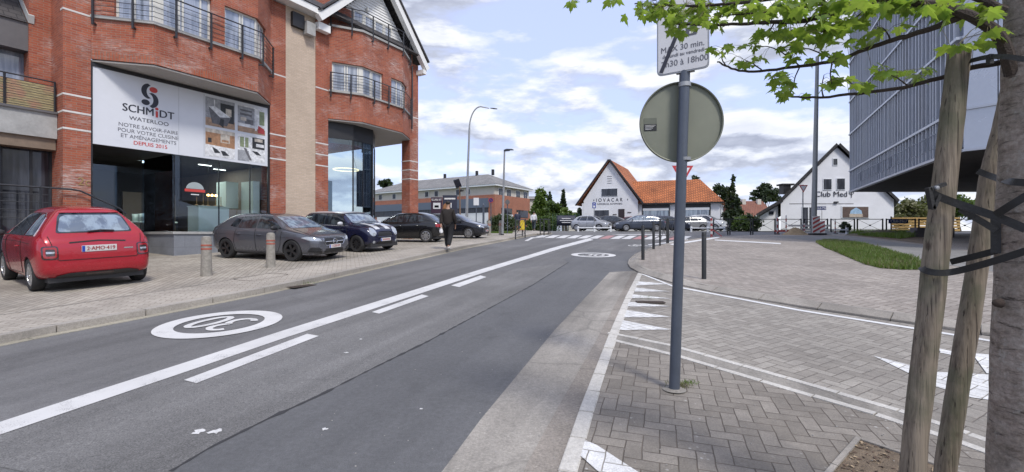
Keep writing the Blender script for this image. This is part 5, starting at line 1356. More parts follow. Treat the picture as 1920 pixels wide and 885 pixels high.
mb.add(e, [(0, 1, 5, 4), (1, 2, 5), (2, 3, 4, 5), (3, 0, 4), (0, 3, 2, 1)]); mb.build('wing_roof', tileo, t)
mb = MB(); dbox(mb, 3.1, 11.45, .12, .2, 4.86, 4.99); mb.build('gutter', blackm, t)
for k0, k1 in ((3.35, 6.2), (7.55, 10.2)):
    f = MB(); dbox(f, k0, k1, .44, .52, 2.2, 4.84); o = f.build('shop_window', blackm, t); f = MB(); dbox(f, k0 + .14, k1 - .14, .40, .45, 2.35, 4.45); f.build('pane', cglassB, o); f = MB(); dbox(f, k0 + .1, k1 - .1, .38, .395, 4.2, 4.45); f.build('blind', whitep, o)
for (a, b, c, d) in ((1129, 354, 1157, 367), (1116, 394, 1142, 407)):
    z0, z1 = 1.6 + (440 - d) / FP * 50, 1.6 + (440 - b) / FP * 50; k0, k1 = (a - 1143) / FP * 50 / .98, (c - 1143) / FP * 50 / .98
    f = MB(); dbox(f, k0 - .05, k1 + .05, -.05, .02, z0 - .05, z1 + .05); o = f.build('window', whitep, t); f = MB(); dbox(f, k0, k1, -.08, -.052, z0, z1); f.build('pane', glassD, o)
f = MB(); dbox(f, .95, 1.6, -.05, .02, 2.0, 4.4); f.build('door', plain('door_dark', (.03, .02, .025), .5), t)
for k0, k1, z in ((1.9, 2.3, 3.95), (.35, .75, 3.75)): f = MB(); dbox(f, k0, k1, -.03, -.01, z, z + .12); f.build('small_plate', lead, t)
ink = plain('letter_ink', (.03, .03, .045), .6, 0)
T3 = Vector((tt.x, tt.y, 0))
text('I O V A C A R', .56, ink, t, D3(-.05, -.02, 5.40), T3, up, sx=.86, bold=.004); text('COMMERCIAL AUTOMOBILE', .27, ink, t, D3(.0, -.02, 4.98), T3, up, sx=.80)
for k in (-1.75, 1.9): f = MB(); dbox(f, k, k + .07, -.03, -.01, 5.35, 5.5); f.build('dot', ink, t)
mb = MB(); 
for zz in (8.0, 7.75, 7.5, 7.25): dbox(mb, -.25, .25, -.03, -.005, zz, zz + .03)
mb.build('vent_slots', lead, t)

# ---- white house with the long roof, travel shop
YE = 48.0
def E3(px, py, m_=0): q = pt(px, py, YE); return Vector((q.x, YE + m_, q.z))
def erect(mb, a, b, c, d, m0, m1):
    p = E3(a, d); q = E3(c, b); mb.box(p.x, q.x, YE + m0, YE + m1, p.z, q.z)
t = thing('travel_shop_house', 'white gabled house with dark roof lettered Club Med behind the pedestrian railings', 'house', (34, YE, g(48)))
mb = MB(); D_ = Vector((6.6, 8.2, 0))
mb.prism([E3(1464, 445), E3(1676, 445), E3(1676, 374), E3(1669, 368), E3(1567, 274), E3(1464, 376)], D_)
mb.build('wall', render_w, t)
mb = MB(); mb.prism([E3(1421, 440, .5), E3(1464, 440, .5), E3(1464, 382, .5), E3(1421, 404, .5)], Vector((4.0, 7, 0))); mb.build('lean_to_wall', render_w, t)
def eslab(mb, a, b, th, m0, m1):
    A, B = E3(*a, m0), E3(*b, m0); d = (B - A).normalized(); n = Vector((-d.z, 0, d.x)); n = n if n.z > 0 else -n
    mb.prism([A, B, B + n * th, A + n * th], Vector(((m1 - m0) * .8, m1 - m0, 0)))
mb = MB(); eslab(mb, (1462, 377), (1567, 273), .28, -.4, 9.2); eslab(mb, (1678, 379), (1567, 273), .28, -.4, 9.2); eslab(mb, (1416, 406), (1463, 378), .28, -.4, 8.2); mb.build('roof', tiled, t)
mb = MB(); erect(mb, 1470, 347, 1484, 363, .1, .9); o = mb.build('dormer', blackm, t); mb = MB(); erect(mb, 1467, 344, 1490, 347, 0, 1.1); mb.build('dormer_roof', tiled, o)
for (a, b, c, d) in ((1544, 336, 1558, 355), (1569, 335, 1583, 355), (1562, 298, 1569, 309)):
    f = MB(); erect(f, a - 1.2, b - 1, c + 1.2, d + 1.6, -.06, .02); o = f.build('window', whitep, t); f = MB(); erect(f, a, b, c, d, -.09, -.061); f.build('pane', glassD, o)
f = MB(); erect(f, 1447, 396, 1455, 402, .42, .51); f.build('small_window', glassD, t)
f = MB(); erect(f, 1503, 387, 1532, 428, -.06, .02); o = f.build('door', whitep, t)
f = MB(); erect(f, 1505, 389, 1514, 428, -.09, -.061); f.build('pane', glassD, o); f = MB(); erect(f, 1517, 389, 1530, 428, -.09, -.061); f.build('pane', glassD, o)
f = MB(); erect(f, 1577, 386, 1629, 409, -.06, .02); o = f.build('shop_window', whitep, t)
f = MB(); erect(f, 1579, 388, 1627, 408, -.09, -.061); f.build('poster_wood', plain('poster_brown', (.10, .065, .05), .5, .4, 5), o)
f = MB(); f.prism([E3(1591, 407, -.10), E3(1616, 407, -.10), E3(1614, 395, -.10), E3(1604, 389, -.10), E3(1594, 395, -.10)], (0, .008, 0)); f.build('poster_view', plain('poster_blue', (.30, .45, .60), .5, .4, 5), o)
f = MB(); erect(f, 1591, 401, 1616, 407, -.12, -.105); f.build('poster_sand', plain('poster_sand', (.45, .38, .30), .5, .3, 6), o)
f = MB(); erect(f, 1480, 381.5, 1600, 382.3, -.03, 0); f.build('ledge_line', lead, t)
f = MB(); erect(f, 1563, 378, 1570, 380.5, -.2, 0); f.build('wall_lamp', blackm, t)
f = MB(); erect(f, 1464, 429, 1676, 436, -.03, .01); f.build('wall_base', slabm, t)
p_ = E3(1558, 364.5, -.05); text('Club Med', .80, ink, t, p_, (1, 0, 0), up, sx=1.08, bold=.006)
p_ = E3(1596, 364, -.05)      # trident beside the name
m_ = MB()
for dx in (-.22, 0, .22): m_.tube([p_ + Vector((dx, 0, .38)), p_ + Vector((dx, 0, .08))], .03, 5)
m_.tube([p_ + Vector((-.22, 0, .08)), p_ + Vector((0, 0, -.05)), p_ + Vector((.22, 0, .08))], .03, 5); m_.tube([p_ + Vector((0, 0, .08)), p_ + Vector((0, 0, -.38))], .03, 5)
m_.build('trident_emblem', ink, t)
bsn = thing('shop_sign', 'small dark blue sign on a thin post by the shop door', 'sign', tuple(gp(1542, 45)))
m_ = MB(); a = pt(1532, 393.5, 45); b = pt(1549, 387, 45); m_.box(a.x, b.x, 45, 45.05, a.z, b.z); m_.build('panel', plain('sign_navy', (.015, .03, .13), .5), bsn)
text('Club Med', .30, lw, bsn, ((a.x + b.x) / 2, 44.99, (a.z + b.z) / 2), (1, 0, 0), up)
m_ = MB(); m_.tube([gp(1541, 45.03), pt(1541, 390, 45.03)], .03, 6); m_.build('post', slabm, bsn)
# house with brown red roof farther back
def simple_house(label, x0, x1, Y, yb, ye, yr, wallm, roofm, depth=8, chim=()):
    t = thing('far_house', label, 'house', tuple(gp((x0 + x1) / 2, Y)))
    a = pt(x0, ye, Y); b = pt(x1, ye, Y); r_ = pt(x0, yr, Y).z
    mb = MB(); mb.box(a.x, b.x, Y, Y + depth, 1.8, a.z); mb.build('wall', wallm, t)
    zr = CAMZ + (HY - yr) / FP * (Y + depth / 2)
    mb = MB(); mb.prism([(a.x - .3, Y - .3, a.z - .1), (a.x - .3, Y + depth / 2, zr), (a.x - .3, Y + depth + .3, a.z - .1)], (b.x - a.x + .6, 0, 0)); mb.build('roof', roofm, t)
    for cx in chim:
        q = pt(cx, yr + 4, Y); mb = MB(); mb.box(q.x - .3, q.x + .3, Y + depth / 2 - .9, Y + depth / 2 - .4, zr - 1.4, zr + .25); mb.build('chimney', cream, t)
    return t
h_ = simple_house('cream house with brown red tiled roof and pale chimneys behind the railings', 1388, 1452, 72, 430, 408, 377, cream, tiler, 8, (1414, 1444))
f = MB(); q0 = pt(1399, 395, 71.4); 
simple_house('low pale house far behind the green trees, only its roof end showing', 1066, 1092, 95, 430, 408, 398, cream, tileg)
simple_house('pale building end between the brick block and the green trees', 990, 1010, 70, 430, 372, 368, cream, tileg, 6)

# ------------------------------------------------------------ grey metal clad office on the right
fin = plain('zinc_fin', (.46, .49, .54), .4, .08, 3, metal=.3); pan = plain('zinc_panel', (.24, .28, .35), .32, .12, 1.5, metal=.3); pan2 = plain('pale_panel', (.46, .49, .54), .25, .08, 1, metal=.25)
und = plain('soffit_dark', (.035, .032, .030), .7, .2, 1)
Cn, Fa, Fr = Vector((16.07, 16.2)), Vector((23.9, 32.0)), Vector((16.07 + .57 * 8, 16.2 - .82 * 8))
off = thing('office_building', 'grey metal clad office with vertical fins, cantilevered over the pavement on the right', 'building', (18, 18, g(18)))
z0, z1 = 4.6, 16.6
mb = MB(); mb.prism([(Fa.x + .1, Fa.y, z0 + .12), (Cn.x + .1, Cn.y, z0 + .12), (Fr.x + .1, Fr.y, z0 + .12), (Fr.x + 14, Fr.y, z0 + .12), (Fa.x + 16, Fa.y, z0 + .12)], (0, 0, z1 - z0 - .12)); mb.build('wall', pan, off)
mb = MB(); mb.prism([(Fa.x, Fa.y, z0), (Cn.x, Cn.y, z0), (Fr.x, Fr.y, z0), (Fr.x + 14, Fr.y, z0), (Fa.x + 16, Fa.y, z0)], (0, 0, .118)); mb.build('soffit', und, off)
sdv = (Fa - Cn); Ls = sdv.length; sdv = sdv / Ls; sn = Vector((-sdv.y, sdv.x)); 
if sn.x > 0: sn = -sn
def sbox(mb, u0, u1, o0, o1, za, zb):
    P = [Cn + sdv * u + sn * o_ for u, o_ in ((u0, o0), (u1, o0), (u1, o1), (u0, o1))]; mb.hexa([(q.x, q.y, za) for q in P] + [(q.x, q.y, zb) for q in P])
lv = [4.6, 6.06, 8.62, 10.9, 13.6, 16.6]
mb = MB(); u = .3; rr_ = random.Random(3)
while u < Ls:
    sbox(mb, u, u + .06, .0, .15, z0 + .05, z1); u += rr_.choice((.30, .38, .46, .46))
mb.build('vertical_fins', fin, off)
for i, z in enumerate(lv): mb = MB(); sbox(mb, 0, Ls, .0, .19, z - .05, z + .05); mb.build('floor_band', fin, off)
wd = plain('zinc_dark_strip', (.055, .065, .095), .3, .1, 2, metal=.2)
for u, za, zb in ((3.2, 6.2, 8.5), (6.6, 6.2, 8.5), (7.2, 6.2, 8.5), (13.2, 6.2, 8.5), (2.0, 8.7, 10.8), (5.2, 8.7, 10.8), (9.4, 8.7, 10.8), (10, 8.7, 10.8), (15, 8.7, 10.8), (4.2, 11, 13.5), (8.2, 11, 13.5), (12.4, 11, 13.5), (3, 13.7, 16.4), (6.8, 13.7, 16.4), (11, 13.7, 16.4), (16, 6.2, 8.5)):
    mb = MB(); sbox(mb, u, u + .62, .01, .05, za, zb); mb.build('window_strip', wd, off)
mb = MB()
for k in range(13):
    u = 2.0 + k * 1.02; s_ = .26
    A = [(u, 5.05), (u + .7, 5.05), (u + .7, 5.6), (u, 5.6)]
    for a, b in zip(A, A[1:] + A[:1]):
        p0 = Cn + sdv * a[0] + sn * .17; p1 = Cn + sdv * b[0] + sn * .17; mb.bar((p0.x, p0.y, a[1]), (p1.x, p1.y, b[1]), .012, .018)
mb.build('relief_squares', plain('relief_grey', (.20, .22, .26), .5), off)
fv = (Fr - Cn).normalized(); fnn = Vector((fv.y, -fv.x)); 
if fnn.dot(Vector((0, 0)) - Cn) < 0: fnn = -fnn
def frbox(mb, u0, u1, o0, o1, za, zb):
    P = [Cn + fv * u + fnn * o_ for u, o_ in ((u0, o0), (u1, o0), (u1, o1), (u0, o1))]; mb.hexa([(q.x, q.y, za) for q in P] + [(q.x, q.y, zb) for q in P])
for i in range(len(lv) - 1):
    for k in range(9):
        mb = MB(); frbox(mb, .02 + k * .86, .85 + k * .86, .0, .06, lv[i] + .04, lv[i + 1] - .04); mb.build('facade_panel', pan2, off)
for z in lv: mb = MB(); frbox(mb, 0, 8, .0, .12, z - .05, z + .035); mb.build('floor_band', fin, off)
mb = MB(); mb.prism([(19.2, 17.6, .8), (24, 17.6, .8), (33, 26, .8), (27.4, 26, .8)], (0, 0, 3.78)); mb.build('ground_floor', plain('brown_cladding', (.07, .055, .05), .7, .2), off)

# ------------------------------------------------------------ trees and hedges
def leafmat(name, ca, cb, trans=.35):
    m, T, p, o = newmat(name); T.nt.nodes.remove(p)
    ob = T.n('ShaderNodeTexCoord').outputs['Object']; geo = T.n('ShaderNodeObjectInfo')
    f = T.m('ADD', T.m('MULTIPLY', T.noise(ob, 1.1, 3), .6), T.m('MULTIPLY', T.noise(ob, 9, 2), .4))
    c = T.mix(T.mr(f, .35, .65), ca, cb)
    d = T.n('ShaderNodeBsdfPrincipled', i_Roughness=.5); T.set(d.inputs[0], c); tr = T.n('ShaderNodeBsdfTranslucent'); T.set(tr.inputs[0], T.mix(.5, c, (.25, .35, .04)))
    x = T.n('ShaderNodeMixShader'); x.inputs[0].default_value = trans; T.set(x.inputs[1], d.outputs[0]); T.set(x.inputs[2], tr.outputs[0]); T.set(o.inputs[0], x.outputs[0]); return m
lf_light = leafmat('foliage_light', (.07, .125, .022), (.14, .21, .045)); lf_mid = leafmat('foliage_mid', (.045, .085, .02), (.09, .14, .035))
lf_dark = leafmat('foliage_dark', (.018, .035, .016), (.04, .06, .026), .15); lf_olive = leafmat('foliage_olive', (.09, .10, .04), (.16, .15, .07), .2); lf_hedge = leafmat('foliage_hedge', (.03, .05, .018), (.055, .08, .03), .15)
bark = plain('bark', (.075, .06, .048), .9, .35, 6, bump=.8)
def foliage(blobs, n, size, seed, flat=0.0, shell=.5):
    """many small leaf faces spread through a few uneven clumps"""
    rd = random.Random(seed); mb = MB(); tot = sum(b[3] * b[4] * b[5] for b in blobs)
    for (cx, cy, cz, rx, ry, rz) in blobs:
        k = int(n * rx * ry * rz / tot) + 20; subs = []
        for _ in range(max(6, k // 28)):
            d = Vector((rd.gauss(0, 1), rd.gauss(0, 1), rd.gauss(0, 1))).normalized(); r_ = rd.uniform(shell, 1.03)
            subs.append(Vector((cx + d.x * rx * r_, cy + d.y * ry * r_, cz + d.z * rz * r_)))
        for i in range(k):
            s_ = subs[i % len(subs)]; q = s_ + Vector((rd.gauss(0, .17) * rx, rd.gauss(0, .17) * ry, rd.gauss(0, .13) * rz))
            nrm = (Vector((rd.gauss(0, 1), rd.gauss(0, 1), rd.gauss(0, 1) + .4))).normalized(); a = nrm.orthogonal().normalized(); b = nrm.cross(a)
            an = rd.uniform(0, 6.28); a, b = a * math.cos(an) + b * math.sin(an), b * math.cos(an) - a * math.sin(an); z = size * rd.uniform(.55, 1.25)
            b = b * (1 - flat)
            mb.quad(q - a * z - b * z * .1, q - b * z * .55, q + a * z, q + b * z * .55)
    return mb
def tree(label, px, Y, blobs_px, n, size, mat, seed, trunk=.18, name='tree', cat='tree', group=None):
    """blobs in spot units: (px, py, half width, half height)"""
    base = gp(px, Y); t = thing(name, label, cat, tuple(base), 0, group)
    B_ = []
    for (a, b, w_, h_) in blobs_px:
        q = pt(a, b, Y); B_.append((q.x, Y, q.z, w_ / FP * Y, w_ / FP * Y * .8, h_ / FP * Y))
    foliage(B_, n, size, seed).build('crown', mat, t, False, False, fixn=False)
    top = max(B_, key=lambda b: b[2]); rd = random.Random(seed)
    mb = MB(); mb.tube([base - Vector((0, 0, .1)), base.lerp(Vector((top[0], Y, top[2])), .5) + Vector((rd.uniform(-.1, .1), 0, 0)), Vector((top[0], Y, top[2]))], [trunk, trunk * .6, trunk * .15], 8); mb.build('trunk', bark, t)
    mb = MB()
    for b_ in B_: mb.tube([base.lerp(Vector((top[0], Y, top[2])), .35), Vector(b_[:3])], [trunk * .4, trunk * .1], 6)
    mb.build('limbs', bark, t); return t
tree('bright green bushy tree left of the dark banner, tallest of its row', 1013, 56, [(1013, 372, 11, 18), (1006, 398, 10, 20), (1020, 395, 12, 18), (1010, 365, 6, 10)], 2600, .22, lf_light, 1)
tree('rounded green tree just right of the tallest bushy tree', 1040, 54, [(1038, 392, 15, 14), (1030, 408, 12, 14), (1050, 410, 12, 12)], 2200, .2, lf_mid, 2)
tree('pale green low tree beside the white gable house', 1062, 53, [(1060, 402, 12, 12), (1072, 408, 11, 10)], 1600, .2, lf_light, 3)
tree('dark spindly conifer behind the green trees', 1030, 75, [(1030, 380, 6, 16), (1030, 366, 3, 8)], 900, .25, lf_dark, 4)
tree('thin dark conifer top behind the green trees, right of the spindly one', 1056, 78, [(1056, 380, 5, 18), (1056, 362, 2.5, 8)], 700, .25, lf_dark, 5)
tree('dark evergreen top peeping behind the left end of the orange roof', 1089, 52, [(1090, 402, 6, 14)], 500, .2, lf_dark, 6)
tree('dark small conifer top behind the orange wing roof', 1304, 66, [(1303, 336, 7, 9), (1303, 350, 10, 10)], 700, .25, lf_dark, 7)
tree('tall narrow dark conifer right of the orange roof', 1375, 47, [(1374, 340, 4, 14), (1374, 360, 8, 14), (1375, 382, 12, 16), (1376, 405, 16, 16), (1370, 418, 14, 12)], 4200, .2, lf_dark, 8, name='conifer')
tree('broad dark evergreen behind the narrow conifer', 1352, 62, [(1352, 360, 13, 14), (1342, 372, 10, 14), (1362, 372, 9, 14)], 2000, .25, lf_dark, 9)
tree('spreading dark pine above the brown red roof', 1435, 85, [(1436, 352, 13, 8), (1428, 362, 16, 6), (1448, 362, 14, 7), (1415, 373, 9, 4), (1440, 372, 18, 7)], 3200, .35, lf_dark, 10, name='pine_tree')
tree('olive green tree under the office overhang, left one', 1700, 60, [(1700, 395, 24, 20), (1690, 410, 20, 14), (1720, 405, 18, 16)], 2800, .28, lf_olive, 11)
tree('tall light tree under the office overhang, right one', 1738, 66, [(1738, 382, 22, 16), (1760, 392, 24, 20), (1730, 400, 18, 14)], 2400, .28, lf_olive, 12)
tree('small dark tree above the shopping block roof, seen through the open corner', 722, 90, [(722, 345, 12, 9)], 700, .35, lf_dark, 13)
tree('green tree far right beyond the office, behind the stakes', 1800, 60, [(1790, 385, 30, 22), (1830, 395, 30, 20)], 1800, .3, lf_mid, 14)
def shrub(label, px0, px1, Y, ytop, mat, seed, n=900, size=.12, name='shrub', cat='shrub', group=None):
    base = gp((px0 + px1) / 2, Y); t = thing(name, label, cat, tuple(base), 0, group); zt = CAMZ + (HY - ytop) / FP * Y; h = zt - base.z; w_ = (px1 - px0) / FP * Y
    k = max(1, round(w_ / h / 1.1)); B_ = []
    for i in range(k):
        x = base.x - w_ / 2 + w_ * (i + .5) / k; B_.append((x, Y, base.z + h * .45, w_ / k * .55, min(w_ / k, h) * .5, h * .53))
    foliage(B_, n, size, seed, shell=.72).build('foliage', mat, t, False, False, fixn=False)
    m_ = MB()
    for b_ in B_: m_.tube([(b_[0], Y, base.z - .05), (b_[0], Y, base.z + h * .6)], [.05, .02], 5)
    m_.build('stem', bark, t); return t
shrub('dark rounded clipped bush behind the lamp post on the left pavement', 921, 966, 36, 403, lf_hedge, 20, 3800, .09)
shrub('low green bush right of the two walkers', 985, 1003, 46, 412, lf_mid, 21)
shrub('bright hedge below the bushy trees, left of the dark banner', 1003, 1044, 47, 404, lf_mid, 22, 2600, name='hedge', cat='hedge')
shrub('leafy green shrub in front of the brown roofed house', 1377, 1404, 42, 405, lf_mid, 23, 1500)
shrub('dark dense shrub at the corner of the lean-to', 1396, 1422, 42, 402, lf_dark, 24, 1500)
shrub('spiky dark potted shrub by the white rail before the shop', 1578, 1592, 36, 414, lf_dark, 25, 700, .10)
shrub('low brown leafed bush right of the white house corner', 1677, 1700, 50, 400, lf_olive, 26, 1200)
# ------------------------------------------------------------ street furniture
galv = plain('galvanised_steel', (.33, .34, .35), .5, .12, 6, metal=.6); galvd = plain('painted_steel_grey', (.085, .10, .128), .45, .12, 5, metal=.3, bump=.05)
barm = plain('railing_black', (.02, .022, .024), .5, .12, 8)
oldwood = plain('weathered_wood', (.30, .28, .245), .9, .35, 14, bump=.9); redband = plain('faded_red_band', (.34, .09, .06), .6, .25, 10)
# bollards
def bollard_old(px, py, label, h=.88, first=[None]):
    p = at(px, py, .09)
    if first[0]: c = copytree(first[0]); c.location = p; c['label'] = label; return c
    t = thing('bollard', label, 'bollard', tuple(p), 0, 'old wooden bollards with red rings', local=True)
    m_ = MB(); m_.lathe([(0, -.05), (.115, -.05), (.112, .05), (.104, .35), (.100, .62), (.102, h - .08), (.09, h - .02), (.05, h), (0, h + .004)], (0, 0, 0), 'z', 20); m_.build('post', oldwood, t, True)
    for z in (h - .22, h - .30): m_ = MB(); m_.lathe([(.100, 0), (.106, .004), (.106, .034), (.100, .038)], (0, 0, z), 'z', 20); m_.build('red_ring', redband, t, True)
    first[0] = t; return t
bollard_old(387, 517, 'weathered bollard between the red car and the dark grey car')
bollard_old(507.5, 501, 'weathered bollard standing before the front wheel of the dark grey car')
bollard_old(917, 441.5, 'weathered bollard on the verge left of the slim lamp post'); bollard_old(938.5, 440.5, 'weathered bollard right beside the foot of the slim lamp post')
def bollard_black(px, py, label, h=1.0, first=[None]):
    p = at(px, py, .09)
    if first[0]: c = copytree(first[0]); c.location = p; c['label'] = label; c.rotation_euler.z = random.uniform(0, 6); return c
    t = thing('steel_bollard', label, 'bollard', tuple(p), 0, 'slim black steel bollards on the plaza', local=True)
    m_ = MB(); m_.lathe([(0, -.05), (.048, -.05), (.048, h - .012), (.042, h), (0, h)], (0, 0, 0), 'z', 24); m_.build('post', barm, t, True)
    m_ = MB(); m_.lathe([(.0485, 0), (.0495, .002), (.0495, .01), (.0485, .012)], (0, 0, h - .07), 'z', 24); m_.build('cap_ring', blackm, t, True)
    first[0] = t; return t
bollard_black(1320, 523, 'black bollard standing alone on the plaza right of the sign pole')
bollard_black(1205.5, 487, 'black bollard nearest the kerb tip left of the sign pole')
bollard_black(1225.5, 467, 'second black bollard along the curved kerb, behind the nearest')
# pedestrian railings with crossed bars
def barrier(p0, p1, label, h=1.0, cross=True, mat=None, group='crossed pedestrian railings', legs=.10, cat='railing', name='pedestrian_railing'):
    p0 = Vector(p0); p1 = Vector(p1); t = thing(name, label, cat, tuple((p0 + p1) / 2), 0, group); mat = mat or barm
    for p in (p0, p1): m_ = MB(); m_.box(p.x - .03, p.x + .03, p.y - .03, p.y + .03, p.z - .05, p.z + h); m_.build('post', mat, t)
    a, b = p0 + up * (h - .04), p1 + up * (h - .04); m_ = MB(); m_.tube([a, b], .022, 8); m_.build('top_rail', mat, t)
    c, d = p0 + up * .17, p1 + up * .17; m_ = MB(); m_.tube([c, d], .018, 6); m_.build('bottom_rail', mat, t)
    if cross:
        m_ = MB(); m_.tube([a, d], .010, 6); m_.tube([c, b], .010, 6); q = (a + d) / 2; m_.lathe([(0, -.02), (.05, -.02), (.05, .02), (0, .02)], q, 'y', 12); m_.build('cross_bars', mat, t)
    return t
YF = 29.4
fx = [(1338, 1364.5), (1368.5, 1407.5), (1411.5, 1453), (1459, 1502), (1508, 1551.5), (1558, 1602), (1607.5, 1655), (1662, 1716), (1723, 1775), (1782, 1836)]
nm = ['leftmost railing panel of the long row, starting by the red and white barrier', 'railing panel in front of the leafy green shrub', 'railing panel before the lean-to wall', 'railing panel with red ends left of the give way sign',
      'railing panel behind the striped roadworks boards', 'railing panel before the spiky shrub', 'railing panel under the Club Med shop poster', 'railing panel carrying the blue banner', 'railing panel before the yellow board fence', 'railing panel at the far right behind the wooden stakes']
for (a, b), l in zip(fx, nm):
    Yb = YF if a < 1600 else YF - (a - 1600) * .002
    barrier(gp(a, Yb, .09), gp(b, Yb, .09), l)
b_ = barrier(at(1237.5, 461, .09), at(1250.5, 454, .09), 'railing panel between two posts by the kerb, left of the sign pole', 1.08)
barrier(at(1253, 454, .09), at(1266, 449.5, .09), 'railing panel half hidden behind the sign pole', 1.05)
barrier(at(966.5, 447, .09), at(984.5, 444, .09), 'railing panel by the crossing, with the yellow box behind it', 1.0)
barrier(at(1013, 438.5, .09), at(1028, 438, .09), 'short railing panel at the left end of the crossing', 1.0, False)
barrier(at(1020, 440, .09), at(1031, 437, .09), 'second short railing panel turning the corner at the crossing', 1.0, False)
# blue and dark banners hung on fences
def hbanner(px0, py0, px1, py1, Y, col, label, words, tcol, ts, name='hanging_banner'):
    a = pt(px0, py1, Y); b = pt(px1, py0, Y); n = 12; mb = MB(); vs = []
    for k in range(n + 1):
        x = a.x + (b.x - a.x) * k / n; yy = Y - .03 + .012 * math.sin(k * 1.9)
        vs += [(x, yy, a.z), (x, yy, b.z)]
    mb.add(vs, [(2 * k, 2 * k + 2, 2 * k + 3, 2 * k + 1) for k in range(n)])
    t = thing(name, label, 'banner', ((a.x + b.x) / 2, Y, a.z)); o = mb.build('cloth', plain(name + '_cloth_' + (words[:3] or 'dark'), col, .6, .1, 3), t, True); o.modifiers.new('s', 'SOLIDIFY').thickness = .006
    if not words:
        for zz in (.2, .0, -.2):
            m_ = MB(); zc = (a.z + b.z) / 2 + zz; m_.box(a.x + .3 + abs(zz), b.x - .3 - abs(zz), Y - .058, Y - .055, zc - .03, zc + .03); m_.build('printed_line', tcol, t)
    else: text(words, ts, tcol, t, ((a.x + b.x) / 2, Y - .055, (a.z + b.z) / 2), (1, 0, 0), up, sx=1.05, bold=.006)
    for x in (a.x + .03, b.x - .03):
        m_ = MB(); m_.tube([(x, Y - .03, b.z - .02), (x, Y + .01, b.z + .04)], .006, 5); m_.build('tie', lw, t)
hbanner(1665, 411, 1702, 419, YF - .2, (.03, .06, .24), 'blue banner with white lettering tied to a railing panel', 'Club Med', lw, .25)
hbanner(1044, 404, 1079, 423, 46.0, (.02, .024, .045), 'dark navy banner with small white lettering on the green fence', '', lw, .30)
fz = thing('mesh_fence', 'green wire fence with thin posts left of the white house', 'fence', tuple(gp(1060, 46.2)))
for px in (1036, 1043, 1054, 1066, 1079, 1086): m_ = MB(); a = gp(px, 46.2); m_.tube([a, a + up * 1.75], .025, 6); m_.build('post', lf_dark if 0 else plain('fence_green', (.05, .10, .06), .5) if 'fence_green' not in MT else MT['fence_green'], fz)
m_ = MB(); a, b = gp(1036, 46.2), gp(1086, 46.2)
for k in range(9): m_.tube([a + up * (.15 + k * .2), b + up * (.15 + k * .2)], .006, 4)
for k in range(40): q = a.lerp(b, k / 39); m_.tube([q + up * .1, q + up * 1.75], .004, 4)
m_.build('wire_mesh', MT['fence_green'], fz)
# low white rails before the garage and before the shop
def lowrail(px0, px1, Y, n, label, ytop=None):
    a, b = gp(px0, Y), gp(px1, Y); t = thing('low_white_rail', label, 'rail', tuple((a + b) / 2), 0, 'low white rails at the forecourts')
    for k in range(n): q = a.lerp(b, k / (n - 1)); m_ = MB(); m_.box(q.x - .07, q.x + .07, Y - .06, Y + .06, q.z - .03, q.z + .5); m_.build('post', whitep, t, bevel=.01)
    m_ = MB(); m_.tube([a + up * .33 + Vector((0, -.07, 0)), b + up * .33 + Vector((0, -.07, 0))], .045, 8); m_.build('rail', whitep, t)
lowrail(1084, 1145, 39.8, 3, 'low white rail before the silver hatchback at the left'); lowrail(1296, 1358, 38.6, 3, 'low white rail before the white sport utility car'); lowrail(1548, 1588, 31, 2, 'short low white rail before the spiky shrub')
# lamp posts
def lamp_arm(px, Yb, pxt, pyt, label):
    b = gp(px, Yb, .05); t = thing('street_lamp', label, 'street lamp', tuple(b))
    tp = pt(pxt, pyt + 40, Yb); r0 = .12
    hd = pt(926, 203.5, Yb)
    P = [b, b + Vector(((tp.x - b.x) * .3, 0, 1.2)), b.lerp(tp, .6), tp]
    cx = tp.x; C_ = []
    n = 9
    for k in range(1, n + 1):
        a = R(180 - 90 * k / n); C_.append(Vector((tp.x + .85 + .85 * math.cos(a), Yb, tp.z + 1.72 * math.sin(a))))
    m_ = MB(); pts = P + C_ + [hd + Vector((-.35, 0, .02))]; m_.tube(pts, [.13, .11, .085, .07] + [.05] * (len(pts) - 5) + [.035], 12); m_.build('pole', galv, t, True)
    m_ = MB(); m_.lathe([(0, -.28), (.06, -.26), (.10, 0), (.07, .24), (0, .28)], (0, 0, 0), 'x', 12); m_.v = [(hd.x + x, hd.y + y, hd.z + z * .45 - x * .12) for x, y, z in m_.v]; m_.build('lamp_head', galvd, t, True)
    m_ = MB(); m_.box(b.x - .125, b.x + .125, Yb - .14, Yb - .10, b.z + .5, b.z + 1.0); m_.build('service_door', galv, t)
lamp_arm(873, 34, 880, 203, 'tall grey lamp post with a long curved arm')
b = at(942, 441, .09); t = thing('street_lamp', 'shorter pale lamp post with a flat head, right of the curved one', 'street lamp', tuple(b))
m_ = MB(); tp = pt(946, 283, b.y); m_.tube([b, b.lerp(tp, .5), tp], [.075, .065, .045], 12); m_.build('pole', galv, t, True)
m_ = MB(); m_.bar(tp, tp + Vector((.32, 0, .03)), .16, .05); m_.prism([tp + Vector((-.05, -.1, 0)), tp + Vector((.1, -.16, .06)), tp + Vector((.45, -.13, .06)), tp + Vector((.55, 0, .03)), tp + Vector((.45, .13, .06)), tp + Vector((.1, .16, .06)), tp + Vector((-.05, .1, 0))], (0, 0, .045)); m_.build('lamp_head', galvd, t)
m_ = MB(); m_.lathe([(.085, -.02), (.095, 0), (.095, .06), (.078, .08)], b, 'z', 12); m_.build('foot_collar', blackm, t)
b = gp(1525.5, 28.3, .09); tp = pt(1532.5, 106, 28.3); t = thing('mast', 'very tall plain grey mast standing behind the striped boards', 'lamp post', tuple(b))
m_ = MB(); m_.tube([b, b.lerp(tp, .5), tp], [.165, .13, .095], 14); m_.build('pole', plain('mast_grey', (.26, .275, .28), .5, .08, 2, metal=.3), t, True)
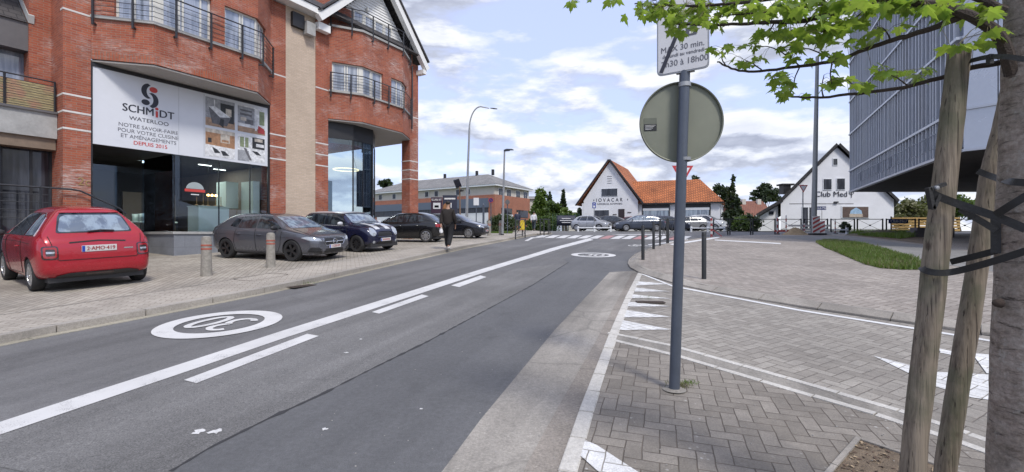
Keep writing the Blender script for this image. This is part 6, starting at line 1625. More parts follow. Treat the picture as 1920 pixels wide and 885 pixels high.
m_ = MB(); m_.box(b.x - .07, b.x + .07, b.y - .175, b.y - .15, b.z + .6, b.z + 1.1); m_.build('service_door', galvd, t)
# yield signs
def giveway(px, Yb, top, wpx, label, yaw=0, back=False):
    b = gp(px, Yb, .09); c = pt(px, top, Yb); w_ = wpx / FP * Yb; t = thing('give_way_sign', label, 'road sign', tuple(b), 0)
    m_ = MB(); m_.tube([b, c + up * .02], .03, 10); m_.build('post', galvd, t, True)
    xd = Vector((math.cos(yaw), math.sin(yaw), 0)); nd = Vector((math.sin(yaw), -math.cos(yaw), 0)); y0 = c + nd * .04
    def tri(s_, off_): 
        h = w_ * .87; cen = y0 - up * (h / 3)
        return [cen + xd * w_ / 2 * s_ + up * h / 3 * s_ + nd * off_, cen - xd * w_ / 2 * s_ + up * h / 3 * s_ + nd * off_, cen - up * h * 2 / 3 * s_ + nd * off_]
    m_ = MB(); m_.prism([Vector((*rp, 0)) if 0 else rp for rp in tri(1, 0)], nd * .012); m_.build('red_border', plain('sign_red', (.42, .04, .045), .4) if 'sign_red' not in MT else MT['sign_red'], t)
    m_ = MB(); m_.prism(tri(.66, .0125), nd * .004); m_.build('white_field', whitep, t)
giveway(1505.5, 28.6, 347, 16.5, 'red and white give way sign in front of the white shop house')
giveway(1279, 15.0, 311, 40, 'give way sign mostly hidden behind the near sign pole')
# blue parking sign before the garage, signs on the left pavement
t = thing('parking_sign', 'tall narrow blue and white sign before the white garage wall', 'road sign', tuple(gp(1113, 41)))
m_ = MB(); m_.tube([gp(1114, 41), pt(1114, 379, 41)], .03, 8); m_.build('post', galv, t); a = pt(1110.5, 390.5, 40.95); b = pt(1117, 379.5, 40.95)
m_ = MB(); m_.box(a.x, b.x, 40.9, 40.93, a.z, b.z); m_.build('panel', plain('sign_blue', (.03, .06, .30), .4), t); m_ = MB(); m_.box(a.x + .07, b.x - .07, 40.89, 40.899, a.z + .07, a.z + .24); m_.build('lower_field', whitep, t); text('P', .26, lw, t, ((a.x + b.x) / 2, 40.89, a.z + .37), (1, 0, 0), up)
def postsign(label, px, Y, y0, y1, w_, mat, shape='rect', cat='road sign', name='street_sign', post=galvd, pr=.035):
    b = gp(px, Y, .05); t = thing(name, label, cat, tuple(b)); a = pt(px, y1, Y); c = pt(px, y0, Y); ww = w_ / FP * Y / 2
    m_ = MB(); m_.tube([b, c], pr, 8); m_.build('post', post, t, True)
    m_ = MB()
    if shape == 'rect': m_.box(a.x - ww, a.x + ww, Y - .06, Y - .045, a.z, c.z)
    else:
        cz = (a.z + c.z) / 2; m_.prism([(a.x + ww * math.cos(k * math.pi / 12), Y - .06, cz + ww * math.sin(k * math.pi / 12)) for k in range(24)], (0, .015, 0))
    m_.build('panel', mat, t); return t
postsign('white rectangular panel on a dark post left of the lamp', 893, 33, 371, 385, 10, whitep)
nb_ = postsign('round blue and red no parking sign on a slim post', 920.5, 32, 371, 380, 8.5, plain('noparking_blue', (.03, .05, .22), .4), 'round')
q = pt(920.5, 375.5, 31.9); m_ = MB(); rr2 = 4.3 / FP * 32
m_.tube([q + Vector((rr2 * math.cos(k * math.pi / 12), 0, rr2 * math.sin(k * math.pi / 12))) for k in range(25)], .02, 5); m_.bar(q + Vector((-rr2 * .7, 0, rr2 * .7)), q + Vector((rr2 * .7, 0, -rr2 * .7)), .03, .02); m_.build('red_ring', MT['sign_red'], nb_)
postsign('brown round sign back on a thin tall post behind the slim lamp', 951.5, 31, 374, 384, 9, lead, 'round')
t = thing('dark_post', 'plain thick blue grey post on the verge beside the round blue sign', 'post', tuple(gp(906.5, 32))); m_ = MB(); m_.tube([gp(906.5, 32), pt(906.5, 384, 32)], .075, 10); m_.build('shaft', galvd, t, True); m_ = MB(); q = pt(906.5, 384, 32); m_.lathe([(0, .12), (.05, .06), (.08, 0)], q, 'z', 10); m_.build('cap', galvd, t)
# advertising boards and the solar warning panel
def adboard(label, px0, px1, y0, y1, Y, base, items, name='advertising_board'):
    a = pt(px0, y1, Y); b = pt(px1, y0, Y); t = thing(name, label, 'sign', ((a.x + b.x) / 2, Y, g(Y)))
    m_ = MB(); m_.box(a.x, b.x, Y, Y + .06, a.z, b.z); m_.build('board', base, t)
    for x in (a.x + .06, b.x - .06): m_ = MB(); m_.box(x - .04, x + .04, Y + .062, Y + .12, g(Y), b.z); m_.build('post', galvd, t)
    for it in items:
        if it[0] == 't': text(it[1], it[2], lw, t, (a.x + (b.x - a.x) * it[3], Y - .012, a.z + (b.z - a.z) * it[4]), (1, 0, 0), up, sx=.9, bold=.004)
        else:
            m_ = MB(); m_.prism([(a.x + (b.x - a.x) * u, Y - .010, a.z + (b.z - a.z) * v) for u, v in it[2]], (0, .005, 0)); m_.build('printed_patch', it[1], t)
purple = plain('board_plum', (.045, .022, .045), .5, .1); navy = plain('board_navy', (.03, .035, .06), .5, .1); orn = plain("board_orange", (.30, .14, .06), .5, .5, 6)
adboard('plum coloured advertising board with pale words over a car photograph', 808, 829, 370, 400, 27.5, purple, [('t', 'SCAN ET', .17, .5, .84), ('p', MT['poster_mix'] if 0 else whitep, rc(.2, .28, .85, .66)), ('p', purple, rc(.32, .36, .7, .5))])
adboard('navy advertising board with an orange picture behind the walking man', 830, 857, 366, 402, 29, navy, [('p', lw, rc(.12, .78, .88, .86)), ('p', orn, [(.0, .1), (.5, .1), (.48, .5), (.25, .62), (.05, .5)]), ('p', whitep, rc(.55, .35, .62, .6))])
t = thing('solar_warning_panel', 'dark tilted solar panel and camera on top of a brown post', 'sign', tuple(gp(863, 30)))
m_ = MB(); m_.tube([gp(863, 30), pt(862, 350, 30)], .05, 8); m_.build('post', plain('brown_post', (.20, .13, .09), .8), t)
m_ = MB(); c = pt(858, 344, 30); M_ = Matrix.Translation(c) @ Matrix.Rotation(R(-18), 4, 'Y') @ Matrix.Rotation(R(40), 4, 'X'); m_.box(-.20, .20, -.03, .03, -.32, .32, M_); m_.build('panel', plain('solar_cell', (.03, .035, .06), .25), t)
m_ = MB(); c = pt(866, 357, 29.9); m_.lathe([(0, -.14), (.07, -.12), (.09, 0), (.05, .12), (0, .14)], c, 'x', 10); m_.build('camera', blackm, t, True)
# yellow box and litter bin by the railing
t = thing('yellow_box', 'bright yellow box hanging at the railing by the crossing', 'box', tuple(at(980, 445, .09)))
p = gp(979.5, 26.5, .09); z0_ = CAMZ + (HY - 431) / FP * 26.5; z1_ = CAMZ + (HY - 414) / FP * 26.5
m_ = MB(); m_.box(p.x - .13, p.x + .13, 26.4, 26.6, z0_, z1_ - .05); m_.build('shell', plain('box_yellow', (.65, .48, .03), .45, .06, 6), t, bevel=.02); m_ = MB(); m_.prism([(p.x - .14, 26.38, z1_ - .05), (p.x + .14, 26.38, z1_ - .05), (p.x + .08, 26.38, z1_ + .02), (p.x - .08, 26.38, z1_ + .02)], (0, .24, 0)); m_.build('lid', MT['box_yellow'], t)
m_ = MB(); m_.box(p.x - .03, p.x + .03, 26.605, 26.65, p.z, z1_); m_.build('post', barm, t)
# ---- roadworks: striped boards, red white posts, sand heap
rw = plain('warning_red', (.36, .06, .06), .6, .2); ww_ = plain('warning_white', (.66, .65, .62), .5, .1)
def striped(px0, px1, y0, y1, Y, label, yaw=0, n=4, name='striped_barrier_board'):
    a = gp((px0 + px1) / 2, Y, .09); w_ = (px1 - px0) / FP * Y; zb = CAMZ + (HY - y1) / FP * Y; zt = CAMZ + (HY - y0) / FP * Y; h = zt - zb
    t = thing(name, label, 'road barrier', tuple(a), yaw, 'roadworks boards', local=True)
    m_ = MB(); m_.box(-w_ / 2, w_ / 2, 0, .03, zb - a.z, zt - a.z); m_.build('board', ww_, t)
    for k in range(n):
        v0 = zb - a.z + h * (k / n) ; v1 = v0 + h / n * .5; dz_ = w_ * .55
        P = [(-w_ / 2, v0), (w_ / 2, min(v0 + dz_, zt - a.z)), (w_ / 2, min(v1 + dz_, zt - a.z)), (-w_ / 2, v1)]
        m_ = MB(); m_.prism([(x, -.006, z) for x, z in P], (0, .005, 0)); m_.build('red_stripe', rw, t)
    m_ = MB(); m_.box(-w_ / 2 - .1, w_ / 2 + .1, -.25, .3, 0, .10); m_.build('rubber_foot', cplast, t, bevel=.02)
    return t
striped(1524, 1537.5, 405, 437, 27.6, 'striped red and white board at the foot of the tall mast, left face', 0, 4); striped(1537.8, 1546, 414, 437, 27.9, 'smaller striped board turned beside the larger one', R(-35), 3)
def rwpost(px, y0, y1, label, Y=28.5):
    b = gp(px, Y, .09); h = (y1 - y0) / FP * Y; t = thing('warning_post', label, 'road barrier', tuple(b), 0, 'red and white roadworks posts', local=True)
    m_ = MB(); n = 6
    for k in range(n):
        m_.cur = k % 2; m_.lathe([(.035, k * h / n), (.035, (k + 1) * h / n)], (0, 0, 0), 'z', 10)
    m_.build('shaft', [rw, ww_], t, True); m_ = MB(); m_.lathe([(0, 0), (.16, 0), (.15, .05), (.04, .08)], (0, 0, 0), 'z', 12); m_.build('foot', cplast, t)
rwpost(1457.5, 404, 441, 'red and white post at the left edge of the sand heap'); rwpost(1474, 404, 440, 'thin red and white post just before the sand heap'); rwpost(1508, 420, 441, 'red and white post beside the give way sign'); rwpost(1566, 404, 430, 'leaning pinkish post beside the spiky shrub', 30.5)
t = thing('red_white_barrier', 'narrow red and white barrier at the left end of the long railing row', 'road barrier', tuple(gp(1334, 25, .09)))
m_ = MB(); 
for k in range(7):
    m_.cur = k % 2; a = gp(1334, 25.5, .09); m_.box(a.x - .05, a.x + .05, 25.47, 25.53, a.z + k * .15, a.z + (k + 1) * .15)
m_.build('striped_post', [rw, ww_], t); m_ = MB(); a = gp(1334, 25.5, .09); m_.bar(a + Vector((0, 0, .45)), a + Vector((.45, -.3, .02)), .04, .04); m_.build('brace', rw, t)
t = thing('orange_mesh', 'low orange and white planks laid round the sand heap', 'road barrier', tuple(gp(1500, 28, .09)))
for (a, b, z, m__) in ((1452, 1502, .22, rw), (1500, 1556, .30, ww_), (1478, 1556, .55, ww_)):
    m_ = MB(); m_.bar(gp(a, 28.9, .09 + z), gp(b, 28.8, .09 + z), .03, .12); m_.build('plank', m__, t)
sand = plain('sand', (.34, .25, .15), .95, .25, 8, bump=.8)
def heap(label, px, Y, rx, ry, h, mat, name, cat, seed=1, dz=.09):
    b = gp(px, Y, dz); rd = random.Random(seed); mb = MB(); n = 22; rings = 7; vs = []; fs = []
    for r_ in range(rings):
        q = r_ / (rings - 1)
        for k in range(n):
            a = 2 * math.pi * k / n; j = rd.uniform(.88, 1.12) if 0 < r_ < rings else 1
            x = b.x + rx * q * math.cos(a) * j; y = b.y + ry * q * math.sin(a) * j; vs.append((x, y, g(y) + dz - .02 + h * (math.cos(q * math.pi) * .5 + .5) * rd.uniform(.85, 1.1)))
    for r_ in range(rings - 1):
        for k in range(n): k2 = (k + 1) % n; fs.append((r_ * n + k, r_ * n + k2, (r_ + 1) * n + k2, (r_ + 1) * n + k))
    mb.add(vs, fs); o = mb.build(name, mat, None, True); tag(o, label, cat); return o
heap('heap of yellow sand in front of the railings beside the roadworks posts', 1492, 28.2, 1.0, .6, .45, sand, 'sand_heap', 'sand heap')
heap('small heap of broken paving at the foot of the striped boards', 1548, 28.6, .8, .5, .28, slabm, 'rubble_heap', 'rubble heap', 2)
# yellow wooden board fence and bench beyond
t = thing('board_fence', 'yellow horizontal board fence behind the blue banner on the right', 'fence', tuple(gp(1720, 40)))
yel = plain('yellow_board', (.42, .27, .09), .7, .2, 4)
a0, b0 = gp(1672, 41), gp(1800, 41)
for k in range(5):
    m_ = MB(); z = .12 + k * .26; m_.bar(a0 + up * z, b0 + up * z, .04, .2); m_.build('board', yel, t)
for k in range(6): m_ = MB(); q = a0.lerp(b0, k / 5) + Vector((0, .06, 0)); m_.box(q.x - .05, q.x + .05, q.y - .03, q.y + .03, q.z, q.z + 1.35); m_.build('post', bark, t)
# dark steps at the right end of the bank
t = thing('low_step_wall', 'dark stepped stone edge at the right end of the grassy bank', 'steps', tuple(gp(1740, 24, .09)))
for k in range(3): m_ = MB(); a = gp(1708 + k * 6, 25.2 + k * .5, .09); b = gp(1790, 24.8 + k * .5, .09); m_.prism([a, b, b + Vector((0, .5, 0)), a + Vector((0, .5, 0))], (0, 0, .18 + k * .16)); m_.build('step', lead, t)
# bank and grass
sheet('bank_soil', px2((1588, 441), (1620, 438), (1700, 438), (1735, 447), (1745, 459), (1680, 451), (1630, 445), dz=.09), .10, soil)
heap('low rough bank of earth and stones below the railings', 1655, 27.3, 2.9, .75, .32, plain('rough_earth', (.16, .14, .10), .95, .5, 5, bump=1), 'earth_bank', 'bank', 5)
gpoly = px2((1530, 455), (1545, 452), (1570, 452), (1600, 456), (1640, 464), (1680, 475), (1712, 486), (1738, 498), (1733, 506), (1690, 506), (1650, 503), (1622, 496), (1595, 485), (1570, 474), (1545, 464), dz=.09)
sheet('verge_soil', gpoly, .097, plain('verge_earth', (.10, .11, .05), .95, .4, 8, bump=1))
def inpoly(x, y, P):
    c = False; n = len(P); j = n - 1
    for i in range(n):
        if ((P[i][1] > y) != (P[j][1] > y)) and (x < (P[j][0] - P[i][0]) * (y - P[i][1]) / (P[j][1] - P[i][1]) + P[i][0]): c = not c
        j = i
    return c
def grass(name, P, n, h, mat, seed, dz=.095):
    rd = random.Random(seed); mb = MB(); xs = [p[0] for p in P]; ys = [p[1] for p in P]; k = 0
    cl_ = [(rd.uniform(min(xs), max(xs)), rd.uniform(min(ys), max(ys)), rd.uniform(.3, .9)) for _ in range(16)]
    while k < n:
        x = rd.uniform(min(xs), max(xs)); y = rd.uniform(min(ys), max(ys))
        if not inpoly(x, y, P): continue
        k += 1; hh = h * rd.uniform(.4, 1.1) * (1 + .7 * max([max(0, 1 - math.hypot(x - a, y - b) / c) for a, b, c in cl_])); a = rd.uniform(0, 6.28); w_ = h * .09 + .004; l = rd.uniform(.1, .6) * hh; b = rd.uniform(0, 6.28)
        z = g(y) + dz; dx, dy = w_ * math.cos(a), w_ * math.sin(a)
        mb.add([(x - dx, y - dy, z), (x + dx, y + dy, z), (x + l * math.cos(b), y + l * math.sin(b), z + hh)], [(0, 1, 2)])
    return tag(mb.build(name, mat, None, False, False, fixn=False), kind='stuff')
grm = leafmat('grass_green', (.075, .135, .025), (.165, .225, .055), .35); grm2 = leafmat('grass_dry', (.12, .12, .05), (.20, .18, .09), .2)
grass('verge_grass', gpoly, 15000, .13, grm, 31)
grass('verge_grass_dry', gpoly, 2600, .14, grm2, 32)
bp = px2((1590, 440), (1620, 437.5), (1700, 437), (1733, 442), (1690, 449), (1630, 444), dz=.09); grass('bank_grass', bp, 5000, .24, grm, 33, .12)
lv_ = [gp(912, 31.5).xy, gp(960, 31).xy, gp(962, 34).xy, gp(908, 34).xy]; sheet('verge_soil', lv_, .097, MT['verge_earth']); grass('verge_grass', lv_, 3000, .08, grm, 34)

# ------------------------------------------------------------ near sign pole
pb = at(1264, 731, .018); Yp = pb.y; ptop = Vector(((1284 - CX) / FP * Yp, Yp, 3.02))
t = thing('sign_pole', 'grey steel pole in the near pavement carrying the round sign back and the plate', 'post', tuple(pb))
m_ = MB(); m_.tube([pb - up * .05, pb.lerp(ptop, .5), ptop], [.0455, .0445, .0445], 28); m_.build('shaft', galvd, t, True)
m_ = MB(); m_.lathe([(.046, 0), (.085, .0), (.10, .004), (.06, .012), (.046, .014)], pb + up * .002, 'z', 20); m_.build('footing', conc, t)
m_ = MB(); q = pb.lerp(ptop, .99); m_.lathe([(.0455, -.02), (.052, -.018), (.052, .018), (.0455, .02)], q - up * .09, 'z', 24); m_.build('clamp', galv, t)
m_ = MB(); m_.lathe([(.0455, -.015), (.052, -.013), (.052, .013), (.0455, .015)], q - up * .735, 'z', 24); m_.build('clamp', galv, t)
# round sign seen from behind
backm, T_, p_s, o_s = newmat('sign_back_aluminium')
ob_ = T_.n('ShaderNodeTexCoord').outputs['Object']
T_.set(p_s.inputs['Base Color'], T_.mix(T_.mr(T_.noise(ob_, 1.6, 4), .35, .65), (.165, .175, .14), (.215, .225, .175))); p_s.inputs['Roughness'].default_value = .55; p_s.inputs['Metallic'].default_value = .25
dc = Vector(((1276.5 - CX) / FP * (Yp + .075), Yp + .075, CAMZ + (HY - 229.5) / FP * (Yp + .075))); rD = 75.5 / FP * (Yp + .075)
t = thing('round_road_sign', 'large round road sign seen from its dull green back, fixed behind the pole', 'road sign', tuple(dc))
m_ = MB(); m_.lathe([(0, 0), (rD - .012, 0), (rD - .012, -.022), (rD - .004, -.026), (rD, -.02), (rD, .006), (0, .006)], (0, 0, 0), 'y', 72)
M_ = Matrix.Translation(dc) @ Matrix.Rotation(R(-8), 4, 'Z'); m_.v = [tuple(M_ @ Vector(v)) for v in m_.v]; m_.build('disc', backm, t, 35)
M2 = M_ @ Matrix.Translation((-.262, 0, -.008)); m_ = MB(); m_.box(-.055, .055, -.004, -.001, -.058, .0, M2); st = m_.build('sticker', plain('sticker_black', (.02, .02, .022), .4), t)
m_ = MB(); m_.box(-.055, .055, -.004, -.001, .0005, .055, M2); st2 = m_.build('sticker', plain('sticker_olive', (.12, .13, .10), .5), t)
xd = (M_.to_3x3() @ Vector((1, 0, 0)))
for k in range(4): m_ = MB(); m_.box(-.045, .045 - .012 * k, -.0052, -.0041, -.012 - k * .012, -.009 - k * .012, M2); m_.build('print_line', lw if k else ww_, st)
# rectangular plate above
A = Vector((1.335, 4.12, 3.0)); Bq = Vector((1.70, 3.89, 3.0)); ux = (Bq - A).normalized(); wS = (Bq - A).length; nS = Vector((ux.y, -ux.x, 0)); hS = .68
A = A + up * .005 + nS * .075
t = thing('time_limit_sign', 'white plate with black slash reading MAX 30 min. lundi au vendredi 7h30 à 18h00', 'road sign', tuple(A + ux * wS / 2))
def rrect(x0, x1, y0, y1, r_, n=5):
    return rnd_poly([(x0, y0), (x1, y0), (x1, y1), (x0, y1)], r_, n)
def onS(x, z, o_=0): return A + ux * x + up * z + nS * o_
m_ = MB(); m_.prism([onS(x, z, 0) for x, z in rrect(0, wS, 0, hS, .045)], nS * .012); m_.build('rim', galv, t)
m_ = MB(); m_.prism([onS(x, z, .0125) for x, z in rrect(.012, wS - .012, .012, hS - .012, .038)], nS * .003); m_.build('panel', plain('sign_white', (.62, .62, .63), .4, .05, 4), t)
m_ = MB(); m_.prism([onS(x, z, .016) for x, z in rrect(.03, .10, .03, .03001, 0)] if 0 else [onS(.022, .03, .018), onS(.052, .018, .018), onS(.245, .46, .018), onS(.215, .47, .018)], nS * .002); m_.build('slash', lk, t)
for s_, x, z, sz, sx_ in (('MAX 30 min.', .215, .215, .070, 1.0), ('de lundi au vendredi', .222, .158, .044, 1.0), ('7h30 à 18h00', .232, .088, .074, 1.0)):
    text(s_, sz, lgrey, t, onS(x, z, .0165), ux, up, sx=sx_ * .96, depth=.001, bold=.0008)
m_ = MB(); m_.prism([onS(x, z, .016) for x, z in rrect(.245, .335, .30, .42, .006)], nS * .002); ic = m_.build('disc_icon', plain('icon_grey', (.09, .095, .11), .5), t)
m_ = MB(); m_.prism([onS(.29 + .03 * math.cos(k * math.pi / 8), .375 + .02 * math.sin(k * math.pi / 8), .0185) for k in range(16)], nS * .001); m_.build('icon_dial', ww_, ic)
m_ = MB(); m_.prism([onS(x, z, .0185) for x, z in ((.275, .315), (.305, .315), (.305, .335), (.275, .335))], nS * .001); m_.build('icon_field', ww_, ic)
m_ = MB(); m_.bar(ptop - up * .02 - nS * .03, ptop + up * .60 - nS * .03, .03, .03); m_.v = [(x, y, z) for x, y, z in m_.v]; m_.build('bracket', galv, t)
m_ = MB(); q = ptop + up * .0; m_.bar(q + ux * -.07, q + ux * .08, .03, .03); m_.build('bracket', galv, t)
# ------------------------------------------------------------ people
def skinmesh(name, chains, mat, parent, sub=2, loc=None):
    """chains: lists of (x,y,z,r) joined where the points coincide -> one continuous skinned surface"""
    vs = []; rs = []; es = []; idx = {}
    for ch in chains:
        prev = None
        for (x, y, z, r_) in ch:
            k = (round(x, 4), round(y, 4), round(z, 4))
            if k not in idx: idx[k] = len(vs); vs.append((x, y, z)); rs.append(r_)
            if prev is not None and prev != idx[k]: es.append((prev, idx[k]))
            prev = idx[k]
    me = bpy.data.meshes.new(name); me.from_pydata(vs, es, []); o = bpy.data.objects.new(name, me); C.objects.link(o)
    md = o.modifiers.new('k', 'SKIN'); md.use_smooth_shade = True
    for i, sv in enumerate(me.skin_vertices[0].data): sv.radius = (rs[i], rs[i]) if not hasattr(rs[i], '__len__') else rs[i]; sv.use_root = (i == 0)
    s_ = o.modifiers.new('s', 'SUBSURF'); s_.levels = sub; s_.render_levels = sub
    m2 = evalmesh(o); bpy.data.objects.remove(o); m2.name = name; m2.materials.clear(); m2.materials.append(mat)
    return link(name, m2, parent, 'full', False)
skin_t = plain('skin', (.38, .22, .15), .55, .08, 10); hair_t = plain('hair_dark', (.02, .016, .013), .7, .3, 30)
def person(label, p, yaw, H, jacket, trousers, shoes, stride=.28, bag=None, coat=True, armbend=.15, hair=hair_t, group=None, hat=None):
    """walking figure, local +y is the way it faces"""
    k = H / 1.75; t = thing('person', label, 'person', tuple(p), yaw, group, local=True)
    def V(*c): return tuple(v * k for v in c)
    hipz = .93; st = stride
    legL = [V(0, 0, .98, .125), V(-.09, .0, .90, .095), V(-.10, st * .42 + .03, .50, .062), V(-.10, st * .75, .10, .042), V(-.10, st * .75 + .06, .045, .045), V(-.10, st * .75 + .17, .03, .030)]
    legR = [V(0, 0, .98, .125), V(.09, .0, .90, .095), V(.10, -st * .22 + .05, .50, .062), V(.10, -st * .85, .14, .042), V(.10, -st * .85 + .05, .07, .045), V(.10, -st * .85 + .15, .03, .030)]
    spine = [V(0, 0, .98, .125), V(0, .0, 1.16, .125), V(0, .01, 1.34, .135), V(0, .0, 1.45, .075), V(0, .01, 1.52, .052), V(0, .02, 1.60, .072), V(0, .02, 1.68, .078), V(0, .015, 1.735, .045)]
    def arm(s_, sw):
        A = [V(0, .01, 1.34, .135), V(s_ * .175, .0, 1.38, .055), V(s_ * .22, -.02 + sw * .25, 1.12, .043), V(s_ * .215, .02 + sw, .90, .034), V(s_ * .21, .035 + sw * 1.15, .83, .034)]
        F_ = []
        for i, (dx, L_) in enumerate(((-.024, .070), (-.008, .082), (.008, .078), (.024, .062))):
            b_ = A[-1]; F_.append([b_, V(s_ * .21 + dx * .3, .035 + sw * 1.15 + dx, .80, .0095), V(s_ * .205 + dx * .2, .045 + sw * 1.15 + dx * 1.1, .80 - L_ * .6, .0085), V(s_ * .195, .055 + sw * 1.15 + dx * 1.1, .80 - L_, .007)])
        F_.append([A[-1], V(s_ * .195, .075 + sw * 1.15, .80, .010), V(s_ * .185, .085 + sw * 1.15, .765, .008)])
        return A, F_
    aL, fL = arm(-1, -armbend); aR, fR = arm(1, armbend)
    skinmesh('body', [spine, legL, legR, aL, aR] + fL + fR, skin_t, t)
    jk = lambda c, d: c[:3] + (c[3] + d * k,)
    low = V(0, 0, .82 if coat else .93, .185)
    S = [low, V(0, .0, 1.0, .20), V(0, 0, 1.16, .19), V(0, .01, 1.34, .19), V(0, .0, 1.45, .10)]
    A1 = [V(0, .01, 1.34, .19)] + [jk(c, .038) for c in aL[1:4]]; A2 = [V(0, .01, 1.34, .19)] + [jk(c, .038) for c in aR[1:4]]
    skinmesh('jacket', [S, A1, A2], jacket, t)
    skinmesh('trousers', [[V(0, 0, .96, .145)] + [jk(c, .036) for c in legL[1:4]], [V(0, 0, .96, .145)] + [jk(c, .036) for c in legR[1:4]]], trousers, t)
    for lg in (legL, legR): skinmesh('shoe', [[jk(lg[3], .014), jk(lg[4], .024), jk(lg[5], .026), V(lg[5][0] / k, lg[5][1] / k + .05, lg[5][2] / k, .034)]], shoes, t)
    skinmesh('hair', [[V(0, -.015, 1.60, .070), V(0, -.012, 1.68, .098), V(0, .0, 1.74, .052)]], hair, t)
    for s_ in (-1, 1):
        m_ = MB(); m_.lathe([(0, -.012), (.02, -.006), (.022, .006), (0, .012)], V(s_ * .086, .02, 1.64), 'x', 8); m_.build('ear', skin_t, t, True, False)
        m_ = MB(); m_.lathe([(0, -.006), (.009, 0), (0, .006)], V(s_ * .03, .097, 1.655), 'y', 8); m_.build('eye', plain('eye_dark', (.03, .025, .02), .3) if 'eye_dark' not in MT else MT['eye_dark'], t, True, False)
    m_ = MB(); m_.add([V(-.013, .092, 1.615), V(.013, .092, 1.615), V(0, .092, 1.66), V(0, .122, 1.618)], [(0, 1, 3), (1, 2, 3), (2, 0, 3), (0, 2, 1)]); m_.build('nose', skin_t, t, True, False)
    m_ = MB(); m_.bar(V(-.02, .094, 1.585), V(.02, .094, 1.585), .006, .008); m_.build('mouth', redband, t, False, False)
    return t
jb = plain('cloth_black_brown', (.017, .013, .011), .85, .2, 12); tb = plain('cloth_black', (.010, .010, .012), .85, .2, 12); shw = plain('shoe_white', (.62, .60, .56), .6, .1, 10)
pp = at(840, 468, .09)
man = person('person in long black jacket, black trousers and pale shoes walking away on the left pavement', pp, R(-8), 1.78, jb, tb, shw, .34, armbend=.16)
hd_ = thing('carrier_bag', 'crumpled white paper held in the left hand of the walking person in black', 'bag', tuple(Vector(pp) + Vector((-.30, -.06, .80))))
m_ = MB(); q = Vector(pp) + Vector((-.235, -.10, .74)); rdx = random.Random(4)
ring_ = [[(q.x + (w_ + rdx.uniform(-.012, .012)) * math.cos(2 * math.pi * k / 10), q.y + (w_ * .6 + rdx.uniform(-.01, .01)) * math.sin(2 * math.pi * k / 10), z) for k in range(10)] for z, w_ in ((q.z + .06, .02), (q.z, .05), (q.z - .07, .075), (q.z - .13, .06), (q.z - .15, .02))]
v = [p_ for r_ in ring_ for p_ in r_]; m_.add(v, [(i * 10 + k, i * 10 + (k + 1) % 10, (i + 1) * 10 + (k + 1) % 10, (i + 1) * 10 + k) for i in range(4) for k in range(10)]); m_.build('pouch', lw, hd_, 50)
person('person in a dark navy top with a bag, walking away beyond the yellow box', gp(970, 38, .02) + up * .05, R(10), 1.76, plain('cloth_navy', (.02, .025, .05), .8), plain('cloth_dark_blue', (.025, .03, .04), .8), blackm, .2, coat=False)
person('person in a white shirt and dark trousers walking away by the green bushes', gp(1001, 41, .02) + up * .04, R(-15), 1.74, plain('cloth_white', (.60, .60, .62), .8), plain('cloth_ink', (.03, .04, .05), .8), lead, .3, coat=False)
# ------------------------------------------------------------ young maple with its stakes, close on the right
stakewood, T_, p_s, o_s = newmat('stake_wood')
ob_ = T_.n('ShaderNodeTexCoord').outputs['Object']
gr_ = T_.noise(T_.vm('MULTIPLY', ob_, (60, 60, 2.2)), 1.0, 5, .65, .15); bg_ = T_.noise(ob_, 5, 5, .6)
c_ = T_.ramp(gr_, (.3, (.085, .066, .05)), (.5, (.20, .165, .125)), (.7, (.27, .225, .17)))
c_ = T_.mix(T_.m('MULTIPLY', T_.mr(bg_, .48, .66), .6), c_, (.085, .095, .055))
cr_ = T_.noise(T_.vm('MULTIPLY', ob_, (110, 110, 2.2)), 1.0, 4, .6, .2); c_ = T_.mix(T_.m('MULTIPLY', T_.mr(cr_, .60, .66), .85), c_, (.03, .022, .016))
kn = T_.n('ShaderNodeTexVoronoi', i_Scale=6.5); T_.set(kn.inputs[0], T_.vm('MULTIPLY', ob_, (1, 1, .8)))
c_ = T_.mix(T_.m('MULTIPLY', T_.mr(kn.outputs['Distance'], .05, .12, 1, 0), .8), c_, (.045, .03, .02))
T_.set(p_s.inputs['Base Color'], c_); p_s.inputs['Roughness'].default_value = .9
b_ = T_.n('ShaderNodeBump', i_Strength=.9, i_Distance=.008); T_.set(b_.inputs['Height'], gr_); T_.set(p_s.inputs['Normal'], b_.outputs[0])
barkm, T_, p_s, o_s = newmat('maple_bark')
ob_ = T_.n('ShaderNodeTexCoord').outputs['Object']
h1 = T_.noise(T_.vm('MULTIPLY', ob_, (5, 5, 9)), 2.0, 8, .78, .2); h2 = T_.noise(ob_, 3.5, 6, .65); h3 = T_.noise(ob_, 60, 4, .7)
c_ = T_.ramp(h1, (.30, (.06, .043, .033)), (.40, (.24, .19, .155)), (.55, (.39, .33, .285)), (.75, (.46, .41, .36)))
c_ = T_.mix(T_.mr(h2, .42, .62), c_, T_.mix(.5, c_, (.16, .15, .12))); c_ = T_.mix(1, c_, T_.ramp(h3, (.3, .7), (.7, 1.25)), 'MULTIPLY')
h4 = T_.noise(T_.vm('MULTIPLY', ob_, (7, 7, 42)), 1.0, 5, .7, .6); c_ = T_.mix(T_.m('MULTIPLY', T_.mr(h4, .56, .66), .85), c_, (.045, .032, .026))
h5 = T_.noise(ob_, 14, 5, .7); c_ = T_.mix(T_.m('MULTIPLY', T_.mr(h5, .58, .66), .5), c_, (.46, .44, .40))
T_.set(p_s.inputs['Base Color'], c_); p_s.inputs['Roughness'].default_value = .92
b_ = T_.n('ShaderNodeBump', i_Strength=1.0, i_Distance=.02); T_.set(b_.inputs['Height'], T_.m('ADD', h1, T_.m('MULTIPLY', h3, .3))); T_.set(p_s.inputs['Normal'], b_.outputs[0])
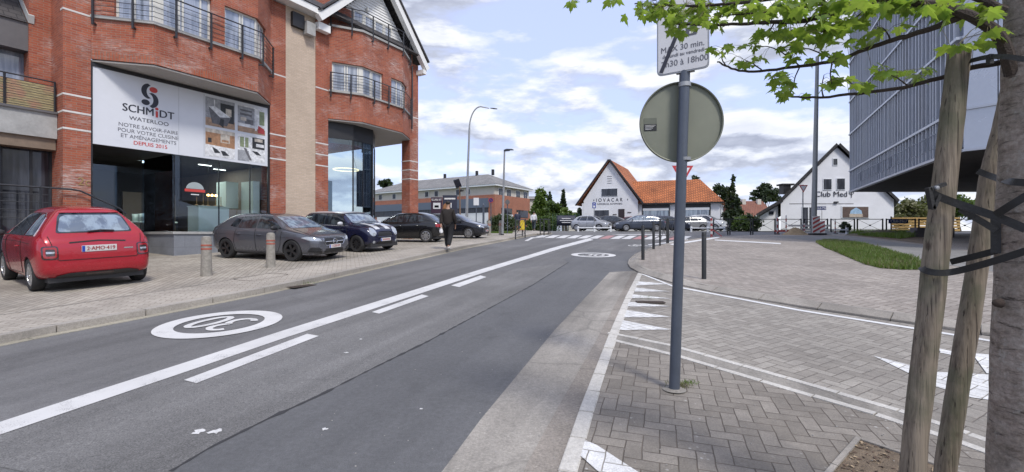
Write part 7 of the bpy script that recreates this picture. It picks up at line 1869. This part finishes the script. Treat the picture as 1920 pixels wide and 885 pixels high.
def rough_tube(pts, rs, seg, rings, seed, amp=.006, name='', parent=None, mat=None, flat=0):
    from mathutils import noise as mn
    pts = [Vector(p) for p in pts]; P = []; Rr = []
    L = [0]
    for a, b in zip(pts, pts[1:]): L.append(L[-1] + (b - a).length)
    for i in range(rings + 1):
        s_ = L[-1] * i / rings
        for k in range(len(pts) - 1):
            if s_ <= L[k + 1] + 1e-6: u = (s_ - L[k]) / (L[k + 1] - L[k]); break
        P.append(pts[k].lerp(pts[k + 1], u)); Rr.append(rs[k] + (rs[k + 1] - rs[k]) * u)
    mb = MB(); mb.tube(P, Rr, seg)
    out = []
    for i in range(rings + 1):
        for k in range(seg):
            v = Vector(mb.v[i * seg + k]); c = P[i]; n = (v - c).normalized()
            d = mn.noise(Vector((v.x * 9 + seed, v.y * 9, v.z * 4))) * amp + mn.noise(Vector((v.x * 30 + seed, v.y * 30, v.z * 14))) * amp * .4
            out.append(tuple(v + n * d))
    mb.v = out; return mb.build(name, mat, parent, True)
TX, TY = 2.045, 1.79
tr = thing('maple_tree', 'young maple with bright spring leaves and rough bark at the right edge', 'tree', (TX, TY, g(TY)))
tk = [Vector((TX - .005, TY, -.05)), Vector((TX, TY, .5)), Vector((TX + .02, TY + .01, 1.2)), Vector((TX + .035, TY + .02, 1.9)), Vector((TX + .05, TY + .03, 2.5)), Vector((TX + .03, TY + .05, 3.4))]
rough_tube(tk, [.150, .130, .118, .104, .090, .07], 40, 150, 3, .005, 'trunk', tr, barkm)
# a knot on the trunk
BRK = plain('knot_bark', (.05, .035, .028), .9, .3, 25, bump=.5)
m_ = MB(); q = pt(1862, 568, 1.80); m_.lathe([(0, .012), (.008, .010), (.016, 0), (.020, -.015)], (0, 0, 0), 'x', 10); m_.v = [(q.x + .012 - x, q.y + y, q.z + z) for x, y, z in m_.v]; m_.build('knot', BRK, tr, True)
BR = plain('branch_bark', (.052, .038, .030), .85, .3, 25, bump=.5)
rdT = random.Random(12)
def branch(L, r0, r1, name='branch'):
    """L: (px, py, Y)"""
    P = [pt(*q) for q in L]; Q = [P[0]]
    for _ in range(2):
        Q = [P[0]]
        for a, b in zip(P, P[1:]): Q += [a.lerp(b, .25), a.lerp(b, .75)]
        Q.append(P[-1]); P = Q
    P = [p + Vector((0, 0, rdT.uniform(-.003, .003))) for p in P]
    n = len(P); mb = MB(); mb.tube(P, [r0 + (r1 - r0) * i / (n - 1) for i in range(n)], 8); mb.build(name, BR, tr, True); return P
BRS = []
BRS.append(branch([(1898, 140, 1.82), (1880, 70, 1.80), (1838, 38, 1.82), (1783, 14, 1.86), (1705, 3, 1.93), (1650, 0, 2.0), (1590, 18, 2.08), (1517, 39, 2.18), (1453, 41, 2.28), (1398, 44, 2.36), (1330, 48, 2.45), (1262, 44, 2.55)], .024, .004))
BRS.append(branch([(1801, 32, 1.86), (1765, 46, 1.90), (1728, 60, 1.94), (1680, 73, 2.0), (1636, 87, 2.06), (1567, 115, 2.16), (1499, 124, 2.25), (1430, 133, 2.34), (1389, 135, 2.4), (1361, 124, 2.45), (1345, 115, 2.48)], .014, .0035))
BRS.append(branch([(1898, 112, 1.90), (1830, 125, 1.96), (1769, 144, 2.0), (1705, 163, 2.06), (1622, 174, 2.14), (1544, 183, 2.22), (1489, 183, 2.28), (1452, 176, 2.32)], .013, .003))
BRS.append(branch([(1885, 20, 1.82), (1800, -20, 1.86), (1690, -30, 1.95), (1560, -18, 2.1), (1420, 2, 2.28), (1320, 12, 2.42), (1230, 10, 2.55), (1190, 6, 2.62)], .016, .003))
BRS.append(branch([(1705, 3, 1.93), (1620, 8, 2.0), (1560, 5, 2.1), (1490, 16, 2.2), (1420, 25, 2.3), (1350, 30, 2.4)], .008, .003))
BRS.append(branch([(1230, 0, 2.55), (1150, -8, 2.65), (1085, -3, 2.7)], .004, .002, 'twig'))
for L in ([(1567, 115, 2.16), (1530, 95, 2.18), (1495, 88, 2.2), (1470, 95, 2.22)], [(1499, 124, 2.25), (1470, 100, 2.27), (1440, 85, 2.3), (1415, 88, 2.3)], [(1430, 133, 2.34), (1410, 118, 2.34), (1395, 112, 2.36)], [(1544, 183, 2.22), (1540, 165, 2.22), (1545, 140, 2.2)], [(1489, 183, 2.28), (1470, 160, 2.28), (1450, 145, 2.3)],
          [(1705, 163, 2.06), (1690, 150, 2.06), (1670, 140, 2.05)], [(1670, 75, 2.0), (1664, 62, 2.0), (1655, 52, 2.0)], [(1622, 174, 2.14), (1600, 160, 2.14), (1588, 150, 2.12)], [(1453, 41, 2.28), (1440, 65, 2.28), (1430, 70, 2.3)], [(1517, 39, 2.18), (1500, 60, 2.2), (1480, 68, 2.2)], [(1620, 20, 2.05), (1590, 45, 2.08), (1545, 60, 2.1)], [(1361, 124, 2.45), (1352, 108, 2.46), (1356, 90, 2.46)], [(1560, 118, 2.16), (1556, 140, 2.16), (1560, 158, 2.18)], [(1500, 124, 2.25), (1490, 145, 2.25), (1488, 165, 2.26)]):
    BRS.append(branch(L, .004, .0015, 'twig'))
# leaves: five pointed lobes, folded along the midrib
LEAF = [(0, 0), (.10, .06), (.34, -.02), (.36, .10), (.26, .17), (.46, .26), (.62, .50), (.44, .46), (.40, .56), (.24, .50), (.20, .62), (.16, .78), (.07, .84), (0, 1.08)]
LFULL = LEAF + [(-x, y) for x, y in reversed(LEAF[1:-1])]
lfm, T_, p_s, o_s = newmat('maple_leaf'); T_.nt.nodes.remove(p_s)
ob_ = T_.n('ShaderNodeTexCoord').outputs['Object']
f_ = T_.m('ADD', T_.m('MULTIPLY', T_.noise(ob_, 11, 3), .6), T_.m('MULTIPLY', T_.noise(ob_, 38, 2), .4))
c_ = T_.ramp(f_, (.36, (.07, .18, .025)), (.5, (.17, .26, .04)), (.64, (.27, .35, .07)))
d_ = T_.n('ShaderNodeBsdfPrincipled', i_Roughness=.42); T_.set(d_.inputs[0], c_); tl = T_.n('ShaderNodeBsdfTranslucent'); T_.set(tl.inputs[0], T_.mix(.55, c_, (.36, .50, .05)))
x_ = T_.n('ShaderNodeMixShader'); x_.inputs[0].default_value = .6; T_.set(x_.inputs[1], d_.outputs[0]); T_.set(x_.inputs[2], tl.outputs[0]); T_.set(o_s.inputs[0], x_.outputs[0])
lm_ = MB(); pet = MB()
def leaf(c, s_, hang):
    """stalk end at c, blade of size s_"""
    yaw = rdT.uniform(0, 6.283); tip = Vector((math.cos(yaw), math.sin(yaw), -hang)).normalized()
    side = tip.cross(Vector((rdT.gauss(0, .30), rdT.gauss(0, .30), 1))).normalized(); nn = side.cross(tip).normalized(); fold = rdT.uniform(.08, .38); curl = rdT.uniform(.1, .45)
    # fan of faces about the middle of the blade, halves folded, tip curling down
    vs = []
    for x, y in LFULL:
        vs.append(c + (side * x * (1 - fold * .25) + tip * y - nn * (abs(x) * fold + (y * y) * curl * .45)) * s_)
    m = [c + (tip * y - nn * y * y * curl * .45) * s_ for y in (.35,)]
    n = len(vs); lm_.add(vs + m, [(i, (i + 1) % n, n) for i in range(n)])
clus = [(1232, 14, 42, 18, 40, 2.55), (1210, 22, 20, 10, 12, 2.55), (1290, 22, 38, 22, 42, 2.48), (1350, 12, 42, 18, 38, 2.4), (1420, 16, 42, 20, 36, 2.3), (1480, 12, 40, 18, 32, 2.2), (1540, 12, 40, 16, 26, 2.1), (1268, 48, 26, 12, 12, 2.5),
        (1352, 92, 16, 16, 8, 2.46), (1392, 114, 18, 8, 7, 2.38), (1412, 84, 26, 10, 9, 2.32), (1450, 60, 36, 14, 20, 2.28), (1500, 56, 40, 18, 24, 2.2), (1545, 44, 36, 16, 18, 2.1), (1590, 36, 34, 14, 14, 2.06), (1415, 108, 26, 8, 7, 2.34), (1490, 90, 30, 14, 14, 2.24), (1548, 76, 22, 9, 7, 2.16), (1560, 100, 24, 9, 8, 2.16),
        (1612, 76, 24, 11, 8, 2.08), (1652, 54, 20, 7, 4, 2.0), (1690, 42, 12, 6, 3, 1.98), (1462, 148, 30, 16, 15, 2.28), (1480, 170, 26, 12, 10, 2.28), (1560, 150, 24, 15, 13, 2.2), (1612, 152, 16, 6, 4, 2.12), (1662, 130, 24, 10, 9, 2.05), (1702, 136, 24, 8, 8, 2.03), (1738, 128, 12, 6, 4, 2.0),
        (1798, 84, 22, 8, 7, 1.88), (1780, 14, 55, 14, 20, 1.86), (1850, 14, 36, 14, 16, 1.82), (1862, 56, 14, 12, 7, 1.82), (1700, 4, 50, 10, 14, 1.95), (1074, 1, 16, 5, 6, 2.7), (1150, -6, 30, 8, 10, 2.62), (1640, 8, 45, 12, 16, 2.0), (1330, 42, 30, 12, 14, 2.42), (1600, -14, 200, 16, 60, 2.0), (1350, -22, 160, 16, 60, 2.4)]
allp = [p for b in BRS for p in b]
for (a, b, sx_, sy_, n_, Y_) in clus:
    for _ in range(int(n_ * 1.1)):
        px_ = a + rdT.gauss(0, .55) * sx_; py_ = b + rdT.gauss(0, .55) * sy_; Yy = Y_ + rdT.gauss(0, .09); q = pt(px_, py_, Yy)
        s_ = rdT.uniform(.038, .074) * (.95 if Y_ > 2.2 else 1.1)
        leaf(q, s_ * 1.0, rdT.uniform(.1, 1.4))
        near = min(allp, key=lambda p: (p - q).length)
        if (near - q).length < .22: mid = near.lerp(q, .5) + Vector((0, 0, .01)); pet.tube([near, mid, q], [.0011, .0009, .0008], 4, False)
lm_.build('foliage', lfm, tr, False, False, fixn=False)
pet.build('leaf_stalks', plain('leaf_stalk', (.16, .13, .05), .6), tr, False, False, fixn=False)
# stakes
def stake(L, rs, label, seed):
    P = [pt(*q) for q in L]; P[-1].z = max(P[-1].z, -.2)
    t = thing('tree_stake', label, 'stake', (P[-1].x, P[-1].y, g(P[-1].y)), 0, 'wooden stakes round the maple'); o = rough_tube(list(reversed(P)), list(reversed(rs)), 28, 110, seed, .0028, 'round_post', t, MT['stake_wood'])
    return t
Zs1, Zs2 = 1.93, 2.17
def low(px, Y): return (px, HY + (CAMZ - g(Y) + .25) * FP / Y, Y)
s1 = stake([(1799, 93, Zs1), (1780, 265, Zs1), (1760, 440, Zs1), (1737, 640, Zs1), (1717, 812, Zs1), low(1686, Zs1)], [.038, .041, .044, .044, .044, .045], 'thick weathered tree stake in front, its flat top under a leaf', 11)
s2 = stake([(1905, 118, Zs2 - .02), (1880, 240, Zs2), (1857, 330, Zs2), (1826, 545, Zs2), (1800, 700, Zs2), (1774, 870, Zs2), low(1745, Zs2)], [.036, .037, .038, .041, .042, .042, .043], 'slimmer leaning tree stake between the front stake and the trunk', 17)
# rubber straps
rub = plain('black_rubber', (.018, .018, .018), .65, .15, 12, bump=.2)
st_ = thing('tree_ties', 'black rubber straps tying the maple trunk to its two wooden stakes', 'strap', (1.9, 1.9, 1.2))
def strap(L, w_=.026, th=.005, name='strap'):
    P = [pt(*q) for q in L]; mb = MB()
    for _ in range(3):
        Q = [P[0]]
        for a, b in zip(P, P[1:]): Q += [a.lerp(b, .25), a.lerp(b, .75)]
        Q.append(P[-1]); P = Q
    vs = []; n = len(P)
    for i, p in enumerate(P):
        d = (P[min(i + 1, n - 1)] - P[max(i - 1, 0)]).normalized(); nv = Vector((p.x, p.y, 0)).normalized() * -1; u_ = d.cross(nv).normalized(); nv = u_.cross(d).normalized()
        vs += [p + u_ * w_ / 2, p - u_ * w_ / 2, p - u_ * w_ / 2 + nv * th, p + u_ * w_ / 2 + nv * th]
    fs = [(0, 1, 2, 3), tuple(4 * (n - 1) + k for k in (3, 2, 1, 0))]
    for i in range(n - 1):
        for k in range(4): k2 = (k + 1) % 4; fs.append((4 * i + k, 4 * i + k2, 4 * (i + 1) + k2, 4 * (i + 1) + k))
    mb.add(vs, fs); return mb.build(name, rub, st_, True)
strap([(1728, 501, 1.97), (1733, 507, 1.90), (1755, 512, 1.865), (1785, 511, 1.87), (1850, 494, 1.74), (1925, 470, 1.63)])
strap([(1783, 491, 1.98), (1830, 480, 1.9), (1868, 470, 1.84)]); strap([(1867, 475, 1.83), (1867, 400, 1.83)], .03)
strap([(1742, 360, 1.87), (1762, 370, 1.865), (1800, 384, 1.86), (1866, 405, 1.74), (1925, 430, 1.63)], .030); strap([(1800, 392, 1.87), (1835, 412, 1.84), (1868, 432, 1.80)], .024)
strap([(1868, 402, 1.72), (1895, 385, 1.66), (1930, 364, 1.62)], .026); strap([(1834, 321, 2.1), (1856, 330, 2.06), (1880, 338, 1.95), (1892, 341, 1.68), (1930, 343, 1.62)], .026)
strap([(1819, 115, 1.90), (1850, 107, 1.80), (1884, 106, 1.70), (1925, 112, 1.64)], .018)
m_ = MB(); q = pt(1856, 108, 1.775); m_.box(q.x - .008, q.x + .008, q.y - .008, q.y + .008, q.z - .025, q.z + .012); m_.build('buckle', rub, st_)
br = MB(); 
for (a, b) in (((1742, 356), (1771, 345)), ((1740, 352), (1748, 392)), ((1748, 392), (1760, 364))): br.bar(pt(*a, 1.868), pt(*b, 1.868), .020, .014)
br.build('bracket', rub, st_); m_ = MB(); q = pt(1757, 352, 1.855); m_.lathe([(0, -.006), (.008, -.004), (.009, .004), (0, .004)], q, 'y', 10); m_.build('bolt', galv, st_)
# litter, weeds and bits
grass('pit_grass', [tuple(p) for p in [Vector((1.75, 1.75)), Vector((2.3, 1.55)), Vector((2.6, 1.9)), Vector((2.1, 2.35))]], 900, .10, grm, 51, .0225)
rdw = random.Random(8)
for (a, b, n_, r_, h_) in ((1272, 727, 130, .10, .035), (1290, 722, 60, .09, .03), (387, 516, 60, .16, .05), (507, 500, 50, .16, .05), (1215, 560, 60, .2, .02), (565, 533, 80, .3, .05)):
    c = at(a, b, .0); mb = MB()
    dzz = .095 if a < 600 and b < 520 else .02
    for _ in range(n_):
        x = c.x + rdw.gauss(0, .5) * r_; y = c.y + rdw.gauss(0, .35) * r_; an = rdw.uniform(0, 6.28); hh = h_ * rdw.uniform(.3, 1.2); z = g(y) + dzz
        mb.add([(x - .004 * math.cos(an), y - .004 * math.sin(an), z), (x + .004 * math.cos(an), y + .004 * math.sin(an), z), (x + rdw.gauss(0, .02), y + rdw.gauss(0, .02), z + hh)], [(0, 1, 2)])
    tag(mb.build('weeds', grm2 if a > 1200 and a < 1280 and b > 700 else grm, None, False, False, fixn=False), kind='stuff')
mb = MB(); 
for _ in range(420):      # pale grit, seeds and crumbs on the near paving and road
    px_, py_ = rdw.uniform(560, 1700), rdw.uniform(600, 880); c = at(px_, py_, 0); s_ = rdw.uniform(.002, .006); z = .021 if px_ > 1150 + (640 - py_) * .3 else .013
    if px_ < 1010 and rdw.random() < .75: continue
    if px_ < 1010: z = .006
    a = rdw.uniform(0, 3); q = Vector((c.x, c.y, g(c.y) + z)); ex_ = Vector((math.cos(a), math.sin(a), 0)) * s_; ey_ = Vector((-math.sin(a), math.cos(a), 0)) * s_ * rdw.uniform(.4, 1)
    mb.hexa([q - ex_ - ey_, q + ex_ - ey_, q + ex_ + ey_, q - ex_ + ey_] + [v_ + Vector((0, 0, s_ * .6)) for v_ in (q - ex_ * .6 - ey_ * .6, q + ex_ * .6 - ey_ * .6, q + ex_ * .6 + ey_ * .6, q - ex_ * .6 + ey_ * .6)])
tag(mb.build('grit', plain('grit', (.30, .29, .27), .9, .4, 20), None, False, False), kind='stuff')

# bark chips and dry leaves lying in the tree pit
for nm_, col_, n_ in (('bark_chips', (.10, .065, .045), 500), ('dry_litter', (.33, .25, .16), 260)):
    mb = MB(); k = 0
    while k < n_:
        x, y = rdw.uniform(1.5, 3.2), rdw.uniform(1.3, 3.2)
        if not inpoly(x, y, [tuple(p) for p in pit]): continue
        k += 1; a = rdw.uniform(0, 3.14); l = rdw.uniform(.006, .022); w_ = l * rdw.uniform(.25, .7); q = Vector((x, y, g(y) + .024 + rdw.uniform(0, .006))); u_ = Vector((math.cos(a), math.sin(a), rdw.uniform(-.4, .4))) * l; v_ = Vector((-math.sin(a), math.cos(a), rdw.uniform(-.3, .3))) * w_
        mb.quad(q - u_, q - v_, q + u_, q + v_ + Vector((0, 0, .003)))
    tag(mb.build(nm_, plain(nm_, col_, .9, .4, 30), None, False, False, fixn=False), kind='stuff')
